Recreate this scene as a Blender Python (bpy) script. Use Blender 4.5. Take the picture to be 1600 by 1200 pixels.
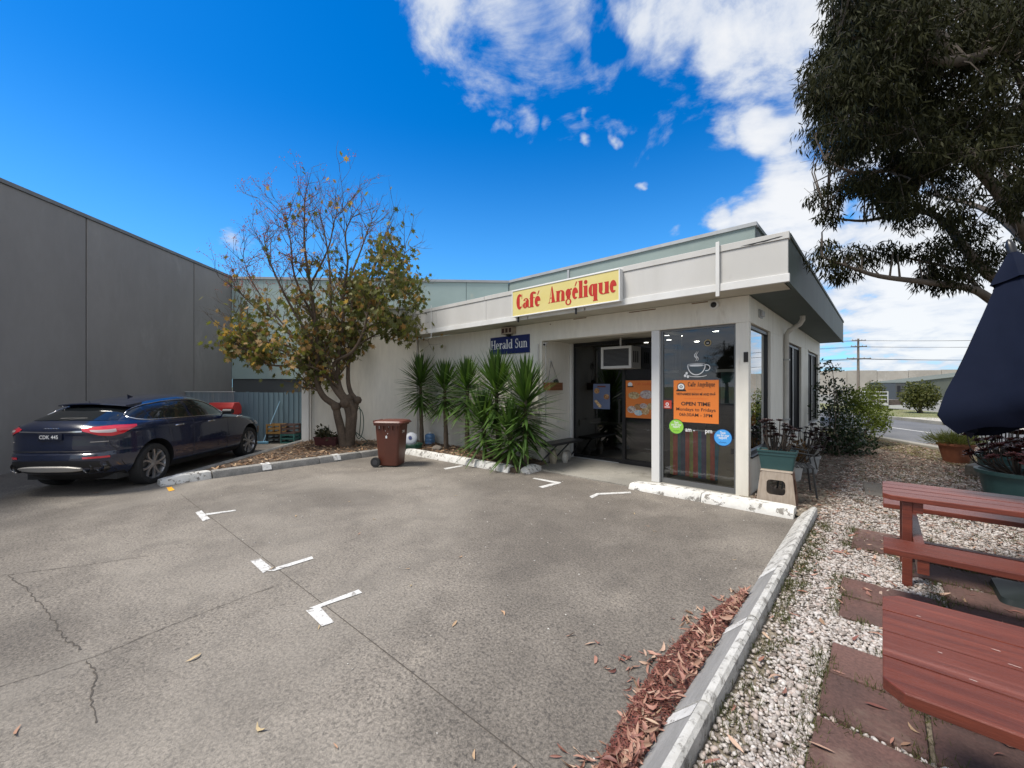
import bpy, bmesh, math, random
import numpy as np
from mathutils import Vector, Matrix, Euler
R = math.radians
random.seed(11); np.random.seed(11)
for o in list(bpy.data.objects): bpy.data.objects.remove(o)
SC = bpy.context.scene
COL = SC.collection

# ------------------------------------------------------------------ camera
# World axes follow the cafe: +X along its front (to the right), +Y along its side (away).
F, CX, HY, EYE = 632.0, 800.0, 602.0, 1.7
EX, EY = (0.7374, -0.6754), (0.6754, 0.7374)
cam = bpy.data.cameras.new('Camera'); camo = bpy.data.objects.new('Camera', cam); COL.objects.link(camo)
camo.location = (0, 0, EYE); camo.rotation_euler = (R(90), 0, math.atan2(0.6754, 0.7374))
cam.sensor_width = 36; cam.lens = F / 1600 * 36; cam.shift_y = 2 / 1600; cam.clip_start = 0.05; cam.clip_end = 2000
SC.camera = camo
def ray(px, py):
    a = (px - CX) / F; b = (HY - py) / F
    return Vector((a * EX[0] + EX[1], a * EY[0] + EY[1], b))
def ground(px, py, z=0.0):
    d = ray(px, py); t = (z - EYE) / d.z; return Vector((d.x * t, d.y * t, z))
def at(px, py, dep):
    d = ray(px, py) * dep; return Vector((d.x, d.y, EYE + d.z))
def cw(X, Z, z=0.0):          # camera-aligned plan coordinates (right, forward) to world
    return Vector((X * EX[0] + Z * EX[1], X * EY[0] + Z * EY[1], z))

# ------------------------------------------------------------------ sky and sun
SUN_EL, SUN_AZ = R(62), (-0.45, -0.89)      # towards the sun, on plan
W = bpy.data.worlds.new('World'); SC.world = W; W.use_nodes = True
nt = W.node_tree; nt.nodes.clear()
def N(t, typ, **kw):
    n = t.nodes.new(typ)
    for k, v in kw.items(): setattr(n, k, v)
    return n
def mth(t, op, a, b=None, c=None, clamp=False):
    n = N(t, 'ShaderNodeMath', operation=op, use_clamp=clamp)
    for i, v in enumerate((a, b, c)):
        if v is None: continue
        if isinstance(v, (int, float)): n.inputs[i].default_value = v
        else: t.links.new(v, n.inputs[i])
    return n.outputs[0]
def mapr(t, v, a, b, c, d, smooth=False):
    n = N(t, 'ShaderNodeMapRange', interpolation_type='SMOOTHSTEP' if smooth else 'LINEAR')
    t.links.new(v, n.inputs[0])
    for i, x in enumerate((a, b, c, d)): n.inputs[i + 1].default_value = x
    return n.outputs[0]
def mixc(t, f, a, b, mode='MIX'):
    n = N(t, 'ShaderNodeMix', data_type='RGBA', blend_type=mode)
    for i, v in ((0, f), (6, a), (7, b)):
        if isinstance(v, (int, float)): n.inputs[i].default_value = v
        elif isinstance(v, tuple): n.inputs[i].default_value = v if len(v) == 4 else (*v, 1)
        else: t.links.new(v, n.inputs[i])
    return n.outputs[2]
def noise_tex(t, vec, scale, detail=4, rough=0.55, dist=0.0):
    n = N(t, 'ShaderNodeTexNoise'); n.inputs['Scale'].default_value = scale; n.inputs['Detail'].default_value = detail
    n.inputs['Roughness'].default_value = rough; n.inputs['Distortion'].default_value = dist
    if vec is not None: t.links.new(vec, n.inputs['Vector'])
    return n.outputs['Fac']
sky = N(nt, 'ShaderNodeTexSky', sky_type='NISHITA'); sky.sun_disc = False
sky.sun_elevation = SUN_EL; sky.sun_rotation = math.atan2(SUN_AZ[0], SUN_AZ[1])
sky.altitude = 0; sky.air_density = 1.0; sky.dust_density = 0.3; sky.ozone_density = 4.0
hs = N(nt, 'ShaderNodeHueSaturation'); hs.inputs['Saturation'].default_value = 1.42; hs.inputs['Value'].default_value = 1.0
nt.links.new(sky.outputs[0], hs.inputs['Color'])
tc = N(nt, 'ShaderNodeTexCoord'); vn = N(nt, 'ShaderNodeVectorMath', operation='NORMALIZE'); nt.links.new(tc.outputs['Generated'], vn.inputs[0])
D = vn.outputs[0]
sx = N(nt, 'ShaderNodeSeparateXYZ'); nt.links.new(D, sx.inputs[0])
den = mth(nt, 'MAXIMUM', mth(nt, 'ADD', sx.outputs[2], 0.22), 0.1)
cv = N(nt, 'ShaderNodeCombineXYZ'); nt.links.new(mth(nt, 'DIVIDE', sx.outputs[0], den), cv.inputs[0]); nt.links.new(mth(nt, 'DIVIDE', sx.outputs[1], den), cv.inputs[1])
cn = noise_tex(nt, cv.outputs[0], 3.2, 8, 0.62, 0.45)
cn2 = noise_tex(nt, cv.outputs[0], 7.0, 6, 0.6, 0.2)
# clouds: a broken layer everywhere, thinned where the photograph shows clear blue, thicker where it shows cloud
CLEAR = [(560, 330, .98, -.84), (1040, 280, .40, -.20), (300, 120, .5, -.12), (1222, 168, .038, -.34), (1150, 275, .055, -.40), (1275, 250, .05, -.30), (945, 70, .035, -.40), (1075, 130, .04, -.25)]
BL = [(780, 60, .155, .60), (700, 20, .10, .52), (850, 110, .13, .50), (880, 20, .09, .50), (905, 100, .07, .42), (820, 190, .055, .66), (775, 198, .032, .56), (862, 192, .028, .44),
      (1080, 20, .11, .50), (1130, 70, .11, .50), (1230, 40, .13, .52), (1165, 125, .08, .46), (1000, 20, .07, .42), (1200, 210, .075, .56), (1130, 234, .045, .48), (1290, 120, .08, .4),
      (1240, 320, .105, .70), (1170, 330, .065, .6), (1120, 345, .045, .56), (1290, 270, .07, .45), (1050, 362, .028, .46), (1380, 330, .12, .36), (1430, 480, .10, .5), (1340, 475, .06, .5), (1390, 400, .09, .42), (1500, 420, .1, .42),
      (350, 368, .040, .50), (385, 380, .03, .42), (262, 388, .02, .46), (1012, 297, .013, .50), (905, 222, .018, .46), (966, 212, .014, .48), (912, 178, .016, .44), (1075, 318, .014, .42), (1450, 150, .2, .3)]
def blob(px, py, r, amp):
    c = ray(px, py).normalized()
    vd = N(nt, 'ShaderNodeVectorMath', operation='DISTANCE'); nt.links.new(DW, vd.inputs[0]); vd.inputs[1].default_value = c
    return mapr(nt, vd.outputs['Value'], 0.0, r * 1.45, amp, 0.0, True)
# wobble the direction a little so cloud outlines are ragged, not round
wn = N(nt, 'ShaderNodeTexNoise'); wn.inputs['Scale'].default_value = 9.0; wn.inputs['Detail'].default_value = 4; nt.links.new(D, wn.inputs['Vector'])
ws = N(nt, 'ShaderNodeVectorMath', operation='SUBTRACT'); nt.links.new(wn.outputs['Color'], ws.inputs[0]); ws.inputs[1].default_value = (.5, .5, .5)
wsc = N(nt, 'ShaderNodeVectorMath', operation='SCALE'); nt.links.new(ws.outputs[0], wsc.inputs[0]); wsc.inputs['Scale'].default_value = .13
wa = N(nt, 'ShaderNodeVectorMath', operation='ADD'); nt.links.new(D, wa.inputs[0]); nt.links.new(wsc.outputs[0], wa.inputs[1]); DW = wa.outputs[0]
acc = blob(*BL[0])
for q in BL[1:]: acc = mth(nt, 'MAXIMUM', acc, blob(*q))
for q in CLEAR: acc = mth(nt, 'ADD', acc, blob(*q))
dens = mth(nt, 'ADD', mth(nt, 'ADD', acc, 0.62), mth(nt, 'MULTIPLY', mth(nt, 'SUBTRACT', cn, 0.5), 1.9))
dens = mth(nt, 'ADD', dens, mth(nt, 'MULTIPLY', mth(nt, 'SUBTRACT', cn2, 0.5), 0.7))
mask = mapr(nt, dens, 0.12, 0.62, 0.0, 0.94, True)
haze_low = mapr(nt, sx.outputs[2], 0.0, 0.55, 0.55, 0.0, True)
shade = mapr(nt, dens, 0.30, 0.95, 0.1, 1.0, True)
cc = mixc(nt, shade, (3.3, 3.8, 4.7), (5.5, 5.55, 5.6))
CLOUD_GAIN = N(nt, 'ShaderNodeValue'); CLOUD_GAIN.outputs[0].default_value = 1.0
skyc = mixc(nt, haze_low, hs.outputs[0], (2.2, 4.3, 7.0))
tint = mixc(nt, 1.0, skyc, (0.66, 1.0, 1.14), 'MULTIPLY')
fin = mixc(nt, mask, tint, cc)
W.cycles.sampling_method = 'MANUAL'; W.cycles.sample_map_resolution = 512
bg = N(nt, 'ShaderNodeBackground'); bg.inputs['Strength'].default_value = 0.10; nt.links.new(fin, bg.inputs['Color'])
wo = N(nt, 'ShaderNodeOutputWorld'); nt.links.new(bg.outputs[0], wo.inputs[0])
sl = bpy.data.lights.new('Sun', 'SUN'); sl.energy = 2.9; sl.angle = R(18); sl.color = (1.0, 0.94, 0.85)
so = bpy.data.objects.new('Sun', sl); COL.objects.link(so)
sd = Vector((SUN_AZ[0] * math.cos(SUN_EL), SUN_AZ[1] * math.cos(SUN_EL), math.sin(SUN_EL)))
so.rotation_euler = sd.to_track_quat('Z', 'Y').to_euler(); so.location = sd * 60
SC.view_settings.view_transform = 'Standard'; SC.view_settings.look = 'None'; SC.view_settings.gamma = 1.0
SC.view_settings.use_curve_mapping = False; SC.view_settings.exposure = 0.80
SC.render.engine = 'CYCLES'
SC.cycles.max_bounces = 8; SC.cycles.transparent_max_bounces = 16

# ------------------------------------------------------------------ materials
MATS = {}
def hx(r, g, b): # sRGB 0-255 -> linear
    return tuple(((c / 255) / 12.92 if c / 255 <= .04045 else ((c / 255 + .055) / 1.055) ** 2.4) for c in (r, g, b))
def mat(name, col, rough=0.6, col2=None, scale=3.0, amount=0.6, bump=0.0, bscale=40.0, metal=0.0, spec=0.5, coat=0.0, fine=0.0, fscale=60.0,
        dirt=None, dscale=1.2, dlo=0.55, dhi=0.75, emit=None, estr=0.0, trans=0.0, stretch=None, sub=None, rand=0.0, twoside=None):
    if name in MATS: return MATS[name]
    m = bpy.data.materials.new(name); m.use_nodes = True; t = m.node_tree
    b = t.nodes['Principled BSDF']; MATS[name] = m
    b.inputs['Roughness'].default_value = rough; b.inputs['Metallic'].default_value = metal
    b.inputs['Specular IOR Level'].default_value = spec; b.inputs['Coat Weight'].default_value = coat; b.inputs['Coat Roughness'].default_value = 0.04
    tcn = N(t, 'ShaderNodeTexCoord'); v = tcn.outputs['Object']
    if stretch:
        mp = N(t, 'ShaderNodeMapping'); mp.inputs['Scale'].default_value = stretch; t.links.new(v, mp.inputs[0]); v = mp.outputs[0]
    if rand:
        oi = N(t, 'ShaderNodeObjectInfo'); ad = N(t, 'ShaderNodeVectorMath', operation='ADD'); t.links.new(v, ad.inputs[0])
        sc_ = N(t, 'ShaderNodeVectorMath', operation='SCALE'); cb = N(t, 'ShaderNodeCombineXYZ')
        for i in range(3): t.links.new(oi.outputs['Random'], cb.inputs[i])
        t.links.new(cb.outputs[0], sc_.inputs[0]); sc_.inputs['Scale'].default_value = 37.0; t.links.new(sc_.outputs[0], ad.inputs[1]); v = ad.outputs[0]
    c = (*col, 1)
    if col2 is not None:
        f = mapr(t, noise_tex(t, v, scale, 6, 0.6, 0.2), 0.32, 0.68, 0.0, amount, True)
        c = mixc(t, f, col, col2)
    if fine:
        g = mapr(t, noise_tex(t, v, fscale, 3, 0.6), 0.3, 0.7, 1 - fine, 1 + fine)
        cb = N(t, 'ShaderNodeCombineXYZ')
        for i in range(3): t.links.new(g, cb.inputs[i])
        c = mixc(t, 1.0, c, cb.outputs[0], 'MULTIPLY')
    if dirt is not None:
        f = mapr(t, noise_tex(t, v, dscale, 8, 0.7, 0.4), dlo, dhi, 0.0, 0.9, True)
        c = mixc(t, f, c, dirt)
    if rand:
        g = mapr(t, oi.outputs['Random'], 0, 1, 1 - rand, 1 + rand); cb = N(t, 'ShaderNodeCombineXYZ')
        for i in range(3): t.links.new(g, cb.inputs[i])
        c = mixc(t, 1.0, c, cb.outputs[0], 'MULTIPLY')
    if isinstance(c, tuple): b.inputs['Base Color'].default_value = c
    else: t.links.new(c, b.inputs['Base Color'])
    if bump:
        bn = N(t, 'ShaderNodeBump'); bn.inputs['Strength'].default_value = bump; bn.inputs['Distance'].default_value = 0.01
        t.links.new(noise_tex(t, v, bscale, 5, 0.65), bn.inputs['Height']); t.links.new(bn.outputs[0], b.inputs['Normal'])
    if emit: b.inputs['Emission Color'].default_value = (*emit, 1); b.inputs['Emission Strength'].default_value = estr
    if trans: b.inputs['Transmission Weight'].default_value = trans
    if sub: b.inputs['Subsurface Weight'].default_value = sub
    return m
def leafmat(name, col, col2, rough=0.5, translucent=0.3, spec=0.25):
    if name in MATS: return MATS[name]
    m = bpy.data.materials.new(name); m.use_nodes = True; t = m.node_tree; MATS[name] = m
    b = t.nodes['Principled BSDF']; out = t.nodes['Material Output']
    g = N(t, 'ShaderNodeNewGeometry')
    c = mixc(t, g.outputs['Random Per Island'], col, col2)
    t.links.new(c, b.inputs['Base Color']); b.inputs['Roughness'].default_value = rough; b.inputs['Specular IOR Level'].default_value = spec
    tr = N(t, 'ShaderNodeBsdfTranslucent'); t.links.new(mixc(t, 1.0, c, (1.3, 1.4, 0.6), 'MULTIPLY'), tr.inputs[0])
    ms = N(t, 'ShaderNodeMixShader'); ms.inputs[0].default_value = translucent
    t.links.new(b.outputs[0], ms.inputs[1]); t.links.new(tr.outputs[0], ms.inputs[2]); t.links.new(ms.outputs[0], out.inputs[0])
    return m
def multimat(name, cols, rough=0.7, bump=0.0, bscale=60):
    """colour picked per loose piece from a ramp (pebbles, litter)"""
    if name in MATS: return MATS[name]
    m = bpy.data.materials.new(name); m.use_nodes = True; t = m.node_tree; MATS[name] = m
    b = t.nodes['Principled BSDF']; g = N(t, 'ShaderNodeNewGeometry'); r = N(t, 'ShaderNodeValToRGB')
    r.color_ramp.interpolation = 'LINEAR'
    el = r.color_ramp.elements
    while len(el) < len(cols): el.new(0.5)
    for i, c in enumerate(cols): el[i].position = i / (len(cols) - 1); el[i].color = (*c, 1)
    t.links.new(g.outputs['Random Per Island'], r.inputs[0]); t.links.new(r.outputs[0], b.inputs['Base Color']); b.inputs['Roughness'].default_value = rough
    return m
def glassmat(name, tintc=(0.75, 0.8, 0.8), refl=1.5, dark=0.5):
    """window glass: a see-through pane with real mirror reflection by Fresnel"""
    if name in MATS: return MATS[name]
    m = bpy.data.materials.new(name); m.use_nodes = True; t = m.node_tree; MATS[name] = m
    out = t.nodes['Material Output']; t.nodes.remove(t.nodes['Principled BSDF'])
    tr = N(t, 'ShaderNodeBsdfTransparent'); tr.inputs[0].default_value = (*[c * dark for c in tintc], 1)
    gl = N(t, 'ShaderNodeBsdfGlossy'); gl.inputs['Roughness'].default_value = 0.008; gl.inputs[0].default_value = (0.95, 0.97, 1, 1)
    fr = N(t, 'ShaderNodeFresnel'); fr.inputs[0].default_value = refl
    ms = N(t, 'ShaderNodeMixShader'); t.links.new(mth(t, 'MULTIPLY', fr.outputs[0], 2.0, clamp=True), ms.inputs[0])
    t.links.new(tr.outputs[0], ms.inputs[1]); t.links.new(gl.outputs[0], ms.inputs[2]); t.links.new(ms.outputs[0], out.inputs[0])
    return m

# ------------------------------------------------------------------ mesh helpers
class MB:
    def __init__(s): s.v = []; s.f = []
    def add(s, vs, fs, M=None):
        o = len(s.v)
        s.v += [tuple(M @ Vector(p)) if M is not None else tuple(p) for p in vs]
        s.f += [tuple(i + o for i in f) for f in fs]; return s
    def box(s, x0, y0, z0, x1, y1, z1, M=None):
        v = [(x0, y0, z0), (x1, y0, z0), (x1, y1, z0), (x0, y1, z0), (x0, y0, z1), (x1, y0, z1), (x1, y1, z1), (x0, y1, z1)]
        return s.add(v, [(0, 3, 2, 1), (4, 5, 6, 7), (0, 1, 5, 4), (1, 2, 6, 5), (2, 3, 7, 6), (3, 0, 4, 7)], M)
    def cbox(s, c, d, M=None):
        return s.box(c[0] - d[0] / 2, c[1] - d[1] / 2, c[2] - d[2] / 2, c[0] + d[0] / 2, c[1] + d[1] / 2, c[2] + d[2] / 2, M)
    def prism(s, poly, z0, z1, M=None):
        n = len(poly); v = [(x, y, z0) for x, y in poly] + [(x, y, z1) for x, y in poly]
        return s.add(v, [tuple(range(n - 1, -1, -1)), tuple(range(n, 2 * n))] + [(i, (i + 1) % n, n + (i + 1) % n, n + i) for i in range(n)], M)
    def tube(s, pts, rad, n=8, cap=True, M=None):
        pts = [Vector(p) for p in pts]; k = len(pts)
        rr = rad if isinstance(rad, (list, tuple)) else [rad] * k
        vs = []; up = None
        for i, p in enumerate(pts):
            d = (pts[min(i + 1, k - 1)] - pts[max(i - 1, 0)])
            d = d.normalized() if d.length > 1e-9 else Vector((0, 0, 1))
            if up is None: up = Vector((0, 0, 1)) if abs(d.z) < .9 else Vector((1, 0, 0))
            a = d.cross(up); a = a.normalized() if a.length > 1e-6 else Vector((1, 0, 0)); b = a.cross(d).normalized(); up = b
            for j in range(n):
                t = 2 * math.pi * j / n; vs.append(p + (a * math.cos(t) + b * math.sin(t)) * rr[i])
        fs = [(i * n + j, i * n + (j + 1) % n, (i + 1) * n + (j + 1) % n, (i + 1) * n + j) for i in range(k - 1) for j in range(n)]
        if cap: fs += [tuple(range(n - 1, -1, -1)), tuple((k - 1) * n + j for j in range(n))]
        return s.add(vs, fs, M)
    def lathe(s, prof, n=24, M=None, cap=True):
        vs = [(r * math.cos(2 * math.pi * j / n), r * math.sin(2 * math.pi * j / n), z) for r, z in prof for j in range(n)]
        k = len(prof)
        fs = [(i * n + j, i * n + (j + 1) % n, (i + 1) * n + (j + 1) % n, (i + 1) * n + j) for i in range(k - 1) for j in range(n)]
        if cap:
            if prof[0][0] > 1e-6: fs.append(tuple(range(n - 1, -1, -1)))
            if prof[-1][0] > 1e-6: fs.append(tuple((k - 1) * n + j for j in range(n)))
        return s.add(vs, fs, M)
    def loft(s, rings, cap=True, closed=True, M=None):
        n = len(rings[0]); vs = [p for r in rings for p in r]; k = len(rings)
        fs = [(i * n + j, i * n + (j + 1) % n, (i + 1) * n + (j + 1) % n, (i + 1) * n + j) for i in range(k - 1) for j in range(n if closed else n - 1)]
        if cap and closed: fs += [tuple(range(n - 1, -1, -1)), tuple((k - 1) * n + j for j in range(n))]
        return s.add(vs, fs, M)
    def mesh(s, name):
        me = bpy.data.meshes.new(name); me.from_pydata(s.v, [], s.f); me.update(); return me
    def build(s, name, m, parent=None, smooth=None, bevel=0.0, seg=2, loc=None, rz=0.0):
        me = s.mesh(name); return link(name, me, m, parent, smooth, bevel, seg, loc, rz)
def fixn(me):
    bm = bmesh.new(); bm.from_mesh(me); bmesh.ops.recalc_face_normals(bm, faces=bm.faces); bm.to_mesh(me); bm.free()
def link(name, me, m=None, parent=None, smooth=None, bevel=0.0, seg=2, loc=None, rz=0.0):
    if m is not None and len(me.materials) == 0: me.materials.append(m)
    if smooth is not None:
        fixn(me)
        for p in me.polygons: p.use_smooth = True
        if smooth < 180: me.set_sharp_from_angle(angle=R(smooth))
    o = bpy.data.objects.new(name, me); COL.objects.link(o)
    if parent is not None: o.parent = parent
    if loc is not None: o.location = loc
    if rz: o.rotation_euler = (0, 0, rz)
    if bevel:
        bv = o.modifiers.new('bevel', 'BEVEL'); bv.width = bevel; bv.segments = seg; bv.limit_method = 'ANGLE'; bv.angle_limit = R(40)
    return o
def npmesh(name, V, Fq, m, parent=None, smooth=False, kind=None, mats=None, midx=None):
    """V (n,3) array, Fq (m,k) int array"""
    V = np.asarray(V, dtype=np.float32); Fq = np.asarray(Fq, dtype=np.int32); k = Fq.shape[1]
    me = bpy.data.meshes.new(name); me.vertices.add(len(V)); me.vertices.foreach_set('co', V.ravel())
    me.loops.add(Fq.size); me.loops.foreach_set('vertex_index', Fq.ravel())
    me.polygons.add(len(Fq)); me.polygons.foreach_set('loop_start', np.arange(0, Fq.size, k, dtype=np.int32))
    if smooth: me.polygons.foreach_set('use_smooth', np.ones(len(Fq), dtype=bool))
    if mats:
        for q in mats: me.materials.append(q)
        me.polygons.foreach_set('material_index', np.asarray(midx, dtype=np.int32))
    else: me.materials.append(m)
    me.update(calc_edges=True)
    o = bpy.data.objects.new(name, me); COL.objects.link(o)
    if parent is not None: o.parent = parent
    if kind: o['kind'] = kind
    return o
def thing(name, label, cat, loc=(0, 0, 0), rz=0.0, group=None):
    o = bpy.data.objects.new(name, None); COL.objects.link(o); o.empty_display_size = 0.1
    o.location = loc; o.rotation_euler = (0, 0, rz); return tag(o, label, cat, group)
def tag(o, label, cat, group=None):
    o['label'] = label; o['category'] = cat
    if group: o['group'] = group
    return o
def struct(o): o['kind'] = 'structure'; return o
def dup(root, loc, rz=None, label=None):
    r = root.copy(); COL.objects.link(r); r.location = loc
    if rz is not None: r.rotation_euler = (0, 0, rz)
    if label: r['label'] = label
    for ch in list(root.children):
        c = ch.copy(); COL.objects.link(c); c.parent = r
        for g in ch.children:
            d = g.copy(); COL.objects.link(d); d.parent = c
    return r
def T(x, y, z): return Matrix.Translation((x, y, z))
def RX(a): return Matrix.Rotation(a, 4, 'X')
def RY(a): return Matrix.Rotation(a, 4, 'Y')
def RZ(a): return Matrix.Rotation(a, 4, 'Z')
def rect_round(w, h, r, n=5):
    out = []
    for cx, cy, a0 in ((w / 2 - r, h / 2 - r, 0), (-w / 2 + r, h / 2 - r, 90), (-w / 2 + r, -h / 2 + r, 180), (w / 2 - r, -h / 2 + r, 270)):
        for i in range(n + 1):
            a = R(a0 + 90 * i / n); out.append((cx + r * math.cos(a), cy + r * math.sin(a)))
    return out
# matrix that stands a flat x/y drawing up on a wall facing -Y (x right, y up)
def FRONT(x, y, z): return Matrix(((1, 0, 0, x), (0, 0, -1, y), (0, 1, 0, z), (0, 0, 0, 1)))
def text_mb(s, size, M, bold=0.0, align='LEFT', sx=1.0, depth=0.0):
    cu = bpy.data.curves.new('t', 'FONT'); cu.body = s; cu.size = size; cu.align_x = align; cu.offset = bold; cu.extrude = depth; cu.resolution_u = 3
    ob = bpy.data.objects.new('t', cu); COL.objects.link(ob); dg = bpy.context.evaluated_depsgraph_get()
    me = bpy.data.meshes.new_from_object(ob.evaluated_get(dg))
    mb = MB(); mb.add([(v.co.x * sx, v.co.y, v.co.z) for v in me.vertices], [tuple(p.vertices) for p in me.polygons], M)
    bpy.data.objects.remove(ob); bpy.data.curves.remove(cu); bpy.data.meshes.remove(me); return mb
# a small serif alphabet drawn from stems, hairlines and bowls (units: cap height 1)
def glyphs(txt, T_=.26, h=.05, sp=.07):
    polys = []; x = 0.0; xh = .66
    def rc(x0, y0, x1, y1): polys.append([(x0, y0), (x1, y0), (x1, y1), (x0, y1)])
    def ring(cx, cy, rx, ry, ix, iy, a0=0, a1=360, n=22):
        for i in range(n):
            a, b = R(a0 + (a1 - a0) * i / n), R(a0 + (a1 - a0) * (i + 1) / n)
            polys.append([(cx + rx * math.cos(a), cy + ry * math.sin(a)), (cx + rx * math.cos(b), cy + ry * math.sin(b)), (cx + ix * math.cos(b), cy + iy * math.sin(b)), (cx + ix * math.cos(a), cy + iy * math.sin(a))])
    def stem(x0, y0, y1, top=True, bot=True, s=.07):
        rc(x0, y0, x0 + T_, y1)
        if bot: rc(x0 - s, y0, x0 + T_ + s, y0 + h)
        if top: rc(x0 - s, y1 - h, x0 + T_, y1)
    def bowl(cx, w, cy=.33, ry=.345, a0=0, a1=360): ring(cx, cy, w / 2, ry, max(w / 2 - T_ * .92, .03), ry - h * 1.1, a0, a1)
    for ch in txt:
        s = .07; w = 0
        if ch == ' ': w = .42
        elif ch == 'C':
            w = .72 + T_ * .3; ring(w * .5, .5, w * .5, .52, w * .5 - T_ * 1.1, .52 - h, 42, 318); rc(w * .86, .66, w * .93, 1.0); rc(w * .90, .1, w * .96, .3)
        elif ch == 'A':
            w = .74 + T_ * .55; polys.append([(w * .45, 1.0), (w * .55, 1.0), (w - .06, 0), (w - .06 - T_ * 1.15, 0)]); polys.append([(w * .44, 1.0), (w * .50, 1.0), (.12, 0), (.12 - h, 0)])
            rc(.2, .28, w * .62, .28 + h); rc(-.02, 0, .24, h); rc(w - .16 - T_ * 1.15, 0, w + .03, h)
        elif ch == 'H':
            w = .46 + 2 * T_; stem(s, 0, 1); stem(w - s - T_, 0, 1); rc(s, 1 - h, s + T_ + s, 1); rc(w - s - T_, 1 - h, w, 1); rc(s, .48, w - s, .48 + h)
        elif ch == 'S':
            w = .46 + T_ * .6; ring(w * .5, .74, w * .46, .28, w * .46 - T_ * .8, .28 - h * 1.6, 40, 270); ring(w * .5, .27, w * .48, .29, w * .48 - T_ * .8, .29 - h * 1.6, -140, 90)
            rc(w * .84, .7, w * .91, 1.0); rc(.0, 0, .06, .3)
        elif ch in 'eé':
            w = .34 + T_ * .95; ring(w * .5, .33, w * .5, .345, w * .5 - T_ * .9, .345 - h, 4, 318); rc(w * .2, .33, w * .96, .33 + h)
            if ch == 'é': polys.append([(w * .42, .74), (w * .58, .74), (w * .86, 1.0), (w * .66, 1.0)])
        elif ch == 'a':
            w = .36 + T_ * 1.15; rc(w - T_ - .05, .06, w - .05, .5); rc(w - .12, 0, w + .04, h * 1.4); ring(w * .48, .46, w * .43, .21, w * .43 - T_ * .6, .21 - h, 0, 165)
            ring(w * .36, .19, w * .36, .2, max(w * .36 - T_ * .85, .03), .2 - h, 0, 360)
        elif ch == 'f':
            w = .22 + T_; stem(s, 0, .8, top=False); ring(s + T_ * 1.0, .8, T_ * 1.0, .21, .02, .21 - h, 15, 180); rc(0, .58, w + .06, .58 + h)
        elif ch == 'n':
            w = .36 + 2 * T_; stem(s, 0, xh); rc(w - s - T_, 0, w - s, .46); rc(w - 2 * s - T_, 0, w, h); ring(w * .5 + .04, .45, w * .5 - s - .04, .22, w * .5 - s - .04 - T_ * .9, .22 - h, 0, 165)
        elif ch == 'r':
            w = .3 + T_; stem(s, 0, xh); ring(s + T_ + .12, .5, .13, .16, .02, .04, -30, 200)
        elif ch == 'u':
            w = .40 + 2 * T_; rc(s, .2, s + T_, xh); rc(0, xh - h, s + T_, xh); stem(w - s - T_, 0, xh, bot=False); rc(w - s, 0, w, h); ring(w * .5 - .02, .22, w * .5 - s - .02, .23, w * .5 - s - T_ * .9, .23 - h, 180, 350)
        elif ch in 'li':
            w = T_ + 2 * s; stem(s, 0, 1.0 if ch == 'l' else xh)
            if ch == 'i': ring(s + T_ * .5, .86, T_ * .5, .12, .001, .001)
        elif ch in 'dq':
            w = .38 + T_ * 1.7
            if ch == 'd': stem(w - s - T_, 0, 1.0, bot=False); rc(w - s, 0, w, h)
            else: stem(w - s - T_, -.3, xh, top=False)
            bowl(w * .42, w * .8)
        elif ch == 'g':
            w = .42 + T_ * .95; ring(w * .45, .42, w * .42, .25, w * .42 - T_ * .85, .25 - h); ring(w * .47, -.1, w * .47, .2, w * .47 - T_ * .45, .2 - h * 1.3); rc(w * .2, .1, w * .75, .1 + T_ * .4); rc(w * .72, .58, w + .03, .66)
        x0 = x
        for p in polys:
            if len(p) == 4 and not isinstance(p, tuple): pass
        for i, p in enumerate(polys):
            if isinstance(p, list): polys[i] = tuple((a + x0, b) for a, b in p)
        x += w + sp
    return polys, x - sp
def glyph_mb(txt, width, height, M, T_=.26, h=.05, lift=0.0012, sp=.07):
    polys, w = glyphs(txt, T_, h, sp); mb = MB(); k = width / w
    for i, p in enumerate(polys):
        z = lift + 0.00006 * (i % 29); mb.add([(a * k, b * height, z) for a, b in p], [tuple(range(len(p)))], M)
    return mb

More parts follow.
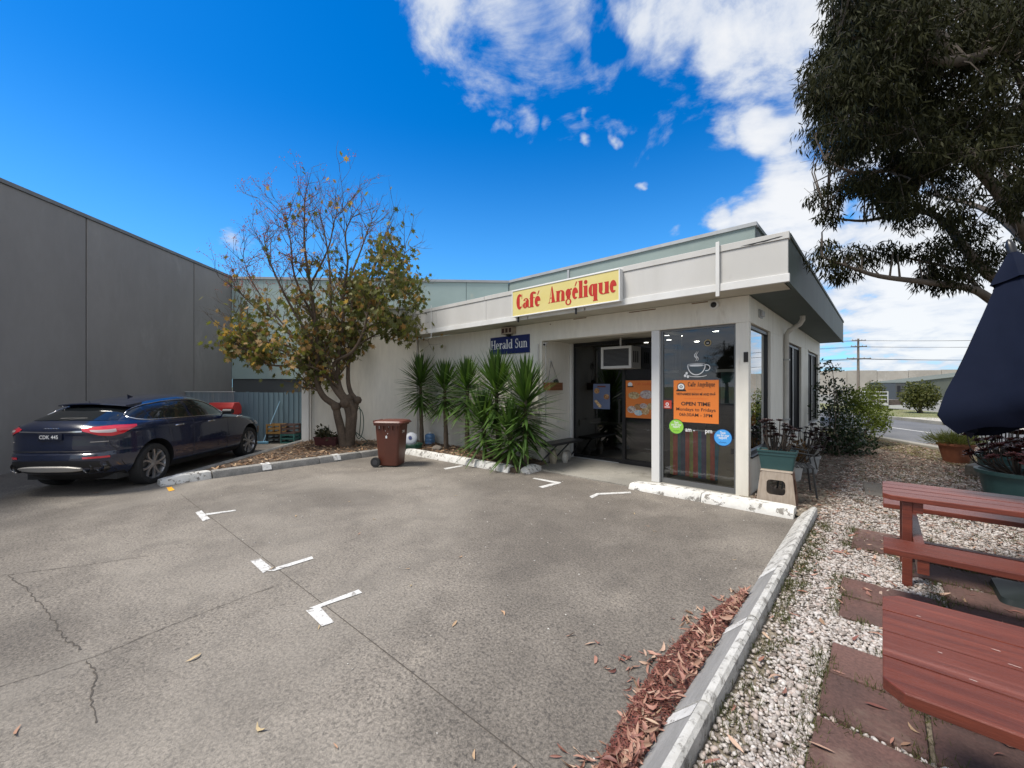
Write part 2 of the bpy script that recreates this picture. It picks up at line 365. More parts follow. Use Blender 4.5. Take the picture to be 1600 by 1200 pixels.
# ------------------------------------------------------------------ shared materials
M_asph = bpy.data.materials.new('asphalt'); M_asph.use_nodes = True
def _asph():
    t = M_asph.node_tree; b = t.nodes['Principled BSDF']; tcn = N(t, 'ShaderNodeTexCoord'); v = tcn.outputs['Object']
    big = noise_tex(t, v, 0.42, 6, 0.62, 0.5); mid = noise_tex(t, v, 2.6, 6, 0.65, 0.3); fine = noise_tex(t, v, 55, 4, 0.75); fine2 = noise_tex(t, v, 130, 3, 0.8)
    vo = N(t, 'ShaderNodeTexVoronoi'); vo.inputs['Scale'].default_value = 95; t.links.new(v, vo.inputs['Vector'])
    c = mixc(t, mapr(t, big, .36, .66, 0, 1, True), (.134, .117, .098), (.232, .205, .172))
    c = mixc(t, mapr(t, mid, .40, .72, 0, .5, True), c, (.098, .086, .073))
    c = mixc(t, mapr(t, noise_tex(t, v, 1.1, 8, .7, .6), .58, .74, 0, .55, True), c, (.31, .272, .222))
    sp = mapr(t, fine, .34, .66, .38, 1.62); cb = N(t, 'ShaderNodeCombineXYZ')
    for i in range(3): t.links.new(sp, cb.inputs[i])
    c = mixc(t, .85, c, mixc(t, 1.0, c, cb.outputs[0], 'MULTIPLY'))
    c = mixc(t, mapr(t, vo.outputs['Distance'], .0, .30, .55, 0, True), c, (.31, .28, .24))
    c = mixc(t, mapr(t, noise_tex(t, v, 42, 3, .7, .8), .53, .64, 0, .72, True), c, (.055, .049, .043)); c = mixc(t, mapr(t, fine2, .56, .70, 0, .8, True), c, (.055, .05, .046))
    c = mixc(t, mapr(t, noise_tex(t, v, .9, 7, .75, 1.0), .60, .74, 0, .5, True), c, (.066, .057, .048)); c = mixc(t, mapr(t, noise_tex(t, v, .28, 5, .6, .8), .50, .66, 0, .30, True), c, (.33, .30, .255))
    t.links.new(c, b.inputs['Base Color']); b.inputs['Roughness'].default_value = .82
    bn = N(t, 'ShaderNodeBump'); bn.inputs['Strength'].default_value = .55; bn.inputs['Distance'].default_value = .008
    t.links.new(mth(t, 'ADD', fine, mth(t, 'MULTIPLY', fine2, .7)), bn.inputs['Height']); t.links.new(bn.outputs[0], b.inputs['Normal'])
_asph()
M_road = mat('road', (.105, .108, .115), .85, (.15, .15, .155), .8, .8, .3, 120, fine=.25, fscale=90)
M_conc = mat('concrete', (.30, .285, .25), .85, (.2, .19, .165), 1.3, .8, .3, 60, fine=.2, fscale=50, dirt=(.13, .12, .10), dscale=2.0, dlo=.55, dhi=.72)
M_kgrey = mat('kerb_concrete', (.27, .26, .24), .85, (.17, .165, .155), 4, .9, .5, 60, fine=.25, fscale=70)
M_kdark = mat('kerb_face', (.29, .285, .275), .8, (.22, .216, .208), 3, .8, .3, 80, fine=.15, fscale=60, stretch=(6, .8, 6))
M_kwhite = mat('kerb_white', (.68, .67, .64), .75, (.52, .51, .47), 5, .8, .4, 50, dirt=(.15, .135, .115), dscale=8, dlo=.53, dhi=.59)
M_kworn = mat('kerb_worn', (.56, .55, .52), .8, (.40, .39, .36), 6, .9, .5, 60, dirt=(.17, .16, .145), dscale=14, dlo=.50, dhi=.62)
M_wpaint = mat('marking_paint', (.66, .66, .64), .7, (.5, .49, .47), 12, .8, .3, 90, dirt=(.22, .2, .18), dscale=22, dlo=.52, dhi=.62)
M_soil = mat('soil', (.115, .08, .052), .95, (.06, .042, .03), 5, .9, .8, 40, fine=.4, fscale=45)
M_earth = mat('garden_earth', (.24, .205, .16), .95, (.13, .105, .07), 2.2, .9, .9, 45, fine=.45, fscale=40, dirt=(.11, .11, .05), dscale=1.2, dlo=.56, dhi=.7)
M_grass = mat('lawn', (.14, .165, .06), .95, (.21, .19, .095), 2.0, .9, .8, 60, fine=.5, fscale=50)
M_white = mat('white_paint', (.77, .742, .665), .62, (.70, .67, .585), 1.1, .8, .06, 25, fine=.05, fscale=12, dirt=(.42, .37, .285), dscale=2.6, dlo=.57, dhi=.80, stretch=(1, 1, .22))
M_fascia = mat('fascia_paint', (.57, .56, .535), .6, (.49, .48, .45), 1.0, .9, .05, 20, dirt=(.33, .31, .27), dscale=2.2, dlo=.60, dhi=.80, stretch=(1, 1, .35))
M_trim = mat('trim_white', (.70, .70, .68), .5, (.60, .59, .56), 2, .7)
M_cream = mat('cream_soffit', (.50, .47, .39), .7, (.40, .37, .30), 1.5, .8, dirt=(.2, .15, .1), dscale=3, dlo=.64, dhi=.78)
M_green = mat('green_fascia', (.072, .095, .088), .6, (.055, .073, .067), 1.4, .8, dirt=(.16, .18, .165), dscale=2.5, dlo=.62, dhi=.8)
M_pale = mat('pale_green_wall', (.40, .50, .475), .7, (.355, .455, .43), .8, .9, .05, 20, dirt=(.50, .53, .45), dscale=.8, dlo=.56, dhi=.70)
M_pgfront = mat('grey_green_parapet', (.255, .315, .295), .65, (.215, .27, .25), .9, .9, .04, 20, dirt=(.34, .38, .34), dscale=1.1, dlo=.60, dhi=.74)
M_grey = mat('grey_render', (.285, .268, .252), .8, (.240, .227, .216), .55, 1.0, .25, 4.0, fine=.03, fscale=8, dirt=(.34, .322, .305), dscale=.8, dlo=.56, dhi=.75, rand=.04, stretch=(1, 1, .35))
M_dark = mat('dark_core', (.03, .03, .03), .9)
M_flash = mat('metal_flashing', (.42, .43, .43), .5, (.34, .35, .35), 3, .8, metal=.3)
M_black = mat('black_frame', (.012, .012, .014), .35)
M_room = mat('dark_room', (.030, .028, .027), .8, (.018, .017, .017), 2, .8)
M_alu = mat('white_frame', (.66, .66, .65), .4)
M_glass = glassmat('window_glass', dark=.9)
M_screen = mat('security_mesh', (.010, .010, .011), .6, spec=.15)
M_dglass = glassmat('door_glass', tintc=(.5, .52, .55), dark=.35)

def wpar(o, p):
    o.parent = p; o.matrix_parent_inverse = (Matrix.Translation(p.location) @ RZ(p.rotation_euler.z)).inverted(); return o
def part(mb, name, m, p, **kw): return wpar(mb.build(name, m, **kw), p)

# ------------------------------------------------------------------ ground and surfaces
def sheet(name, poly, z, m, parent=None):
    mb = MB(); mb.add([(x, y, z) for x, y in poly], [tuple(range(len(poly)))])
    o = mb.build(name, m)
    if parent is not None: o.parent = parent
    else: struct(o)
    return o
sheet('ground', [(-400, -400), (400, -400), (400, 400), (-400, 400)], -0.03, M_grass)
lot = sheet('parking_lot', [(-30, -40), (-0.70, -40), (-0.70, 6.6), (-1.4, 8.4), (-14, 8.4), (-30, 20)], 0.0, M_asph)
# road along the right
RN = Vector((-.57, 17.92)); RD = Vector((.54, -.842)).normalized(); RNn = Vector((.842, .54)).normalized()
def rp(s, w): p = RN + RD * s + RNn * w; return (p.x, p.y)
sheet('garden_ground', [(-1.6, 6.3), (-.63, 6.3), (-.63, -40), (40, -40), rp(60, -.25), rp(-60, -.25), (-36, 40), (-1.6, 16)], 0.03, M_earth)
road = sheet('road', [rp(-70, 0), rp(90, 0), rp(90, 5.7), rp(-70, 5.7)], 0.035, M_road)
verge = sheet('grass_verge', [rp(-70, 5.95), rp(90, 5.95), rp(90, 11), rp(-70, 11)], 0.16, M_grass)
nverge = sheet('grass_strip', [rp(-70, -.25), rp(90, -.25), rp(90, -1.5), rp(-70, -1.5)], 0.042, mat('dry_grass', (.20, .165, .075), .95, (.12, .12, .045), 3, .9, .8, 60, fine=.5, fscale=40))
for nm, w0, w1, zt in (('near', -.25, 0, .12), ('far', 5.7, 5.95, .17)):
    k = struct(bpy.data.objects.new('road_kerb', None)); COL.objects.link(k)
    for i in range(-14, 16):
        if nm == 'far' and -6.5 < i * 2.2 < 1.0: continue
        a = [rp(i * 2.2, w0), rp(i * 2.2 + 2.185, w0), rp(i * 2.2 + 2.185, w1), rp(i * 2.2, w1)]
        MB().prism(a, 0, zt).build('kerb_stone', M_conc, k, bevel=.02)
M_drive = mat('pale_concrete', (.46, .43, .37), .85, (.38, .35, .3), 1, .8, .2, 50)
sheet('driveway', [rp(-6.9, 5.7), rp(2.6, 5.7), rp(1.5, 11.5), rp(-6.0, 11.5)], 0.175, M_drive)
ml = sheet('centre_line', [rp(-3.2, 2.75), rp(-1.0, 2.75), rp(-1.0, 2.87), rp(-3.2, 2.87)], 0.04, M_wpaint, road)
for k_ in (2, 3, -2):
    sheet('centre_line', [rp(k_ * 6 - 3.2, 2.75), rp(k_ * 6 - 1.0, 2.75), rp(k_ * 6 - 1.0, 2.87), rp(k_ * 6 - 3.2, 2.87)], 0.04, M_wpaint, road)
yard = sheet('yard', [rp(-70, 11), rp(90, 11), rp(90, 60), rp(-70, 60)], 0.15, mat('yard', (.22, .21, .19), .9, (.15, .15, .12), .5, .9))

# porch slab, painted bay marks, joints, cracks
porch = struct(MB().box(-5.6, 6.32, -.05, -1.5, 8.2, .018).build('porch_slab', M_conc))
def mark(pts, name='painted_line', m=M_wpaint, z=.005): 
    mb = MB(); mb.add([(p[0], p[1], z) for p in pts], [tuple(range(len(pts)))]); o = mb.build(name, m); o.parent = lot; return o
def gp(l): return [ground(*p) for p in l]
mark(gp([(305, 801), (315, 798), (328, 811), (317, 815)])); mark(gp([(321, 803), (323, 805.6), (369, 798.6), (368, 797)]), z=.0055)
mark(gp([(391, 877), (407, 873.5), (425, 888), (411, 896)])); mark(gp([(413, 893), (425, 889), (487, 870), (490, 873.5), (428, 893)]), z=.0055)
mark(gp([(478, 955), (500, 949), (522, 973), (503, 979.5)])); mark(gp([(483, 951), (560, 922), (566, 927), (513, 945), (497, 952)]), z=.0055)
mark(gp([(260, 762), (268, 761), (273, 766), (264, 768)]), m=mat('yellow_paint', (.75, .36, .02), .7))
mark(gp([(921, 776), (932, 771), (985, 768.5), (986, 771), (936, 773.5), (925, 779)])); mark(gp([(832, 748), (836, 747), (877, 754), (872, 756.5)])); mark(gp([(841, 761), (872, 753.5), (877, 755), (848, 763)]), z=.0055)
mark(gp([(693, 732), (722, 727), (724, 728.5), (696, 734)]))
M_crack = mat('crack', (.075, .065, .055), .95)
def crack(pts, w, name, jag=0.0, sub=10):
    P = []
    for a, b in zip(pts[:-1], pts[1:]):
        for i in range(sub): P.append(a.lerp(b, i / sub) + Vector((random.uniform(-jag, jag), random.uniform(-jag, jag), 0)))
    P.append(pts[-1]); mb = MB(); n = len(P); vs = []
    for i, p in enumerate(P):
        d = (P[min(i + 1, n - 1)] - P[max(i - 1, 0)]); d.z = 0; d.normalize(); q = Vector((-d.y, d.x, 0)) * w * (random.uniform(.4, 1.3) if jag else 1) / 2
        vs += [(p + q)[:2] + (.0035,), (p - q)[:2] + (.0035,)]
    mb.add(vs, [(2 * i, 2 * i + 1, 2 * i + 3, 2 * i + 2) for i in range(n - 1)]); o = mb.build(name, M_crack); o.parent = lot
crack([ground(282, 772), ground(830, 1195), Vector((-.85, 1.30, 0))], .005, 'expansion_joint')
crack([ground(-40, 906), ground(30, 896), ground(130, 884), ground(235, 868)], .006, 'crack', .006)
crack([ground(12, 900), ground(45, 922), ground(68, 950), ground(90, 980), ground(102, 1000), ground(128, 1015)], .008, 'crack', .012)
crack([ground(-60, 1090), ground(60, 1055), ground(165, 1020), ground(260, 980), ground(345, 947), ground(440, 912)], .005, 'crack', .006)
crack([ground(135, 1032), ground(152, 1055), ground(140, 1090), ground(150, 1130)], .008, 'crack', .008)

# ------------------------------------------------------------------ kerbs
kr = struct(bpy.data.objects.new('lot_kerb', None)); COL.objects.link(kr)
prof = [(-.80, -.05), (-.80, .008), (-.668, .138), (-.650, .146), (-.632, .143), (-.615, .125), (-.610, -.05)]
ys = [-2.2, -1.1, -.02, 1.03, 2.12, 3.12, 4.18, 5.30, 6.46]
for i in range(len(ys) - 1):
    a, b = ys[i] + .006, ys[i + 1] - .006; mb = MB(); rings = []
    for t in (0, .03, .25, .5, .75, .97, 1):
        y = a + (b - a) * t; j = 0; s = -.006 if t in (0, 1) else 0
        rings.append([(x + j, y, z + (s if z > 0 else 0)) for x, z in prof])
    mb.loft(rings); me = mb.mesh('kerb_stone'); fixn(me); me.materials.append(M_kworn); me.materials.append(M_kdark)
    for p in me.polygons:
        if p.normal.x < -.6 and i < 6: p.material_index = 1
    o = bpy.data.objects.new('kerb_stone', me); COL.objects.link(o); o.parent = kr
    if i in (3, 4, 5):
        bnd = MB(); y0 = b - .13
        bnd.add([(-.802, y0, .009), (-.802, y0 + .1, .009), (-.670, y0 + .1, .1395), (-.670, y0, .1395)], [(0, 1, 2, 3)]); c = bnd.build('paint_band', M_wpaint); c.parent = o
def kerb_run(pts, w, h, m, seg, name, parent, slope=.05, caps=()):
    """kerb stones end to end along a straight line; pts = (start, end) of the front foot, body lies to the left of travel"""
    a, b = Vector(pts[0]), Vector(pts[1]); d = (b - a); L = d.length; d.normalize(); n = Vector((-d.y, d.x)); k = max(1, round(L / seg))
    for i in range(k):
        s0, s1 = L * i / k + .005, L * (i + 1) / k - .005; rings = []
        for j, s in enumerate((s0, s0 + .04, s0 + (s1 - s0) * .4, s0 + (s1 - s0) * .7, s1 - .04, s1)):
            e = .012 if j in (0, 5) else 0; q = a + d * s; jj = random.uniform(-.005, .005)
            hh = h * (1.0 if not caps or not ((i == 0 and 's' in caps and j < 2) or (i == k - 1 and 'e' in caps and j > 3)) else .72)
            rings.append([(*(q + n * (u + jj)), z) for u, z in ((e, -.05), (e, .02), (slope, hh - e), (slope + .03, hh + .012 - e), (w - .03, hh + .01 - e), (w, hh - .02 - e), (w, -.05))])
        o = MB().loft(rings).build(name, m, parent, smooth=40)
fk = struct(bpy.data.objects.new('front_kerb', None)); COL.objects.link(fk)
kerb_run(((-3.08, 6.18), (-.83, 6.18)), .27, .115, M_kwhite, 1.15, 'kerb_stone', fk, caps=('s',))
gk = struct(bpy.data.objects.new('garden_kerb', None)); COL.objects.link(gk)
kerb_run(((-8.98, 1.75), (-8.98, 5.55)), .22, .125, M_kgrey, .95, 'kerb_stone', gk, slope=.04)
kerb_run(((-8.93, 1.02), (-8.98, 1.74)), .24, .13, M_kwhite, .5, 'kerb_stone', gk, slope=.05, caps=('s',))
kerb_run(((-8.72, 5.58), (-5.35, 5.72)), .20, .12, M_kwhite, 1.2, 'kerb_stone', gk)
kerb_run(((-4.98, 5.92), (-5.02, 6.42)), .22, .115, M_kwhite, .6, 'kerb_stone', gk, caps=('s', 'e'))
kerb_run(((-12.55, 4.62), (-9.2, 1.18)), .16, .12, M_kgrey, 1.1, 'kerb_stone', gk, slope=.03)
for yy in (2.55, 3.95):
    for o_ in (MB().add([(-8.966, yy, .03), (-8.966, yy + .16, .03), (-9.018, yy + .16, .132), (-9.018, yy, .132), (-9.17, yy, .143), (-9.17, yy + .16, .143)], [(0, 1, 2, 3), (3, 2, 5, 4)]),):
        c = o_.build('paint_band', M_wpaint); c.parent = gk
bed = MB().prism([(-9.1, 1.3), (-9.1, 5.66), (-5.2, 5.80), (-5.3, 6.86), (-10.1, 6.86), (-12.45, 4.62)], -.05, .095)
struct(bed.build('garden_bed', M_soil))

# ------------------------------------------------------------------ brick-red paving slabs
pv = struct(bpy.data.objects.new('paving', None)); COL.objects.link(pv)
M_pav = mat('red_paver', (.128, .066, .054), .8, (.088, .050, .042), 3, .9, .5, 60, fine=.25, fscale=60, dirt=(.17, .115, .09), dscale=2.5, dlo=.54, dhi=.72, rand=.18)
M_pav2 = mat('grey_paver', (.17, .15, .125), .85, (.12, .105, .085), 3, .9, .5, 60, fine=.25, fscale=50, rand=.1)
slabs = [(-.24, 5.76, .62, .37), (-.24, 5.37, .66, .37), (-.26, 4.11, .60, .38), (-.24, 3.72, .60, .38), (-.24, 2.95, .58, .36), (-.25, 2.55, .41, .40), (.17, 2.55, .58, .36), (.36, 2.95, .5, .36),
         (.36, 3.72, .62, .38), (.36, 4.11, .62, .38), (.40, 5.37, .6, .37), (.99, 4.10, .5, .4), (.76, 2.9, .6, .36), (.36, 4.50, .60, .40), (.97, 4.51, .58, .40), (.18, 4.92, .52, .42), (.72, 4.92, .60, .42), (1.0, 3.72, .5, .38), (-.25, 2.14, .6, .39), (.37, 2.14, .6, .38)]
for (x, y, w, d) in slabs:
    z = .058 + random.uniform(-.006, .006)
    MB().cbox((0, 0, 0), (w - .012, d - .012, .05)).build('paver', M_pav, pv, bevel=.008, loc=(x + w / 2, y + d / 2, z - .025), rz=random.uniform(-.015, .015))
for (x, y, w, d) in [(-.22, 8.1, .22, 1.0), (.02, 8.15, .35, .7)]:
    MB().cbox((0, 0, 0), (w, d, .05)).build('paver', M_pav2, pv, bevel=.01, loc=(x + w / 2, y + d / 2, .04), rz=.06)

# ------------------------------------------------------------------ grey tilt-up building on the left
WDIR = (-.057, 1.0)
def gw(Z, off=0.0, z=0.0): return cw(-9.272 - .057 * Z - off, Z + .057 * -off, z)
gb = thing('grey_building', 'tall plain dark grey rendered building wall behind the parked car', 'building', gw(6))
cuts = [14.62, 12.72, 9.32, 5.92, 2.52]
part(MB().prism([gw(14.60, .16)[:2], gw(2.54, .16)[:2], gw(2.54, 14)[:2], gw(14.60, 14)[:2]], -.05, 5.52), 'building_core', M_dark, gb)
for i in range(len(cuts) - 1):
    g0 = .014 if i else 0
    a, b = cuts[i] - g0, cuts[i + 1] + .014
    poly = [gw(a)[:2], gw(b)[:2], gw(b, .18)[:2], gw(a, .18)[:2]]
    part(MB().prism(poly, -.05, 5.55), 'wall_panel', M_grey, gb, bevel=.012)
part(MB().prism([gw(14.64, -.03)[:2], gw(2.5, -.03)[:2], gw(2.5, .3)[:2], gw(14.64, .3)[:2]], 5.552, 5.63), 'coping', mat('grey_coping', (.15, .148, .145), .6, (.2, .2, .2), 4, .8), gb)

# ------------------------------------------------------------------ pale green warehouse behind
A = cw(-10.09, 14.60); B = cw(-.13, 15.17)
wh = thing('warehouse', 'pale green flat-topped warehouse rising behind the white cafe', 'building', (-12, 14, 0))
part(MB().prism([A[:2], B[:2], (-2.33, 11.18), (-2.33, 24), (-22, 24)], -.05, 5.50), 'building_core', mat('dark_base', (.10, .105, .105), .8), wh)
dAB = (B - A).normalized(); nAB = Vector((dAB.y, -dAB.x, 0)); LAB = (B - A).length
cutsA = [0, 2.9, 5.75, 8.4, LAB]
for i in range(4):
    a, b = A + dAB * (cutsA[i] + .008), A + dAB * (cutsA[i + 1] - .008)
    part(MB().prism([a[:2], b[:2], (b + nAB * .05)[:2], (a + nAB * .05)[:2]], 1.93 if i < 2 else 1.0, 5.52), 'wall_panel', M_pale, wh)
part(MB().prism([(A - nAB * .1)[:2], (B - nAB * .1)[:2], (B + nAB * .09)[:2], (A + nAB * .09)[:2]], 5.522, 5.61), 'coping', M_flash, wh)
cutsB = [-10.3, -7.62, -2.25]
for i in range(2):
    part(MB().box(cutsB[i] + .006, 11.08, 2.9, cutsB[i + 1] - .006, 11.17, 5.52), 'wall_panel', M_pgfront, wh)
part(MB().box(-2.32, 11.18, 2.9, -2.25, 24, 5.52), 'wall_panel', M_green, wh)
part(MB().box(-10.35, 11.04, 5.522, -2.21, 11.24, 5.61), 'coping', M_flash, wh)
part(MB().box(-2.36, 11.25, 5.522, -2.21, 24, 5.605), 'coping', M_green, wh)
part(MB().box(-7.66, 11.05, 3.3, -7.58, 11.078, 5.5), 'joint_cover', M_flash, wh)

# ------------------------------------------------------------------ blue-grey corrugated fence
P0, P1 = cw(-10.0, 12.36), cw(-6.12, 12.20); fd = (P1 - P0); FL = fd.length; fd.normalize(); fang = math.atan2(fd.y, fd.x)
fe = thing('steel_fence', 'blue-grey ribbed steel fence between the grey wall and white wall', 'fence', P0, fang)
M_fe1 = mat('fence_blue', (.12, .185, .225), .5, (.15, .22, .255), 1.5, .8, .05, 30, dirt=(.13, .15, .15), dscale=3, dlo=.6, dhi=.75, stretch=(3, 3, .4), rand=.08)
M_fe2 = mat('fence_faded', (.27, .31, .33), .6, (.19, .24, .27), 2, .9, .05, 30, dirt=(.33, .33, .31), dscale=3, dlo=.52, dhi=.68, stretch=(3, 3, .3), rand=.08)
ns = 5; sw = FL / ns
for i in range(ns):
    pr = []; x = 0.0; u = sw / 5
    for j in range(5):
        pr += [(x, 0), (x + u * .58, 0), (x + u * .68, -.018), (x + u * .88, -.018)]; x += u
    pr.append((sw - .004, 0)); vs = []; nn = len(pr)
    for z in (.04, 1.49 - (.01 if i % 2 else 0)): vs += [(px_, py_, z) for px_, py_ in pr] + [(px_, py_ + .003, z) for px_, py_ in pr]
    fs = []
    for k in range(nn - 1): fs += [(k, k + 1, 2 * nn + k + 1, 2 * nn + k), (nn + k + 1, nn + k, 3 * nn + k, 3 * nn + k + 1), (2 * nn + k, 2 * nn + k + 1, 3 * nn + k + 1, 3 * nn + k)]
    o = MB().add(vs, fs).build('fence_sheet', M_fe2 if i < 2 else M_fe1, fe, loc=(i * sw, 0, 0))
for i in range(3): MB().box(i * FL / 2 - .03, .01, 0, i * FL / 2 + .03, .07, 1.5).build('fence_post', M_fe1, fe)
for z in (.3, 1.3): MB().box(0, .012, z, FL, .05, z + .06).build('rail', M_fe1, fe)
MB().box(0, -.034, 1.494, sw * 2.02, .02, 1.515).build('capping', M_trim, fe)

# ------------------------------------------------------------------ the cafe
cf = thing('cafe_building', 'low white flat-roofed cafe with deep fascia and glazed corner window', 'building', (-1.48, 6.87, 0))
def wbox(name, m, *b, bevel=.004, **kw): return part(MB().box(*b), name, m, cf, bevel=bevel, **kw)
front = wbox('front_wall', M_white, -10.10, 6.87, -.02, -5.42, 7.05, 3.05)
wbox('recess_wall', M_white, -5.62, 7.052, -.02, -5.425, 8.10, 2.9)
C0, C1 = Vector((-10.12, 6.868, 0)), Vector((-12.29, 4.50, 0)); cdv = (C1 - C0).normalized(); cnv = Vector((-cdv.y, cdv.x, 0)) * -.2
part(MB().prism([C0[:2], C1[:2], (C1 + cnv)[:2], (C0 + cnv)[:2]], -.02, 3.9), 'angled_wall', M_white, cf, bevel=.006)
e0 = C1 + cdv * .002; q0 = e0 - cnv * .22
part(MB().prism([(e0 - cdv * .2 - cnv * .01)[:2], e0[:2], q0[:2], (q0 - cdv * .2)[:2]], -.02, 3.93), 'pilaster', M_trim, cf, bevel=.008)
part(MB().prism([(C0 - cnv * .2)[:2], (C1 - cnv * .3 + cdv * .05)[:2], (C1 + cnv * 1.3 + cdv * .05)[:2], (C0 + cnv * 1.3)[:2]], 3.935, 3.99), 'coping', M_trim, cf)
hb = wbox('header_beam', M_white, -5.645, 6.862, 2.655, -1.474, 7.05, 3.052)
wbox('recess_ceiling', M_cream, -5.42, 7.051, 2.68, -2.85, 8.05, 2.75)
wbox('window_post', M_alu, -2.985, 6.875, .018, -2.845, 7.02, 2.653)
wbox('corner_post', M_white, -1.655, 6.866, -.02, -1.48, 7.01, 2.654)
# side wall with window openings
wins = [(7.012, 8.48, .63, 2.645), (10.2, 12.2, .62, 2.61), (13.45, 15.7, .65, 2.62)]
yy = 7.012; segs = []
part(MB().box(-1.66, 7.012, -.02, -1.478, 16.2, .61), 'side_wall', M_white, cf)
part(MB().box(-1.66, 7.052, 2.66, -1.478, 16.2, 3.05), 'side_wall', M_white, cf)
for a, b in ((8.48, 10.2), (12.2, 13.45), (15.7, 16.2)):
    part(MB().box(-1.66, a, .612, -1.478, b, 2.658), 'side_wall', M_white, cf)
for k, (a, b, s, h) in enumerate(wins):
    w = MB(); x0, x1 = -1.58, -1.52
    w.box(x0, a, s - .02, x1, a + .045, h); w.box(x0, b - .045, s - .02, x1, b, h); w.box(x0 + .001, a + .046, h - .05, x1 - .001, b - .046, h); w.box(x0 + .001, a + .046, s - .02, x1 - .001, b - .046, s + .03)
    if k: w.box(x0 + .002, (a + b) / 2 - .025, s + .031, x1 - .002, (a + b) / 2 + .025, h - .051)
    wo_ = part(w, 'side_window', M_black, cf)
    g = MB().add([(-1.55, a + .04, s + .02), (-1.55, b - .04, s + .02), (-1.55, b - .04, h - .04), (-1.55, a + .04, h - .04)], [(0, 1, 2, 3)]).build('pane', M_glass if k == 0 else M_screen)
    g.parent = wo_; g.matrix_parent_inverse = wo_.matrix_parent_inverse.inverted() @ Matrix() if False else Matrix.Identity(4)
    if True: g.matrix_parent_inverse = Matrix.Identity(4)
    wbox('window_sill', M_trim if k else M_black, -1.56, a - .03, s - .045, -1.45, b + .03, s - .018)
    if k: wbox('mullion', M_alu, -1.545, (a + b) / 2 + .1, s + .03, -1.525, (a + b) / 2 + .15, h - .05)
    if k: wbox('window_hood', M_white, -1.52, a - .02, h + .012, -1.462, b + .02, h + .045)
# corner shop window
fw = MB(); fw.box(-2.843, 6.93, .02, -2.80, 6.985, 2.652); fw.box(-1.69, 6.93, .02, -1.657, 6.985, 2.652); fw.box(-2.799, 6.931, .02, -1.691, 6.984, .10); fw.box(-2.799, 6.931, 2.62, -1.691, 6.984, 2.651)
sw_ = part(fw, 'shop_window', mat('window_channel', (.16, .165, .17), .4, metal=.4), cf)
def wchild(mb, name, m, p, **kw): o = mb.build(name, m, **kw); o.parent = p; return o
wchild(MB().add([(-2.81, 6.955, .09), (-1.68, 6.955, .09), (-1.68, 6.955, 2.63), (-2.81, 6.955, 2.63)], [(0, 1, 2, 3)]), 'pane', M_glass, sw_)
# entry glazing
DY = 8.0; dm = MB()
for x in (-5.42, -4.12, -2.96): dm.box(x, DY, .02, x + .07, DY + .06, 2.68)
dm.box(-5.349, DY + .001, 2.60, -2.961, DY + .059, 2.679); dm.box(-5.349, DY + .001, .02, -4.121, DY + .059, .09); dm.box(-4.049, DY + .001, .02, -2.961, DY + .059, .12)
dw = part(dm, 'entry_glazing', M_black, cf)
for a, b in ((-5.36, -4.11), (-4.06, -2.95)): wchild(MB().add([(a, DY + .03, .08), (b, DY + .03, .08), (b, DY + .03, 2.62), (a, DY + .03, 2.62)], [(0, 1, 2, 3)]), 'pane', M_dglass, dw)
wchild(MB().tube([(-4.17, DY - .04, .9), (-4.17, DY - .04, 1.4)], .014), 'door_handle', M_black, dw)
wbox('door_track', M_flash, -5.36, DY - .03, .018, -4.2, DY - .001, .034)
wbox('door_jamb', M_trim, -5.418, DY - .09, .02, -5.36, DY - .004, 2.678)
rt = part(MB().box(-2.90, 7.03, .02, -2.86, 7.10, 2.65).box(-2.90, 7.93, .02, -2.86, 7.998, 2.65).box(-2.899, 7.101, .02, -2.861, 7.929, .1), 'return_glazing', M_black, cf)
wchild(MB().add([(-2.88, 7.09, .09), (-2.88, 7.94, .09), (-2.88, 7.94, 2.64), (-2.88, 7.09, 2.64)], [(0, 1, 2, 3)]), 'pane', M_dglass, rt)
# interior
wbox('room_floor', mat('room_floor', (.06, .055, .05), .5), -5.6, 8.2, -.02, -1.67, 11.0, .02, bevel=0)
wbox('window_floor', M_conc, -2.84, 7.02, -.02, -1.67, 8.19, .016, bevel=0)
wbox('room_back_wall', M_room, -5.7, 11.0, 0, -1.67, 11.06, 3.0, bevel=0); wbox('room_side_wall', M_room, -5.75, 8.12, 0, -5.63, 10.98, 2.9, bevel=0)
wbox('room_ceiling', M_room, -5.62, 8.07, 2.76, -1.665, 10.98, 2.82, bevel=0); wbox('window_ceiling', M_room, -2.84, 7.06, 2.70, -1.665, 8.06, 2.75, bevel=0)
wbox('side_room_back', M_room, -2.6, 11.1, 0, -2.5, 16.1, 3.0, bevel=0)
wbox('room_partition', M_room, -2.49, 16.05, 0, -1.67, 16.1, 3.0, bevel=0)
M_lamp = mat('downlight', (1, 1, 1), .5, emit=(1, .93, .82), estr=14)
for (x, y) in ((-4.9, 8.9), (-4.3, 9.6), (-3.2, 8.8), (-2.4, 8.5), (-2.1, 9.4), (-3.3, 10.2)):
    part(MB().lathe([(.055, 2.752), (.05, 2.758)], 14, T(x, y, 0)), 'ceiling_light', M_lamp, cf)
wbox('counter', M_room, -4.9, 9.9, .02, -3.2, 10.5, 1.05, bevel=.01); wbox('counter_shelf', mat('dim_shelf', (.16, .15, .14), .5), -5.2, 8.45, .78, -4.45, 8.8, .82, bevel=.004)
wbox('menu_board', mat('menu_board', (.10, .12, .12), .5, (.05, .2, .17), 6, .9), -2.55, 9.4, 1.3, -1.9, 9.44, 2.0, bevel=0); wbox('light_strip', M_trim, -2.62, 9.3, 1.98, -1.8, 9.34, 2.04, bevel=0)
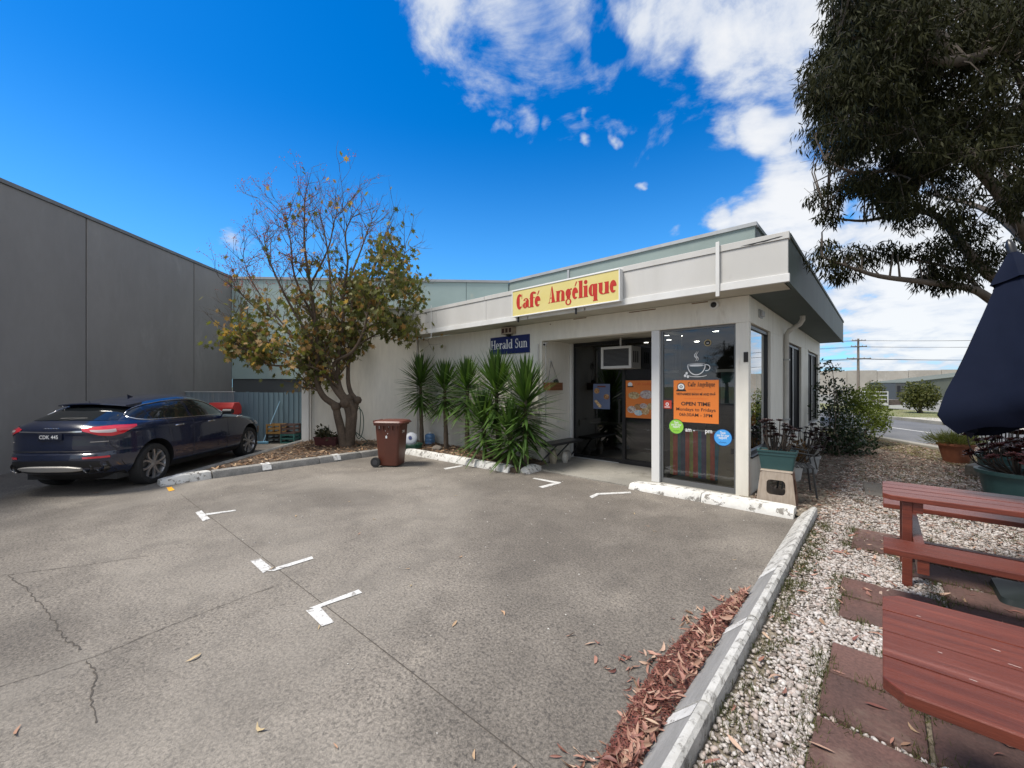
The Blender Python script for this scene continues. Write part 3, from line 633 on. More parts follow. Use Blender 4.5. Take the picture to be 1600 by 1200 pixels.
# roof, fascia, soffits
FYF, FXR, FZ0, FZ1 = 6.29, -.90, 3.045, 3.69
wbox('roof', mat('roof_sheet', (.35, .36, .36), .5), -10.1, 6.36, 3.30, -.97, 16.1, 3.36, bevel=0)
wbox('front_soffit', M_cream, -9.95, 6.31, 3.056, -.96, 6.868, 3.085, bevel=0)
wbox('side_soffit', M_green, -1.476, 6.872, 3.056, -.93, 16.25, 3.085, bevel=0)
xs = [-10.0, -8.36, -6.55, -1.74, FXR]
for i in range(4):
    wbox('fascia_board', M_fascia, xs[i] + .003, FYF, 3.155, xs[i + 1] - .003, FYF + .035, FZ1 - .085)
for a, b in ((-10.0, -5.33), (-5.30, -3.98), (-3.95, -.885)): wbox('fascia_trim', M_trim, a, FYF - .022, FZ0, b, FYF + .03, 3.152)
for a, b, dz in ((-10.0, -6.6, 0), (-6.59, -1.75, .006), (-1.74, FXR + .01, .012)): wbox('fascia_capping', M_fascia, a, FYF - .014, FZ1 - .082, b, FYF + .07, FZ1 + dz)
ys2 = [FYF + .036, 9.4, 12.6, 16.25]
for i in range(3): wbox('side_fascia_board', M_green, FXR - .035, ys2[i] + .003, FZ0 + .01, FXR, ys2[i + 1] - .003, FZ1 - .05)
wbox('side_capping', M_green, FXR - .06, FYF + .072, FZ1 - .048, FXR + .018, 16.27, FZ1 + .005)
wbox('side_lower_trim', M_green, FXR - .03, FYF + .04, FZ0 - .012, FXR + .012, 16.26, FZ0 + .008)
wbox('end_fascia', M_green, -10.0, 16.22, FZ0, -.937, 16.255, FZ1, bevel=0)
for x in (-1.74,): wbox('strap', M_trim, x - .025, FYF - .045, 2.97, x + .025, FYF - .024, FZ1 + .06)
for x in (-9.3, -8.55): part(MB().tube([(x, FYF - .026, 3.75), (x, FYF - .028, 3.02), (x, FYF - .03, 2.93), (x - .02, FYF - .06, 2.91)], .009), 'gutter_hook', M_trim, cf)
# pipes and conduits
M_pipe = mat('pvc_pipe', (.60, .58, .54), .5, (.5, .48, .44), 3, .8)
part(MB().tube([(-1.15, 9.65, 3.06), (-1.15, 9.65, 2.98), (-1.2, 9.68, 2.9), (-1.38, 9.75, 2.80), (-1.43, 9.77, 2.72), (-1.43, 9.77, .1)], .045, 12), 'downpipe', M_pipe, cf, smooth=50)
for z in (2.2, 1.0): wbox('pipe_bracket', M_flash, -1.49, 9.71, z, -1.375, 9.83, z + .03, bevel=0)
for x, yv, zt in ((-5.50, 6.845, 2.6), (-5.405, 6.99, 2.62), (-5.405, 7.12, 2.3), (-5.405, 7.2, 2.25)):
    part(MB().tube([(x, yv, zt), (x, yv, .12 if zt > 2.5 else 2.1)], .014), 'conduit', M_pipe, cf)
part(MB().tube([(-10.02, 6.835, .1), (-10.02, 6.835, 3.05)], .03), 'conduit', M_pipe, cf)
pp = C1 - cdv * .25 - cnv * .14; part(MB().tube([(pp.x, pp.y, .1), (pp.x, pp.y, 3.2)], .02), 'conduit', M_pipe, cf)
wbox('handrail_board', M_white, -5.422, 6.78, .72, -5.385, 7.75, .86); wbox('skirting_box', M_white, -5.52, 6.80, .02, -5.39, 6.868, .52)
for z_, y_ in ((.87, 6.95), (.87, 7.45)): part(MB().lathe([(.02, 0), (.02, .02), (.0, .03)], 8, T(-5.4, y_, z_)), 'cap', M_trim, cf)

pk = [(-1.46, 3.628), (-1.3, 3.634), (-1.15, 3.640), (-1.0, 3.650), (-.95, 3.648), (-1.0, 3.636), (-1.08, 3.632), (-1.16, 3.620), (-1.24, 3.624), (-1.31, 3.614), (-1.38, 3.622)]
part(MB().add([(x, FYF - .0165, z) for x, z in pk], [tuple(range(len(pk)))]), 'peeled_patch', M_dark, cf)
for x, z, w in ((-4.6, 3.03, .3), (-3.4, 3.02, .5), (-2.3, 3.03, .25), (-5.2, 2.99, .03)):
    part(MB().box(x, 6.8595, z - .006, x + w, 6.8615, z + .012), 'rust_stain', mat('rust', (.17, .10, .06), .9, (.3, .24, .17), 14, .9), cf)

# ------------------------------------------------------------------ signs, posters and fittings of the cafe
def XA(px, y): d = ray(px, 600); return d.x / d.y * y
def ZA(px, py, y): d = ray(px, py); return EYE + d.z * y / d.y
M_yel = mat('sign_yellow', hx(214, 199, 124), .45, hx(220, 206, 140), 2, .8)
M_red = mat('sign_red', hx(188, 44, 26), .5, hx(170, 38, 26), 6, .6)
M_navy = mat('sign_navy', hx(14, 32, 92), .35, hx(20, 40, 100), 3, .6)
M_sw = mat('sign_white', (.78, .78, .77), .45)
M_blk = mat('print_black', (.018, .016, .015), .6)
sg = thing('shop_sign', 'yellow fascia sign with red serif lettering reading Café Angélique', 'sign', (-4.43, 6.24, 3.10))
def lpart(mb, name, m, p, **kw): return wpar(mb.build(name, m, **kw), p)
lpart(MB().box(-5.64, 6.17, 3.105, -3.22, 6.285, 3.645), 'sign_box', M_trim, sg, bevel=.006)
fr = MB().box(-5.645, 6.155, 3.10, -3.215, 6.169, 3.122).box(-5.645, 6.155, 3.628, -3.215, 6.169, 3.65).box(-5.645, 6.156, 3.123, -5.625, 6.168, 3.627).box(-3.235, 6.156, 3.123, -3.215, 6.168, 3.627)
lpart(fr, 'sign_frame', M_sw, sg, bevel=.003)
lpart(MB().box(-5.624, 6.164, 3.123, -3.236, 6.1695, 3.627), 'sign_face', M_yel, sg)
yS = 6.163
x0, x1 = XA(807, yS), XA(844.5, yS); lpart(glyph_mb('Café', x1 - x0, .30, FRONT(x0, yS, 3.245), T_=.42, h=.045, sp=.04), 'lettering', M_red, sg)
x0, x1 = XA(857, yS), XA(963.5, yS); lpart(glyph_mb('Angélique', x1 - x0, .31, FRONT(x0, yS, 3.262), T_=.42, h=.045, sp=.04), 'lettering', M_red, sg)
for x in (-5.5, -4.1): lpart(MB().box(x - .012, 6.18, 2.99, x + .012, 6.21, 3.10), 'bracket', M_black, sg)
hsn = thing('newspaper_sign', 'navy blue metal sign with white lettering reading Herald Sun above yuccas', 'sign', (-6.35, 6.86, 2.43))
lpart(MB().box(-6.97, 6.84, 2.43, -5.75, 6.869, 2.835), 'sign_plate', M_navy, hsn, bevel=.003)
lpart(glyph_mb('Herald', .70, .21, FRONT(-6.945, 6.839, 2.55), T_=.16, h=.06, sp=.05), 'lettering', M_sw, hsn); lpart(glyph_mb('Sun', .36, .21, FRONT(-6.165, 6.839, 2.55), T_=.16, h=.06, sp=.05), 'lettering', M_sw, hsn)

# poster with opening hours on the corner window
M_or = mat('poster_orange', hx(222, 122, 48), .45, hx(228, 130, 54), 4, .5)
M_orin = mat('poster_orange_deep', hx(214, 98, 36), .5)
yG = 6.946
def poster(name, label, x0, x1, z0, z1, y, m, group=None):
    t = thing(name, label, 'poster', ((x0 + x1) / 2, y, z0), group=group)
    lpart(MB().box(x0, y, z0, x1, y + .002, z1), 'sheet', m, t); return t
def ftext(p, s, cx, z, size, y, m, width=None, bold=0.0, name='lettering', align='CENTER'):
    mb = text_mb(s, size, Matrix.Identity(4), bold, 'LEFT'); xs_ = [v[0] for v in mb.v]; w = max(xs_) - min(xs_)
    k = (width / w) if width else 1.0; a = min(xs_)
    x0 = cx - w * k / 2 if align == 'CENTER' else cx
    iv = sorted((min(mb.v[i][0] for i in f), max(mb.v[i][0] for i in f), f) for f in mb.f); words = []; end = -9
    for lo, hi, f in iv:
        if lo - end > size * .17: words.append([])
        words[-1].append(f); end = max(end, hi)
    for fs in words:
        ids = sorted({i for f in fs for i in f}); ix = {q: n for n, q in enumerate(ids)}
        lpart(MB().add([((mb.v[q][0] - a) * k, mb.v[q][1], 0.0) for q in ids], [tuple(ix[i] for i in f) for f in fs], FRONT(x0, y, z)), name, m, p)
def disc(cx, cz, r, y, n=28, rx=None): return MB().add([(cx + (rx or r) * math.cos(2 * math.pi * i / n), y, cz + r * math.sin(2 * math.pi * i / n)) for i in range(n)], [tuple(range(n))])
def arcring(cx, cz, rx, rz_, ix, iz, y, a0=0, a1=360, n=28):
    mb = MB(); vs = []
    for i in range(n + 1):
        a = R(a0 + (a1 - a0) * i / n); vs += [(cx + rx * math.cos(a), y, cz + rz_ * math.sin(a)), (cx + ix * math.cos(a), y, cz + iz * math.sin(a))]
    return mb.add(vs, [(2 * i, 2 * i + 2, 2 * i + 3, 2 * i + 1) for i in range(n)])
po = poster('opening_hours_poster', 'orange poster reading OPEN TIME Mondays to Fridays on corner window', -2.625, -1.915, 1.085, 1.785, yG, M_or)
xa, xb = -2.625, -1.915; yt = yG - .0015
lpart(disc(xa + .125, 1.675, .062, yt), 'badge', M_sw, po); lpart(arcring(xa + .125, 1.675, .066, .066, .054, .054, yt - .0004), 'badge_ring', M_blk, po)
lpart(MB().add([(xa + .04, yt - .0008, 1.60), (xa + .21, yt - .0008, 1.60), (xa + .195, yt - .0008, 1.632), (xa + .055, yt - .0008, 1.632)], [(0, 1, 2, 3)]), 'ribbon', M_blk, po)
lpart(arcring(xa + .125, 1.675, .026, .022, .016, .012, yt - .0009), 'cup_mark', M_blk, po)
lpart(glyph_mb('Cafe', .125, .075, FRONT(xa + .235, yt, 1.68), T_=.22, h=.06), 'lettering', M_blk, po); lpart(glyph_mb('Angelique', .27, .075, FRONT(xa + .385, yt, 1.68), T_=.22, h=.06), 'lettering', M_blk, po)
lpart(MB().box(xa + .24, yt - .0005, 1.632, xa + .45, yt, 1.64), 'small_print', M_orin, po)
ftext(po, 'VIETNAMESE BÁNH MÌ AND PHỞ', -2.27, 1.535, .055, yt, M_blk, .62, .0016)
ftext(po, 'OPEN TIME', -2.27, 1.365, .082, yt, M_blk, .46, .0026); ftext(po, 'Mondays to Fridays', -2.27, 1.275, .075, yt, M_blk, .62, .0008); ftext(po, '06h30AM - 3PM', -2.27, 1.185, .075, yt, M_blk, .52, .0008)
lpart(MB().box(-2.46, yt - .0004, 1.478, -2.08, yt, 1.482), 'rule', M_orin, po)
# round stickers and lettering on the glass
def sticker(name, label, cx, cz, r, m, rim, ink):
    t = thing(name, label, 'sticker', (cx, yG, cz - r)); lpart(MB().lathe([(r, 0), (r, .0016)], 36, FRONT(cx, yG, cz)), 'rim', rim, t)
    lpart(disc(cx, cz, r * .93, yG - .0024), 'face', m, t)
    for s, dz, w in (('Thank', .42, .62), ('you for your', .13, 1.35), ('support', -.14, .9)): ftext(t, s, cx, cz + dz * r, r * .42, yG - .003, M_sw, w * r, .001)
    cu = [(cx - r * .4 + i * r * .08, yG - .003, cz - r * (.55 + .07 * math.sin(i * 2.1))) for i in range(11)]
    lpart(MB().tube(cu, .0022, 4), 'scribble', ink, t); return t
sticker('round_sticker', 'lime green round thank-you sticker at left of corner window', -2.58, 1.0, .128, mat('sticker_green', hx(140, 198, 72), .4), mat('sticker_dgreen', hx(30, 70, 50), .4), mat('ink_green', hx(50, 110, 50), .5))
sticker('round_sticker', 'sky blue round thank-you sticker at right of corner window', -1.855, .875, .135, mat('sticker_blue', hx(72, 156, 226), .4), mat('sticker_dblue', hx(24, 60, 110), .4), mat('ink_blue', hx(20, 50, 110), .5))
hl = thing('window_lettering', 'white am and pm lettering below the orange opening poster', 'lettering', (-2.2, yG, .9))
ftext(hl, 'am -', -2.355, .93, .1, yG, M_sw, .15, .0015); ftext(hl, 'pm', -2.065, .93, .1, yG, M_sw, .105, .0015)
cup = thing('coffee_cup_decal', 'white coffee cup decal with steam above the orange poster', 'decal', (-2.25, yG, 1.8))
lpart(arcring(-2.255, 2.035, .145, .026, .135, .018, yG), 'rim', M_sw, cup); lpart(arcring(-2.255, 2.035, .145, .17, .130, .155, yG - .0003, 185, 355), 'bowl', M_sw, cup)
lpart(arcring(-2.10, 1.985, .06, .055, .047, .042, yG - .0006, -110, 120), 'handle', M_sw, cup); lpart(arcring(-2.24, 1.87, .15, .035, .14, .025, yG - .0006, 190, 350), 'saucer', M_sw, cup)
lpart(disc(-2.255, 2.03, .014, yG - .0009, rx=.11), 'coffee', M_sw, cup)
for dx in (-.012, .014): lpart(MB().tube([(-2.255 + dx + .02 * math.sin(i * 1.3), yG - .0005, 2.10 + i * .026) for i in range(7)], [.003, .006, .009, .009, .007, .005, .002], 6), 'steam', M_sw, cup)
for a, b in ((-2.435, 1.86), (-2.39, 1.845), (-2.41, 1.90)): lpart(disc(a, b, .024, yG, 12, .02), 'bean', M_sw, cup)
rs = thing('small_sticker', 'small square red sticker beside the orange opening poster', 'sticker', (-2.74, yG, 1.30))
lpart(MB().box(-2.81, yG, 1.30, -2.66, yG + .002, 1.44), 'sheet', mat('sticker_red', hx(176, 62, 44), .4), rs); lpart(arcring(-2.735, 1.375, .028, .028, .016, .016, yG - .001), 'mark', M_sw, rs); lpart(MB().box(-2.78, yG - .001, 1.32, -2.69, yG - .0006, 1.332), 'caption', M_sw, rs)
cl = thing('round_badge', 'small gold-rimmed round badge high on the corner window', 'badge', (-2.08, yG, 2.33)); lpart(arcring(-2.08, 2.385, .055, .055, .04, .04, yG), 'rim', mat('gold', (.35, .27, .12), .4), cl); lpart(disc(-2.08, 2.385, .04, yG - .0004), 'face', M_dark, cl); ftext(cl, 'as', -2.08, 2.37, .05, yG - .0008, M_sw, .035)
# posters on the entry doors
yD = DY + .024
pm = poster('menu_poster', 'orange menu poster with bowls and dishes on the entry glass', XA(977, yD), XA(1024, yD), 1.015, 1.80, yD, M_or)
xa, xb = XA(977, yD), XA(1024, yD); w_ = xb - xa; yt = yD - .0015
food = [mat('food%d' % i, hx(*c), .5, hx(*d), 30, .9) for i, (c, d) in enumerate((((205, 190, 150), (150, 110, 60)), ((210, 205, 200), (150, 120, 120)), ((150, 190, 210), (220, 225, 220)), ((120, 70, 40), (190, 150, 100)), ((225, 220, 210), (120, 60, 40)), ((170, 120, 60), (220, 200, 160))))]
for i, (u, v, r1, r2) in enumerate(((.3, .60, .20, .10), (.72, .63, .22, .12), (.45, .14, .14, .08), (.45, .30, .14, .08), (.22, .22, .15, .10), (.68, .20, .13, .11), (.85, .32, .12, .09), (.62, .33, .12, .07))):
    lpart(disc(xa + u * w_, 1.015 + v * .785, r2 * .75, yt - .0006 * i, 20, r1 * w_), 'dish', food[i % 6], pm)
lpart(disc(xa + .17 * w_, 1.715, .05, yt), 'badge', M_sw, pm); lpart(MB().box(xa + .07 * w_, yt - .0006, 1.66, xa + .28 * w_, yt - .0003, 1.685), 'ribbon', M_blk, pm)
lpart(glyph_mb('Cafe', w_ * .18, .06, FRONT(xa + .35 * w_, yt, 1.70), T_=.2, h=.06), 'lettering', M_orin, pm); lpart(glyph_mb('Angelique', w_ * .36, .06, FRONT(xa + .57 * w_, yt, 1.70), T_=.2, h=.06), 'lettering', M_orin, pm)
pb = poster('food_poster', 'dim blue food poster on the left glass entry door', XA(927, yD), XA(953, yD), 1.17, 1.73, yD, mat('poster_blue', hx(92, 104, 132), .5, hx(80, 92, 122), 5, .6))
xa, xb = XA(927, yD), XA(953, yD); w_ = xb - xa
for i, (u, v, r1, r2) in enumerate(((.22, .72, .17, .06), (.8, .49, .17, .06))): lpart(disc(xa + u * w_, 1.17 + v * .56, r2, yt, 18, r1 * w_), 'dish', food[3], pb)
lpart(MB().add([(xa + .05 * w_, yt, 1.35), (xa + .2 * w_, yt, 1.37), (xa + .5 * w_, yt, 1.25), (xa + .48 * w_, yt, 1.20), (xa + .35 * w_, yt, 1.205)], [(0, 1, 2, 3, 4)]), 'roll', food[5], pb)
lpart(MB().box(xa + .25 * w_, yt - .0003, 1.655, xa + .75 * w_, yt, 1.69), 'heading', mat('dull_red', hx(100, 50, 40), .6), pb)
sp_ = poster('side_poster', 'orange menu poster hanging behind the side corner window', 0, .001, 0, .001, 30, M_or); bpy.data.objects.remove(sp_.children[0])
sp_.location = (-1.62, 7.7, 1.1); lpart(MB().box(-1.622, 7.42, 1.02, -1.618, 8.02, 1.92), 'sheet', M_or, sp_)
for i, (u, v) in enumerate(((.3, .5), (.6, .62), (.4, .25), (.7, .3))): lpart(MB().add([(-1.6165, 7.42 + u * .6 + .1 * math.cos(a * .5236), 1.02 + v * .9 + .08 * math.sin(a * .5236)) for a in range(12)], [tuple(range(12))]), 'dish', food[i], sp_)
# air conditioner
ac = thing('air_conditioner', 'white boxy window air conditioner hanging over the dark entry', 'appliance', (-4.05, 7.8, 2.05))
ax0, ax1, az0, az1 = XA(939, 7.58), XA(986.5, 7.58), 2.045, 2.50
lpart(MB().box(ax0, 7.60, az0, ax1, 8.02, az1), 'case', mat('ac_case', (.36, .35, .33), .5), ac, bevel=.008)
b = MB().box(ax0, 7.575, az0, ax0 + .055, 7.599, az1).box(ax1 - .055, 7.575, az0, ax1, 7.599, az1).box(ax0 + .056, 7.576, az0, ax1 - .056, 7.599, az0 + .055).box(ax0 + .056, 7.576, az1 - .05, ax1 - .056, 7.599, az1); lpart(b, 'bezel', mat('ac_bezel', (.50, .49, .46), .5), ac, bevel=.003)
lpart(MB().box(ax0 + .056, 7.592, az0 + .056, ax1 - .056, 7.5995, az1 - .051), 'grille_backing', M_dark, ac)
for i in range(14): lpart(MB().box(ax0 + .058, 7.584, az0 + .075 + i * .025, ax1 - .058, 7.591, az0 + .083 + i * .025), 'slat', mat('ac_slat', (.10, .10, .10), .5), ac)
for i in range(3): lpart(MB().box(ax1 + .0005, 7.66 + i * .09, az0 + .12, ax1 + .003, 7.71 + i * .09, az1 - .1), 'side_vent', M_dark, ac)
lpart(MB().tube([(-4.0, 7.7, 2.5), (-4.0, 7.7, 2.68)], .02), 'hanger', M_trim, ac)
# bench, planter box and jars in the recess
be = thing('bench', 'low black padded bench on folding legs in the cafe entry recess', 'bench', (-5.18, 7.3, .018))
lpart(MB().box(-5.37, 6.66, .43, -5.00, 7.86, .485), 'seat', mat('black_vinyl', (.022, .022, .024), .42), be, bevel=.02)
for y in (6.8, 7.25, 7.7): lpart(MB().tube([(-5.34, y - .16 if y < 7.5 else y + .1, .02), (-5.05, y + .1, .43)], .016), 'leg', M_black, be)
lpart(MB().tube([(-5.2, 6.7, .42), (-5.2, 7.8, .42)], .014), 'rail', M_black, be)
for (x, y, h, r, c, lb) in ((-5.25, 7.05, .30, .09, (.42, .36, .26), 'tan and white stone jar on the floor under the black bench'), (-5.12, 7.30, .24, .08, (.55, .52, .45), 'cream rounded jar beneath the middle of the black bench'), (-5.28, 7.62, .2, .1, (.5, .48, .43), 'squat pale pot beneath the far end of the black bench')):
    j = thing('stone_jar', lb, 'jar', (x, y, .018), group='jars under the bench'); c2 = tuple(v * .6 for v in c); mj = mat('jar%.2f' % x, c, .6, c2, 9, .9)
    MB().lathe([(r * .7, 0), (r, h * .35), (r * .95, h * .6), (r * .6, h * .85)], 16).build('body', mj, j, smooth=60); MB().lathe([(r * .72, h * .85), (r * .72, h * .93), (r * .2, h)], 16).build('lid', mj, j, smooth=60)
hp = thing('hanging_planter', 'small brown wooden box hanging by wires in the entry recess', 'planter', (-5.33, 7.15, 1.58))
M_wood = mat('planter_wood', (.20, .085, .035), .6, (.14, .055, .025), 6, .9, .2, 40, stretch=(1, .3, 4))
bx_ = [(-5.415, 6.92, 1.59, -5.40, 7.38, 1.76), (-5.245, 6.92, 1.59, -5.23, 7.38, 1.76), (-5.399, 6.92, 1.59, -5.246, 6.935, 1.758), (-5.399, 7.365, 1.59, -5.246, 7.38, 1.758), (-5.40, 6.936, 1.592, -5.246, 7.364, 1.605)]
for q in bx_: lpart(MB().box(*q), 'board', M_wood, hp)
for y in (6.95, 7.35): lpart(MB().tube([(-5.32, y, 1.76), (-5.38, 7.15, 2.22)], .004, 5), 'wire', M_black, hp)
lpart(MB().lathe([(.0, -.05), (.05, -.02), (.06, .03), (.03, .07), (0, .08)], 10, T(-5.32, 7.25, 1.76)), 'soil_lump', M_dark, hp, smooth=60)
lpart(MB().tube([(-5.42, 7.15, 2.22), (-5.37, 7.15, 2.22)], .01), 'hook', M_flash, hp)
# meter box, cameras, lamp
vb = thing('vent_box', 'small beige slotted vent box under the eave above navy sign', 'box', (-6.33, 6.79, 2.87))
M_vent = mat('vent_beige', (.40, .33, .26), .6, (.32, .26, .2), 4, .8)
lpart(MB().box(-6.50, 6.72, 2.87, -6.16, 6.868, 3.03), 'case', M_vent, vb, bevel=.006)
for i in range(3): lpart(MB().box(-6.47 + i * .11, 6.716, 2.90, -6.40 + i * .11, 6.7195, 3.0), 'slot', mat('slot_brown', (.06, .03, .025), .8), vb)
lpart(MB().lathe([(.0, -.06), (.05, -.045), (.065, 0)], 14, T(-6.33, 6.79, 2.87)), 'sensor', M_black, vb, smooth=60)
sc1 = thing('security_camera', 'small white dome camera under the eave near the corner', 'camera', (-1.95, 6.8, 2.95)); lpart(MB().lathe([(.065, 0), (.065, .05), (.05, .06)], 18, FRONT(-1.95, 6.858, 2.96)), 'housing', M_trim, sc1, smooth=50); lpart(MB().lathe([(.045, .06), (.03, .085), (0, .095)], 14, FRONT(-1.95, 6.858, 2.96)), 'lens', M_black, sc1, smooth=60)
sc2 = thing('security_camera', 'small white bullet camera at the top of the recess wall', 'camera', (-5.38, 6.95, 2.58)); lpart(MB().tube([(-5.42, 6.98, 2.63), (-5.36, 6.94, 2.60)], .014), 'bracket', M_trim, sc2); lpart(MB().tube([(-5.37, 6.99, 2.61), (-5.33, 6.84, 2.57)], .035, 12), 'housing', M_trim, sc2); lpart(MB().tube([(-5.33, 6.838, 2.57), (-5.329, 6.834, 2.569)], .025, 12), 'lens', M_black, sc2)
sl_ = thing('wall_lamp', 'small grey square wall lamp high on the side wall', 'lamp', (-1.44, 7.6, 2.85)); lpart(MB().box(-1.477, 7.5, 2.80, -1.455, 7.72, 2.93), 'back_plate', M_flash, sl_); lpart(MB().box(-1.454, 7.52, 2.82, -1.42, 7.70, 2.91), 'diffuser', mat('lamp_grey', (.4, .4, .4), .4), sl_, bevel=.008)
nb = thing('notice_plate', 'small black plate screwed to the white corner post', 'plate', (-1.52, 6.86, 2.1)); lpart(MB().box(-1.545, 6.858, 2.05, -1.485, 6.8655, 2.2), 'sheet', M_blk, nb)
# things just inside the corner window
cbx = thing('folded_cardboard', 'stack of folded tan cardboard boxes inside the corner window', 'cardboard', (-1.85, 7.1, .016))
M_card = mat('cardboard', (.40, .31, .20), .8, (.33, .25, .16), 3, .8)
for i in range(5):
    tl = .08 + .03 * i
    lpart(MB().add([(-1.93 - .015 * i, 6.99 + .035 * i, .02), (-1.70, 6.99 + .035 * i, .02), (-1.70, 7.05 + .05 * i, .34 + .12 * i), (-1.83 - .01 * i, 7.05 + .05 * i, .36 + .12 * i), (-1.93 - .015 * i, 7.04 + .05 * i, .22 + .12 * i),
                    (-1.93 - .015 * i, 7.0 + .035 * i, .02), (-1.70, 7.0 + .035 * i, .02), (-1.70, 7.06 + .05 * i, .34 + .12 * i), (-1.83 - .01 * i, 7.06 + .05 * i, .36 + .12 * i), (-1.93 - .015 * i, 7.05 + .05 * i, .22 + .12 * i)],
                   [(0, 1, 2, 3, 4), (9, 8, 7, 6, 5), (0, 5, 6, 1), (1, 6, 7, 2), (2, 7, 8, 3), (3, 8, 9, 4), (4, 9, 5, 0)]), 'cardboard_sheet', M_card, cbx)
lpart(MB().box(-1.80, 7.18, .60, -1.72, 7.185, .68), 'handle_hole', M_dark, cbx)
cu = thing('striped_curtain', 'low curtain of coloured vertical stripes behind the corner window', 'curtain', (-2.25, 7.22, .02))
cols = [(120, 112, 40), (130, 52, 34), (36, 66, 70), (40, 46, 60), (118, 50, 34), (104, 100, 44), (120, 46, 36), (36, 84, 88), (60, 50, 70), (110, 100, 50), (120, 52, 36), (40, 70, 76)]
for i, c in enumerate(cols):
    a = -2.80 + i * .068; mb = MB(); vs = []
    for k in range(5):
        x = a + .0675 * k / 4; y = 7.22 + .02 * math.sin((x + 3) * 40); vs += [(x, y, .12), (x, y, .92)]
    mb.add(vs, [(2 * k, 2 * k + 2, 2 * k + 3, 2 * k + 1) for k in range(4)]); lpart(mb, 'stripe', mat('stripe%d' % i, hx(*[min(v * 2.0, 255) for v in c]), .8, hx(*[min(v * 1.6, 255) for v in c]), 9, .8), cu, smooth=180)
lpart(MB().tube([(-2.82, 7.22, .93), (-1.98, 7.22, .93)], .012), 'rod', M_trim, cu)

# ------------------------------------------------------------------ wheelie bin
bn_ = thing('wheelie_bin', 'dark red-brown plastic wheelie bin standing in front of the yuccas', 'bin', (-7.70, 4.62, 0), R(125))
M_bin = mat('bin_plastic', (.105, .030, .017), .42, (.085, .026, .016), 4, .8, .05, 120, dirt=(.14, .075, .055), dscale=3, dlo=.64, dhi=.8)
def rring(w, d, z, r=.05, n=4, dy=0): return [(x, y + dy, z) for x, y in rect_round(w, d, r, n)]
MB().loft([rring(.40, .42, .03), rring(.405, .43, .06), rring(.47, .53, .80), rring(.475, .535, .86), rring(.53, .60, .865), rring(.53, .60, .90)]).build('body', M_bin, bn_, smooth=35)
ld = MB().loft([rring(.55, .64, .902, .06, 4, -.015), rring(.56, .65, .925, .06, 4, -.015), rring(.52, .60, .955, .07, 4, -.02), rring(.34, .40, .975, .07, 4, -.02)]).build('lid', mat('bin_lid', (.13, .042, .028), .45, (.105, .036, .026), 4, .8, .05, 90), bn_, smooth=30)
MB().box(-.2, .28, .93, .2, .33, .965).build('hinge_bar', M_bin, ld, bevel=.01)
MB().box(-.22, -.355, .905, .22, -.325, .93).build('lid_lip', M_bin, ld, bevel=.008)
for s in (-1, 1):
    wl = MB().lathe([(.03, -.025), (.10, -.025), (.105, -.01), (.105, .01), (.10, .025), (.03, .025)], 22, T(s * .265, .235, .105) @ RY(R(90))).build('wheel', mat('bin_tyre', (.016, .016, .017), .7), bn_, smooth=40)
    MB().lathe([(.0, -.03), (.055, -.029), (.055, .029), (0, .03)], 14, T(s * .265, .235, .105) @ RY(R(90))).build('hub', mat('bin_hub', (.04, .04, .045), .5), wl)
MB().tube([(-.27, .235, .105), (.27, .235, .105)], .012).build('axle', M_dark, bn_)
for i in range(5): MB().box(-.275, -.22 + i * .1 - .006, .78, -.233, -.22 + i * .1 + .006, .863).build('rib', M_bin, bn_)
for (y, z, w, h) in ((.0, .60, .035, .05), (-.02, .69, .016, .012), (.03, .75, .012, .01), (.16, .80, .02, .055), (.01, .655, .012, .008), (-.04, .83, .012, .012)):
    k_ = (.47 + (z - .8) * .088) / 2
    MB().box(-k_ - .004, y, z, -k_ - .0005, y + w, z + h).build('white_scrap', M_sw, bn_)
k_ = .262; text_mb('240', .085, Matrix(((1, 0, 0, -.07), (0, 0, -1, -k_), (0, 1, 0, .70), (0, 0, 0, 1))), .001).build('number', M_sw, bn_)

# ------------------------------------------------------------------ parked car (local: +x forward from the rear axle, +y left, z up)
CF = Vector((-.71, .704, 0)).normalized()
car = thing('parked_car', 'dark navy blue luxury SUV parked beside the grey wall', 'car', (-9.906, .40, 0), math.atan2(CF.y, CF.x)); car.scale = (.9, .9, 1.0)
M_body = mat('car_paint', (.005, .0105, .033), .22, (.0058, .012, .038), 3, .6, coat=1.0)
M_cg = mat('car_glass', (.010, .012, .013), .04, spec=.8)
M_chrome = mat('chrome', (.75, .75, .76), .14, metal=1.0)
M_plastic = mat('car_plastic', (.012, .012, .013), .5)
M_tyre = mat('car_tyre', (.014, .014, .015), .8)
M_silver = mat('silver_trim', (.42, .40, .37), .45, metal=.3)
M_dchrome = mat('dark_chrome', (.12, .12, .125), .3, metal=1.0)
ZL = [.20, .26, .33, .42, .50, .58, .64, .66, .69, .76, .84, .92, .98, 1.02, 1.06, 1.10, 1.14, 1.18, 1.24, 1.30, 1.36, 1.40, 1.435, 1.465, 1.49, 1.51, 1.522, 1.53]
def itp(z, tab): return float(np.interp(z, [a for a, _ in tab], [b for _, b in tab]))
XR = [(.20, -.62), (.26, -.72), (.33, -.84), (.42, -.965), (.50, -.985), (.58, -.985), (.64, -.975), (.66, -.95), (.76, -.955), (.84, -.95), (.92, -.945), (.98, -.955), (1.02, -.95), (1.06, -.92), (1.10, -.875), (1.14, -.80), (1.18, -.70), (1.24, -.54), (1.30, -.38), (1.36, -.20), (1.40, -.02), (1.435, .16), (1.465, .36), (1.49, .62), (1.51, .92), (1.522, 1.12), (1.53, 1.3)]
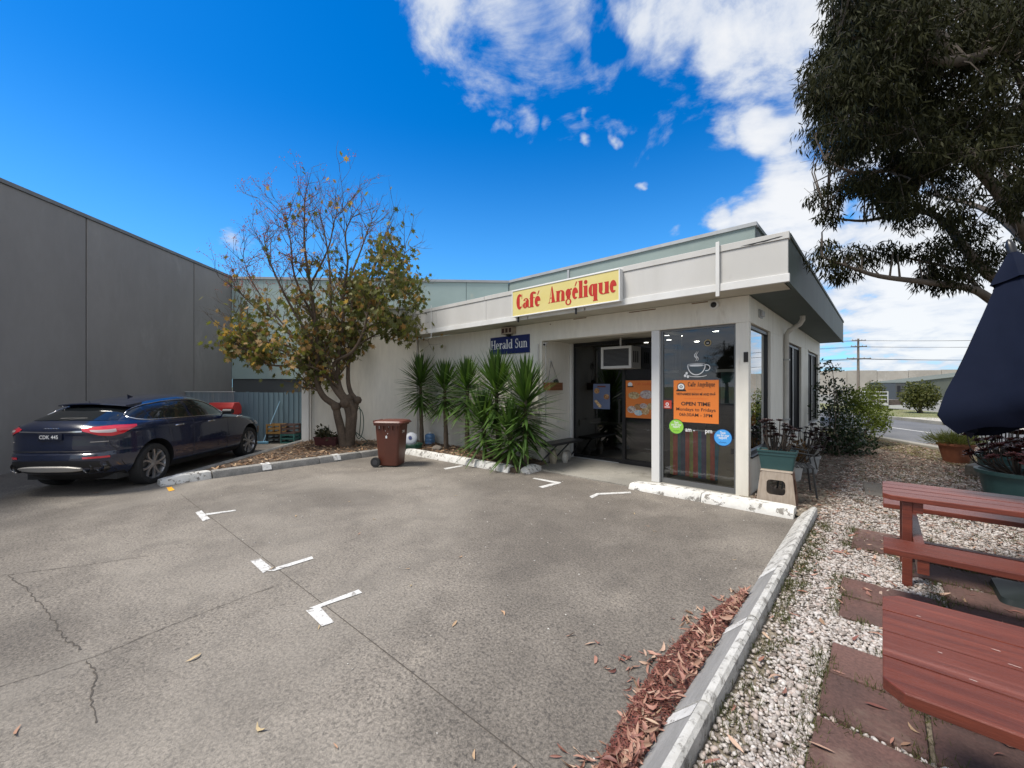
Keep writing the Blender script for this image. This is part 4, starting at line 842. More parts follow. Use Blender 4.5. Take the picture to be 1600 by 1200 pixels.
XF = [(.20, 3.55), (.26, 3.72), (.33, 3.84), (.42, 3.90), (.58, 3.91), (.69, 3.88), (.76, 3.83), (.84, 3.72), (.92, 3.50), (.98, 3.18), (1.02, 2.90), (1.06, 2.62), (1.10, 2.52), (1.18, 2.38), (1.24, 2.27), (1.30, 2.15), (1.36, 2.02), (1.40, 1.93), (1.435, 1.83), (1.465, 1.73), (1.49, 1.62), (1.51, 1.5), (1.522, 1.42), (1.53, 1.36)]
WW = [(.20, .80), (.26, .90), (.33, .945), (.42, .965), (.58, .985), (.69, .985), (.80, .978), (.92, .975), (.98, .97), (1.02, .955), (1.06, .93), (1.10, .895), (1.14, .865), (1.18, .84), (1.24, .805), (1.30, .77), (1.36, .725), (1.40, .69), (1.435, .645), (1.465, .59), (1.49, .52), (1.51, .42), (1.522, .30), (1.53, .12)]
NN = [(.20, 4.2), (.64, 5.0), (.98, 5.0), (1.06, 4.2), (1.12, 3.4), (1.30, 3.0), (1.45, 2.7), (1.53, 2.2)]
def cs(z): a, b = itp(z, XR), itp(z, XF); return (a + b) / 2, (b - a) / 2, itp(z, WW), itp(z, NN)
def side_y(x, z):
    c, a, w, n = cs(z); return w * max(1 - min(abs((x - c) / a), 1) ** n, 0) ** (1 / n)
def rear_x(y, z):
    c, a, w, n = cs(z); return c - a * max(1 - min(abs(y / w), 1) ** n, 0) ** (1 / n)
K = 88
def ringc(z, off=0.0):
    c, a, w, n = cs(z); out = []
    for j in range(K):
        t = 2 * math.pi * j / K; ct, st = math.cos(t), math.sin(t)
        out.append((c + (a + off) * math.copysign(abs(ct) ** (2 / n), ct), (w + off) * math.copysign(abs(st) ** (2 / n), st), z))
    return out
zs = sorted(set(ZL + [z + .02 for z in ZL if .3 < z < 1.48])); bm_ = MB().loft([ringc(z) for z in zs]).mesh('body'); fixn(bm_)
cut = MB()
for x in (0.0, 3.03):
    for s in (-1, 1): cut.lathe([(.425, -.22), (.425, .22)], 40, T(x, s * .86, .36) @ RX(R(90)))
cm = cut.mesh('cutter'); fixn(cm); co = bpy.data.objects.new('cutter', cm); COL.objects.link(co)
bo = bpy.data.objects.new('body', bm_); COL.objects.link(bo); md = bo.modifiers.new('b', 'BOOLEAN'); md.object = co; md.operation = 'DIFFERENCE'; md.solver = 'EXACT'
me = bpy.data.meshes.new_from_object(bo.evaluated_get(bpy.context.evaluated_depsgraph_get())); bpy.data.objects.remove(bo); bpy.data.objects.remove(co)
me.name = 'body'; me.materials.clear(); me.materials.append(M_body); me.materials.append(M_plastic)
for p in me.polygons:
    r0 = min(abs(math.hypot(p.center.x - x, p.center.z - .36) - .425) for x in (0, 3.03))
    inner = min(math.hypot(p.center.x - x, p.center.z - .36) for x in (0, 3.03)) < .43 and abs(p.center.y) < .95 and p.center.z < .80
    p.use_smooth = True; p.material_index = 1 if (p.center.z < .30 or inner) else 0
me.set_sharp_from_angle(angle=R(40)); body = link('body', me, None, car)
def strip(pts_lo, pts_hi, mb=None):
    mb = mb or MB(); n = len(pts_lo); mb.add(list(pts_lo) + list(pts_hi), [(i, i + 1, n + i + 1, n + i) for i in range(n - 1)]); return mb
def side_patch(xs, zlo, zhi, s, off=.004, rows=5):
    mb = MB(); vs = []
    for r in range(rows + 1):
        for x in xs:
            z = zlo(x) + (zhi(x) - zlo(x)) * r / rows; vs.append((x, s * (side_y(x, z) + off), z))
    n = len(xs); return mb.add(vs, [(r * n + i, r * n + i + 1, (r + 1) * n + i + 1, (r + 1) * n + i) for r in range(rows) for i in range(n - 1)])
def rear_patch(ys, zlo, zhi, off=.004, rows=5):
    vs = []
    for r in range(rows + 1):
        for y in ys:
            z = zlo(y) + (zhi(y) - zlo(y)) * r / rows; vs.append((rear_x(y, z) - off, y, z + off * .4))
    n = len(ys); return MB().add(vs, [(r * n + i, r * n + i + 1, (r + 1) * n + i + 1, (r + 1) * n + i) for r in range(rows) for i in range(n - 1)])
def lin(a, b, n): return [a + (b - a) * i / (n - 1) for i in range(n)]
# side windows: one long shape with a pointed rear end
WLO = [(-.36, 1.19), (-.22, 1.135), (0, 1.118), (1.0, 1.10), (2.25, 1.085)]
WHI = [(-.36, 1.205), (-.2, 1.285), (.1, 1.36), (.5, 1.405), (1.0, 1.42), (1.4, 1.405), (1.75, 1.345), (2.05, 1.24), (2.25, 1.12)]
wl = lambda x: itp(x, WLO); wh_ = lambda x: itp(x, WHI)
M_sg = glassmat('car_side_glass', tintc=(.45, .5, .47), dark=.25)
for s in (-1, 1):
    for a, b in ((-.34, .0), (.03, .93), (1.0, 2.22)): side_patch(lin(a, b, 12), wl, wh_, s).build('side_window', M_cg, car, smooth=180)
    lo = [(x, s * (side_y(x, wl(x)) + .008), wl(x) - .008) for x in lin(-.36, 2.25, 24)]; hi = [(x, s * (side_y(x, wh_(x)) + .008), wh_(x) + .008) for x in lin(2.25, -.36, 24)]
    MB().tube(lo + hi[1:], .010, 6).build('window_trim', M_chrome, car, smooth=180)
    for x0 in (.96, 2.08, -.02):  # shut lines
        if x0 == -.02: pts = [(.30, s * (side_y(.30, z) + .001), z) for z in lin(.82, 1.1, 6)] + [(.30 - .06, s * (side_y(.24, 1.11) + .001), 1.11)]
        else: pts = [(x0, s * (side_y(x0, z) + .001), z) for z in lin(.34, 1.09, 16)]
        MB().tube(pts, .004, 4).build('shut_line', M_plastic, car)
    for x in (.55, 1.50):
        h_ = MB().tube([(x - .11, s * (side_y(x - .1, .97) + .006), .968), (x - .07, s * (side_y(x, .975) + .028), .972), (x + .07, s * (side_y(x, .975) + .028), .974), (x + .11, s * (side_y(x + .1, .975) + .006), .974)], .013, 8).build('door_handle', M_chrome, car, smooth=60)
    for i in range(3): MB().lathe([(.022, 0), (.022, .008), (.014, .012)], 12, T(2.50 + i * .085, s * (side_y(2.5, .98) - .002), .99) @ RX(R(90 * -s)) @ Matrix.Scale(1.3, 4, (1, 0, 0))).build('side_vent', M_chrome, car)
    mz = MB(); mz.loft([[(2.0 + .07 * math.cos(a) , s * (.93 + k), 1.13 + .055 * math.sin(a)) for a in [i * math.pi / 6 for i in range(12)]] for k in (0, .05, .15, .2)]); mz.tube([(2.03, s * .87, 1.08), (2.03, s * .95, 1.11)], .02); mz.build('mirror', M_plastic, car, smooth=50)
    side_patch(lin(.5, 2.6, 8), lambda x: .26, lambda x: .31, s, .006, 2).build('sill_trim', M_plastic, car, smooth=180)
# tail lights wrapping the corner: points along the outline by angle
def wrap_pt(t, z, off): # t: arc parameter in radians of the superellipse around the rear (pi = centre)
    c, a, w, n = cs(z); ct, st = math.cos(t), math.sin(t); x = c + a * math.copysign(abs(ct) ** (2 / n), ct); y = w * math.copysign(abs(st) ** (2 / n), st)
    d = Vector((math.copysign(abs(ct) ** (2 - 2 / n), ct) / a, math.copysign(abs(st) ** (2 - 2 / n), st) / w, 0)).normalized(); return (x + d.x * off, y + d.y * off, z)
M_tl = mat('tail_red', (.62, .012, .03), .12, spec=.7, coat=1.0); M_tl2 = mat('tail_clear', (.62, .50, .48), .12, coat=1.0)
def tt(y): # arc parameter at a given y on the rear for z=1
    c, a, w, n = cs(1.0); return math.pi - math.asin(min((abs(y) / w) ** (n / 2), 1)) 
for s in (-1, 1):
    t0, t1 = tt(.50), math.pi * .5 + .46; us = lin(0, 1, 22)
    def wr(u, z, off):
        p = wrap_pt(t0 + (t1 - t0) * u, z, off); return (p[0], s * p[1], p[2])
    zl = lambda u: itp(u, [(0, .995), (.25, .925), (.5, .905), (.72, .935), (1, 1.03)]); zh = lambda u: itp(u, [(0, 1.03), (.2, 1.058), (.6, 1.072), (1, 1.062)])
    vs = []; 
    for r in range(5): vs += [wr(u, zl(u) + (zh(u) - zl(u)) * r / 4, .008) for u in us]
    tl = MB().add(vs, [(r * 22 + i, r * 22 + i + 1, (r + 1) * 22 + i + 1, (r + 1) * 22 + i) for r in range(4) for i in range(21)]).build('tail_light', M_tl, car, smooth=180)
    us2 = lin(.13, .62, 10); vs = []
    for r in range(3): vs += [wr(u, zl(u) + (zh(u) - zl(u)) * (.34 + .3 * r / 2), .0105) for u in us2]
    MB().add(vs, [(r * 10 + i, r * 10 + i + 1, (r + 1) * 10 + i + 1, (r + 1) * 10 + i) for r in range(2) for i in range(9)]).build('lamp_strip', M_tl2, tl, smooth=180)
    rear_patch(lin(s * .52, s * .80, 8), lambda y: .575, lambda y: .605, .006, 1).build('reflector', M_tl, car, smooth=180)
    for y in (.56, .70):
        x = rear_x(y, .44); MB().lathe([(.0, .10), (.05, .10), (.055, 0), (.066, -.012), (.07, 0), (.07, .14)], 20, T(x + .005, s * y, .432) @ RY(R(90))).build('exhaust_tip', M_dchrome, car, smooth=40)
# rear glass, spoiler, plate, trims
gl = lambda y: 1.145 + .02 * (abs(y) / .66) ** 2; gh = lambda y: 1.372 - .02 * (abs(y) / .6) ** 2
vs = []; nY = 17
for r in range(9):
    f = r / 8; hwid = .70 + (.53 - .70) * f
    for i in range(nY):
        y = -hwid + 2 * hwid * i / (nY - 1); z = 1.15 + .215 * f - .012 * (abs(y) / hwid) ** 2; vs.append((rear_x(y, z) - .006, y, z + .004))
MB().add(vs, [(r * nY + i, r * nY + i + 1, (r + 1) * nY + i + 1, (r + 1) * nY + i) for r in range(8) for i in range(nY - 1)]).build('rear_window', M_cg, car, smooth=180)
sp = MB(); rings = []
for i in range(15):
    y = -.60 + 1.2 * i / 14; e = (abs(y) / .60) ** 3
    xb = -.34 + .10 * e; zt = 1.415 - .035 * (abs(y) / .6) ** 2; xf_ = .10
    rings.append([(xf_, y, zt + .028), (xb, y, zt - .012), (xb - .005, y, zt - .03), (xb + .05, y, zt - .046), (xf_, y, zt - .03)])
sp.loft(rings).build('roof_spoiler', M_body, car, smooth=35)
bo2 = [(rear_x(y, 1.372) + .01, y, 1.366 - .02 * (abs(y) / .5) ** 2) for y in lin(-.5, .5, 9)]
MB().tube(bo2, .012, 6).build('brake_light', mat('dim_red', (.05, .006, .008), .3), car)
strip([(rear_x(y, .995) - .016 + (.0), y, .985 - .012 * (1 - abs(y) / .5)) for y in lin(-.5, .5, 13)], [(rear_x(y, 1.01) - .018, y, 1.003 - .010 * (1 - abs(y) / .5)) for y in lin(-.5, .5, 13)]).build('chrome_bar', M_chrome, car, smooth=180)
px = rear_x(0, .9) - .012; pl = MB().box(px - .010, -.19, .862, px + .01, .19, .962).build('number_plate', mat('plate_dark', (.008, .011, .026), .4), car, bevel=.004)
PM = Matrix(((0, 0, -1, px - .0115), (-1, 0, 0, .168), (0, 1, 0, .887), (0, 0, 0, 1)))
for i, (wd, dx) in enumerate((('CDK', 0), ('445', .19))): text_mb(wd, .078, PM @ T(dx, 0, 0), .0012).build('plate_lettering', M_sw, pl)
MB().add([(-.1 + .0, 0, 0)] * 0, []) if False else None
cs_ = [(rear_x(y, 1.045) - .006, y, 1.040 + .004 * math.sin(i * 1.7)) for i, y in enumerate(lin(-.12, .12, 22))]; MB().tube(cs_, .0065, 5).build('script_badge', M_chrome, car)
for a, b, z in ((-.78, -.60, .83), (.66, .72, .83)): MB().tube([(rear_x(y, z) - .004, y, z) for y in lin(a, b, 6)], .007, 5).build('model_badge', M_chrome, car)
rear_patch(lin(-.86, .86, 21), lambda y: .34 + .0 * y, lambda y: .555 - .05 * (abs(y) / .86) ** 3, .007, 4).build('bumper_insert', M_plastic, car, smooth=180)
sk = MB(); rings = []
for y in lin(-.50, .50, 17):
    e = (abs(y) / .5) ** 4; x = rear_x(y, .42) - .018; rings.append([(x, y, .475 - .03 * e), (x - .022, y, .455 - .02 * e), (x + .01, y, .385 + .02 * e), (x + .06, y, .37 + .03 * e), (x + .06, y, .475 - .03 * e)])
sk.loft(rings).build('skid_plate', M_silver, car, smooth=35)
crp = [(rear_x(y, .688) - .001, y, .688) for y in lin(-.84, .84, 21)]; MB().tube(crp, .005, 4).build('tailgate_seam', M_plastic, car)
for s in (-1, 1): MB().tube([(rear_x(s * y, z) - .001, s * y, z) for y, z in ((.84, .688), (.80, .76), (.74, .92), (.72, .945))], .004, 4).build('tailgate_seam', M_plastic, car)
wp = MB().tube([(rear_x(0, 1.17) - .015, .04, 1.168), (rear_x(.1, 1.18) - .03, -.08, 1.178), (rear_x(.34, 1.185) - .02, -.34, 1.182)], [.022, .014, .006], 7).build('wiper', M_plastic, car, smooth=60)
MB().add([(.5, -.012, 1.475), (.62, -.012, 1.482), (.5, .012, 1.475), (.62, .012, 1.482), (.47, 0, 1.535)], [(0, 1, 4), (2, 4, 3), (0, 4, 2), (1, 3, 4)]).build('antenna_fin', M_body, car)
MB().box(-.6, -.75, .2, 3.5, .75, .3).build('underbody', M_dark, car)
MB().lathe([(.022, 0), (.022, .004)], 10, T(-.43, -(side_y(-.43, 1.2) + .002), 1.2) @ RX(R(90))).build('pillar_badge', M_chrome, car)
# headlights and grille for other views
for s in (-1, 1):
    c_ = cs(.78); vs = []
    for r in range(4):
        for i in range(8):
            t = .42 + .55 * i / 7; z = .74 + .09 * r / 3; p = wrap_pt(t, z, .006); vs.append((p[0], s * p[1], z))
    MB().add(vs, [(r * 8 + i, r * 8 + i + 1, (r + 1) * 8 + i + 1, (r + 1) * 8 + i) for r in range(3) for i in range(7)]).build('headlight', M_tl2, car, smooth=180)
MB().box(3.86, -.45, .45, 3.93, .45, .72).build('grille', M_plastic, car, bevel=.02)
# wheels
def wheel(x, s, steer=0):
    Mw = T(x, s * .80, .348) @ Matrix.Scale(1.075, 4, (1, 0, 0)) @ Matrix.Scale(.965, 4) @ RZ(steer) @ RX(R(90 if s < 0 else -90))
    t_ = MB().lathe([(.255, -.14), (.30, -.145), (.345, -.135), (.36, -.11), (.362, 0), (.36, .11), (.345, .135), (.30, .145), (.272, .14), (.262, .125), (.255, .0)], 44, Mw, cap=False)
    w = t_.build('wheel', M_tyre, car, smooth=40)
    rim = MB(); rim.lathe([(.235, .02), (.252, .10), (.268, .132), (.274, .128), (.262, .09), (.255, -.12)], 40, Mw, cap=False)
    for k in range(5):
        a0 = 2 * math.pi * k / 5
        for d in (-1, 1):
            p = []
            for r, da, zz in ((.045, .30, .108), (.11, .16, .105), (.17, .20, .105), (.225, .30, .112), (.258, .37, .120)): p.append((r, a0 + d * da, zz))
            vs = []
            for r, a, zz in p:
                wdt = .020 + .004 * (r > .2)
                for o_, zo in ((-wdt, -.02), (-wdt * .75, .008), (wdt * .75, .008), (wdt, -.02)): vs.append((r * math.cos(a) - o_ * math.sin(a), r * math.sin(a) + o_ * math.cos(a), zz + zo))
            rim.add(vs, [(i * 4 + j, i * 4 + j + 1, (i + 1) * 4 + j + 1, (i + 1) * 4 + j) for i in range(4) for j in range(3)], Mw)
    rim.lathe([(.062, .06), (.062, .11), (.04, .118), (0, .118)], 20, Mw)
    r_ = rim.build('rim', mat('alloy', (.34, .34, .35), .3, metal=.75), w, smooth=40)
    MB().lathe([(.06, .03), (.20, .03), (.20, .05), (.06, .05)], 30, Mw).build('brake_disc', mat('brake_disc', (.10, .10, .10), .45, metal=.6), w)
    MB().lathe([(.25, -.06), (.0, -.06)], 30, Mw).build('hub_backing', M_dark, w)
for x in (0.0, 3.03):
    for s in (-1, 1): wheel(x, s)

# ------------------------------------------------------------------ plants: numpy leaf builders
rng = np.random.default_rng(5)
def unit(n):
    v = rng.normal(size=(n, 3)); return v / np.linalg.norm(v, axis=1, keepdims=True)
def leaves(P, Dn, size, shape, jit=.25):
    """place a flat leaf outline (k,2: along, across) at P with axis Dn; returns verts and fan faces"""
    n = len(P); A = Dn / np.linalg.norm(Dn, axis=1, keepdims=True); B = np.cross(A, unit(n)); B /= np.linalg.norm(B, axis=1, keepdims=True) + 1e-9; C = np.cross(A, B)
    S = (size * rng.uniform(1 - jit, 1 + jit, n))[:, None]; k = len(shape); V = np.zeros((n, k, 3))
    for i, (u, w, h) in enumerate(shape): V[:, i] = P + A * S * u + B * S * w + C * S * h
    return V.reshape(-1, 3), n, k
GUM = [(0, 0, 0), (.35, .095, .02), (1, 0, .10), (.35, -.095, .02)]
def quads(n, k): return (np.arange(n) * k)[:, None] + np.arange(k)[None]
def tri_fan(n, k):
    base = (np.arange(n) * k)[:, None, None]; t = np.array([[0, i, i + 1] for i in range(1, k - 1)] + [[0, k - 1, 1]]); return (base + t[None]).reshape(-1, 3)
STAR = [(.42, 0, .0)] + [(.42 + r * math.cos(a), r * math.sin(a), .05 * (i % 2)) for i, (a, r) in enumerate([(0, .58), (.35, .26), (.80, .50), (1.25, .22), (1.75, .40), (2.5, .20), (math.pi, .42), (-2.5, .20), (-1.75, .40), (-1.25, .22), (-.80, .50), (-.35, .26)])]
OVAL = [(0, 0, 0), (.3, .22, .03), (.65, .22, .05), (1, 0, .02), (.65, -.22, .05), (.3, -.22, .03)]

# ------------------------------------------------------------------ flame tree in the garden bed
M_bark = mat('bark', (.125, .090, .062), .9, (.075, .054, .038), 4, .9, .7, 30, fine=.2, fscale=25)
tr = thing('garden_tree', 'forked tree with bare twigs above and browning leaves in garden bed', 'tree', (*ground(541, 697, .09)[:2], .09))
TD = 10.55
def zp(zx, zy, dd=0.0): return at(340 + zx / 2.728, 280 + zy / 2.728, TD + dd)
limbs = [([(540, 1140, 0), (530, 1080, 0), (512, 1010, 0), (500, 965, 0), (455, 930, -.05), (428, 880, -.1), (420, 820, -.15), (428, 740, -.2), (415, 600, -.3), (395, 450, -.35), (372, 300, -.4), (370, 180, -.4), (372, 80, -.4)], .125, .012),
         ([(560, 1140, .02), (562, 1060, .02), (560, 1000, .02), (540, 945, 0), (505, 900, 0), (470, 840, .1), (440, 770, .2), (430, 720, .3), (480, 560, .6), (478, 400, .8), (460, 250, .9), (430, 130, .9)], .12, .011),
         ([(565, 1140, .05), (575, 1050, .05), (580, 985, .05), (560, 945, .03), (530, 910, .02), (513, 840, .02), (520, 720, .02), (535, 600, 0), (538, 480, 0), (555, 350, -.1), (545, 230, -.1), (580, 150, -.1)], .115, .011),
         ([(580, 1000, .1), (590, 945, .12), (568, 910, .15), (556, 850, .2), (562, 740, .25), (580, 620, .3), (600, 500, .35), (660, 390, .4), (700, 300, .4), (715, 230, .4)], .085, .010),
         ([(483, 850, .1), (500, 780, -.1), (575, 735, -.3), (625, 640, -.45), (650, 540, -.5), (720, 450, -.6), (780, 380, -.6), (800, 300, -.6)], .055, .008),
         ([(440, 770, .1), (340, 690, .3), (230, 590, .4), (140, 530, .5), (90, 470, .5)], .045, .007),
         ([(428, 740, -.2), (370, 640, -.5), (280, 480, -.8), (215, 330, -.9), (195, 230, -.9)], .05, .007),
         ([(430, 830, -.1), (330, 800, -.4), (220, 790, -.6), (130, 740, -.7), (95, 690, -.7)], .04, .006),
         ([(500, 780, -.1), (610, 700, .3), (700, 650, .4), (780, 620, .5), (830, 660, .5)], .035, .006),
         ([(415, 600, -.3), (330, 420, -.5), (310, 260, -.6), (275, 130, -.6)], .04, .006),
         ([(538, 480, 0), (600, 330, .5), (640, 220, .6), (660, 170, .6)], .035, .006),
         ([(420, 850, -.1), (320, 720, -.3), (200, 690, -.3), (120, 620, -.2), (70, 560, -.2)], .04, .006),
         ([(600, 500, .35), (690, 470, .9), (770, 460, 1.2), (840, 520, 1.2)], .035, .006),
         ([(395, 450, -.35), (470, 300, -.7), (500, 170, -.8), (530, 130, -.8)], .03, .005),
         ([(340, 690, .3), (200, 520, .9), (130, 400, 1.0), (110, 330, 1.0)], .03, .005)]
tb = MB(); tips = []
def smooth_pts(P, sub=4):
    out = []
    for i in range(len(P) - 1):
        p0, p1, p2, p3 = P[max(i - 1, 0)], P[i], P[i + 1], P[min(i + 2, len(P) - 1)]
        for j in range(sub):
            t = j / sub; out.append(.5 * ((2 * p1) + (p2 - p0) * t + (2 * p0 - 5 * p1 + 4 * p2 - p3) * t * t + (3 * p1 - p0 - 3 * p2 + p3) * t ** 3))
    out.append(P[-1]); return out
rr_ = random.Random(3)
def grow(p, d, L, r, lvl):
    n = 4; pts = [p]; q = p.copy(); dd = d.copy()
    for i in range(n):
        dd = (dd + Vector((rr_.gauss(0, .16), rr_.gauss(0, .16), rr_.gauss(.06, .12)))).normalized(); q = q + dd * (L / n); pts.append(q.copy())
    tb.tube(pts, [r * (1 - .7 * i / n) for i in range(n + 1)], 5 if lvl < 2 else 4, cap=False)
    tips.append((pts[-1], dd, lvl)); 
    if lvl >= 1: tips.append((pts[2], dd, lvl))
    if lvl < 3:
        for i in range(rr_.choice((2, 3)) if lvl < 2 else 2):
            k = rr_.randint(1, n); ax = Vector((rr_.gauss(0, 1), rr_.gauss(0, 1), rr_.gauss(0, 1))).normalized(); nd = (dd + ax * .75 + Vector((0, 0, .12))).normalized()
            grow(pts[k], nd, L * rr_.uniform(.5, .85), max(r * .6, .0035), lvl + 1)
for P, r0, r1 in limbs:
    pts = smooth_pts([zp(*q) for q in P]); n = len(pts); rad = [r0 + (r1 - r0) * (i / (n - 1)) ** .8 for i in range(n)]
    tb.tube(pts, rad, 9 if r0 > .06 else 7)
    for i in range(int(n * .38), n, 1):
        for _ in range(2 if rr_.random() < .55 else 1):
            d = (pts[min(i + 1, n - 1)] - pts[i - 1]).normalized(); ax = Vector((rr_.gauss(0, 1), rr_.gauss(0, 1), rr_.gauss(0, .6))).normalized()
            grow(pts[i], (d * .6 + ax * .8 + Vector((0, 0, .25))).normalized(), rr_.uniform(.38, .85), max(rad[i] * .42, .0095), 1)
for c, r in ((zp(597, 942, .1), .11), (zp(545, 955, 0), .15), (zp(505, 970, 0), .13), (zp(560, 935, .05), .12)): tb.lathe([(0, -r), (r * .7, -r * .7), (r, 0), (r * .7, r * .7), (0, r)], 10, T(*c))
wpar(tb.build('trunk', M_bark, smooth=60), tr)
PL = []; PD = []; dry = []; fl = []
for p, d, l in tips:
    v = p - Vector((0, 0, EYE)); zc = -.6754 * v.x + .7374 * v.y; xc = .7374 * v.x + .6754 * v.y; px, py = CX + F * xc / zc, HY - F * v.z / zc
    right = max(0, 1 - ((px - 606) / 70) ** 2 - ((py - 480) / 125) ** 2); leftl = max(0, 1 - ((px - 410) / 95) ** 2 - ((py - 560) / 90) ** 2); mid = max(0, 1 - ((px - 505) / 115) ** 2 - ((py - 510) / 95) ** 2); up = 0
    dn = min(1.0, .62 * right + .55 * leftl + .30 * mid + .05 * (py > 390 and px > 470)); base = .20 if py > 450 else .045
    k = int(rr_.random() < base) + sum(rr_.random() < dn for _ in range(4 if right > .1 or leftl > .1 else 3))
    for _ in range(k):
        PL.append(p + Vector((rr_.gauss(0, .10), rr_.gauss(0, .10), rr_.gauss(-.04, .09)))); PD.append(Vector((rr_.gauss(0, .6), rr_.gauss(0, .6), rr_.gauss(-.9, .4)))); dry.append(rr_.random() < (.16 if px > 560 else .30))
    if py < 455 and px < 600 and l >= 2 and rr_.random() < (.45 if px < 480 else .15): fl.append(p)
PL = np.array([tuple(p) for p in PL]); PD = np.array([tuple(p) for p in PD]); dry = np.array(dry)
for nm, sel, mm in (('green_leaves', ~dry, leafmat('tree_leaf', (.085, .100, .030), (.20, .19, .07), .45, .4)), ('dry_leaves', dry, leafmat('tree_dry', (.30, .16, .06), (.46, .30, .14), .6, .4))):
    V, n, k = leaves(PL[sel], PD[sel], .165, STAR); o = npmesh(nm, V, tri_fan(n, k), mm); o['kind'] = 'stuff'; wpar(o, tr)
Fp = np.repeat(np.array([tuple(p) for p in fl]), 6, axis=0) + rng.normal(0, .035, (len(fl) * 6, 3)); V, n, k = leaves(Fp, unit(len(Fp)), .035, OVAL); o = npmesh('blossoms', V, quads(n, k), leafmat('blossom', (.30, .05, .06), (.42, .14, .12), .6, .3)); o['kind'] = 'stuff'; wpar(o, tr)

# ------------------------------------------------------------------ big gum tree on the right
gt = thing('gum_tree', 'big dark eucalyptus with drooping leaves overhanging from the right', 'tree', (2.3, 11.2, .03))
M_gbark = mat('gum_bark', (.115, .092, .072), .85, (.07, .055, .044), 3, .9, .5, 20)
gb_ = MB(); limb_pts = []
def limb(P, r0, r1, n=8):
    pts = smooth_pts([Vector(p) for p in P], 5); k = len(pts); gb_.tube(pts, [r0 + (r1 - r0) * (i / (k - 1)) for i in range(k)], n, cap=False); limb_pts.extend(pts[2:])
tk = Vector((2.3, 11.2, 0)); fork = tk + Vector((-.05, -.1, 2.6))
limb([tk + Vector((0, 0, -.1)), tk + Vector((.05, 0, 1.2)), fork, fork + Vector((.1, -.3, 1.8)), fork + Vector((-.1, -.6, 4)), fork + Vector((.1, -.6, 7))], .34, .07, 12)
limb([fork + Vector((0, 0, -.3)), at(1560, 476, 6.2), at(1520, 452, 6.0), at(1456, 442, 5.8), at(1376, 432, 5.8), at(1330, 418, 5.8), at(1285, 402, 5.9)], .075, .010, 7)
limb([at(1545, 468, 6.1), at(1500, 425, 6.3), at(1440, 408, 6.4), at(1390, 398, 6.5), at(1330, 385, 6.6)], .035, .007, 6)
limb([fork, at(1540, 424, 6.3), at(1476, 348, 6.5), at(1430, 330, 6.6), at(1350, 345, 6.7), at(1292, 338, 6.8)], .085, .008, 7)
limb([fork + Vector((0, 0, .4)), at(1580, 330, 5.6), at(1500, 240, 5.3), at(1400, 200, 5.2), at(1320, 190, 5.2), at(1275, 150, 5.2)], .085, .010, 8)
limb([fork + Vector((.1, -.2, 1.8)), at(1640, 90, 5.4), at(1500, 96, 5.0), at(1448, 90, 4.9), at(1384, 66, 4.9), at(1310, 60, 5.0)], .085, .012, 8)
limb([at(1500, 240, 5.3), at(1420, 260, 5.4), at(1340, 270, 5.6), at(1290, 250, 5.7)], .05, .008, 6)
limb([at(1500, 96, 5.0), at(1440, 20, 5.2), at(1380, -60, 5.4), at(1320, -140, 5.8)], .07, .01, 6)
for q in ((1.4, -2.2, 3.0), (2.6, -.6, 2.6), (2.4, 1.6, 2.8), (.4, 2.8, 3.0), (-1.5, 2.4, 3.6), (-1.2, -2.6, 4.5), (1.2, .8, 5.5), (-.8, -.8, 6.5)):
    e = fork + Vector(q); limb([fork + Vector((0, -.1, .5)), fork + Vector((q[0] * .4, q[1] * .4, q[2] * .65)), e], .09, .02, 6)
poly = [(1318, 8), (1290, 60), (1272, 132), (1284, 168), (1275, 204), (1304, 236), (1326, 268), (1345, 305), (1400, 325), (1440, 375), (1456, 430), (1500, 440), (1540, 440), (1610, 400), (1620, -40), (1310, -60)]
def inpoly(x, y):
    c = False
    for i in range(len(poly)):
        (x1, y1), (x2, y2) = poly[i], poly[i - 1]
        if (y1 > y) != (y2 > y) and x < (x2 - x1) * (y - y1) / (y2 - y1) + x1: c = not c
    return c
cl_ = []; rg = random.Random(8)
holes = [(1508, 145, 20), (1460, 300, 30), (1490, 105, 14), (1510, 200, 18), (1470, 345, 16), (1420, 225, 14), (1525, 330, 20), (1560, 60, 16), (1490, 40, 14), (1440, 370, 14), (1500, 400, 18), (1415, 130, 10), (1550, 280, 14)]
while len(cl_) < 400:
    x, y = rg.uniform(1240, 1625), rg.uniform(-50, 450)
    if not inpoly(x, y): continue
    if any(math.hypot(x - a, y - b) < r for a, b, r in holes) and rg.random() < .93: continue
    low = (y - 250) / 200
    if y > 300 and rg.random() < .42: continue
    if x > 1425 and rg.random() < .30 + .25 * (math.sin(x * .045 + y * .03) * math.sin(y * .05 - x * .02) > .1): continue
    cl_.append((at(x, y, rg.uniform(4.6, 7.4) if y < 330 else rg.uniform(5.6, 7.0)), rg.uniform(.20, .34), 235))
for (x, y, r) in [(1283, 402, .2), (1300, 418, .2), (1292, 385, .15), (1322, 400, .2), (1330, 425, .16), (1345, 392, .17), (1362, 408, .15), (1385, 388, .16), (1402, 398, .14), (1310, 432, .12), (1275, 310, .15), (1290, 295, .13), (1300, 320, .12), (1302, 343, .11), (1286, 338, .1), (1420, 392, .14), (1440, 440, .12), (1456, 425, .15), (1470, 448, .12), (1315, 300, .13)]:
    cl_.append((at(x, y, 5.95), r * 1.15, int(150 * r / .15)))
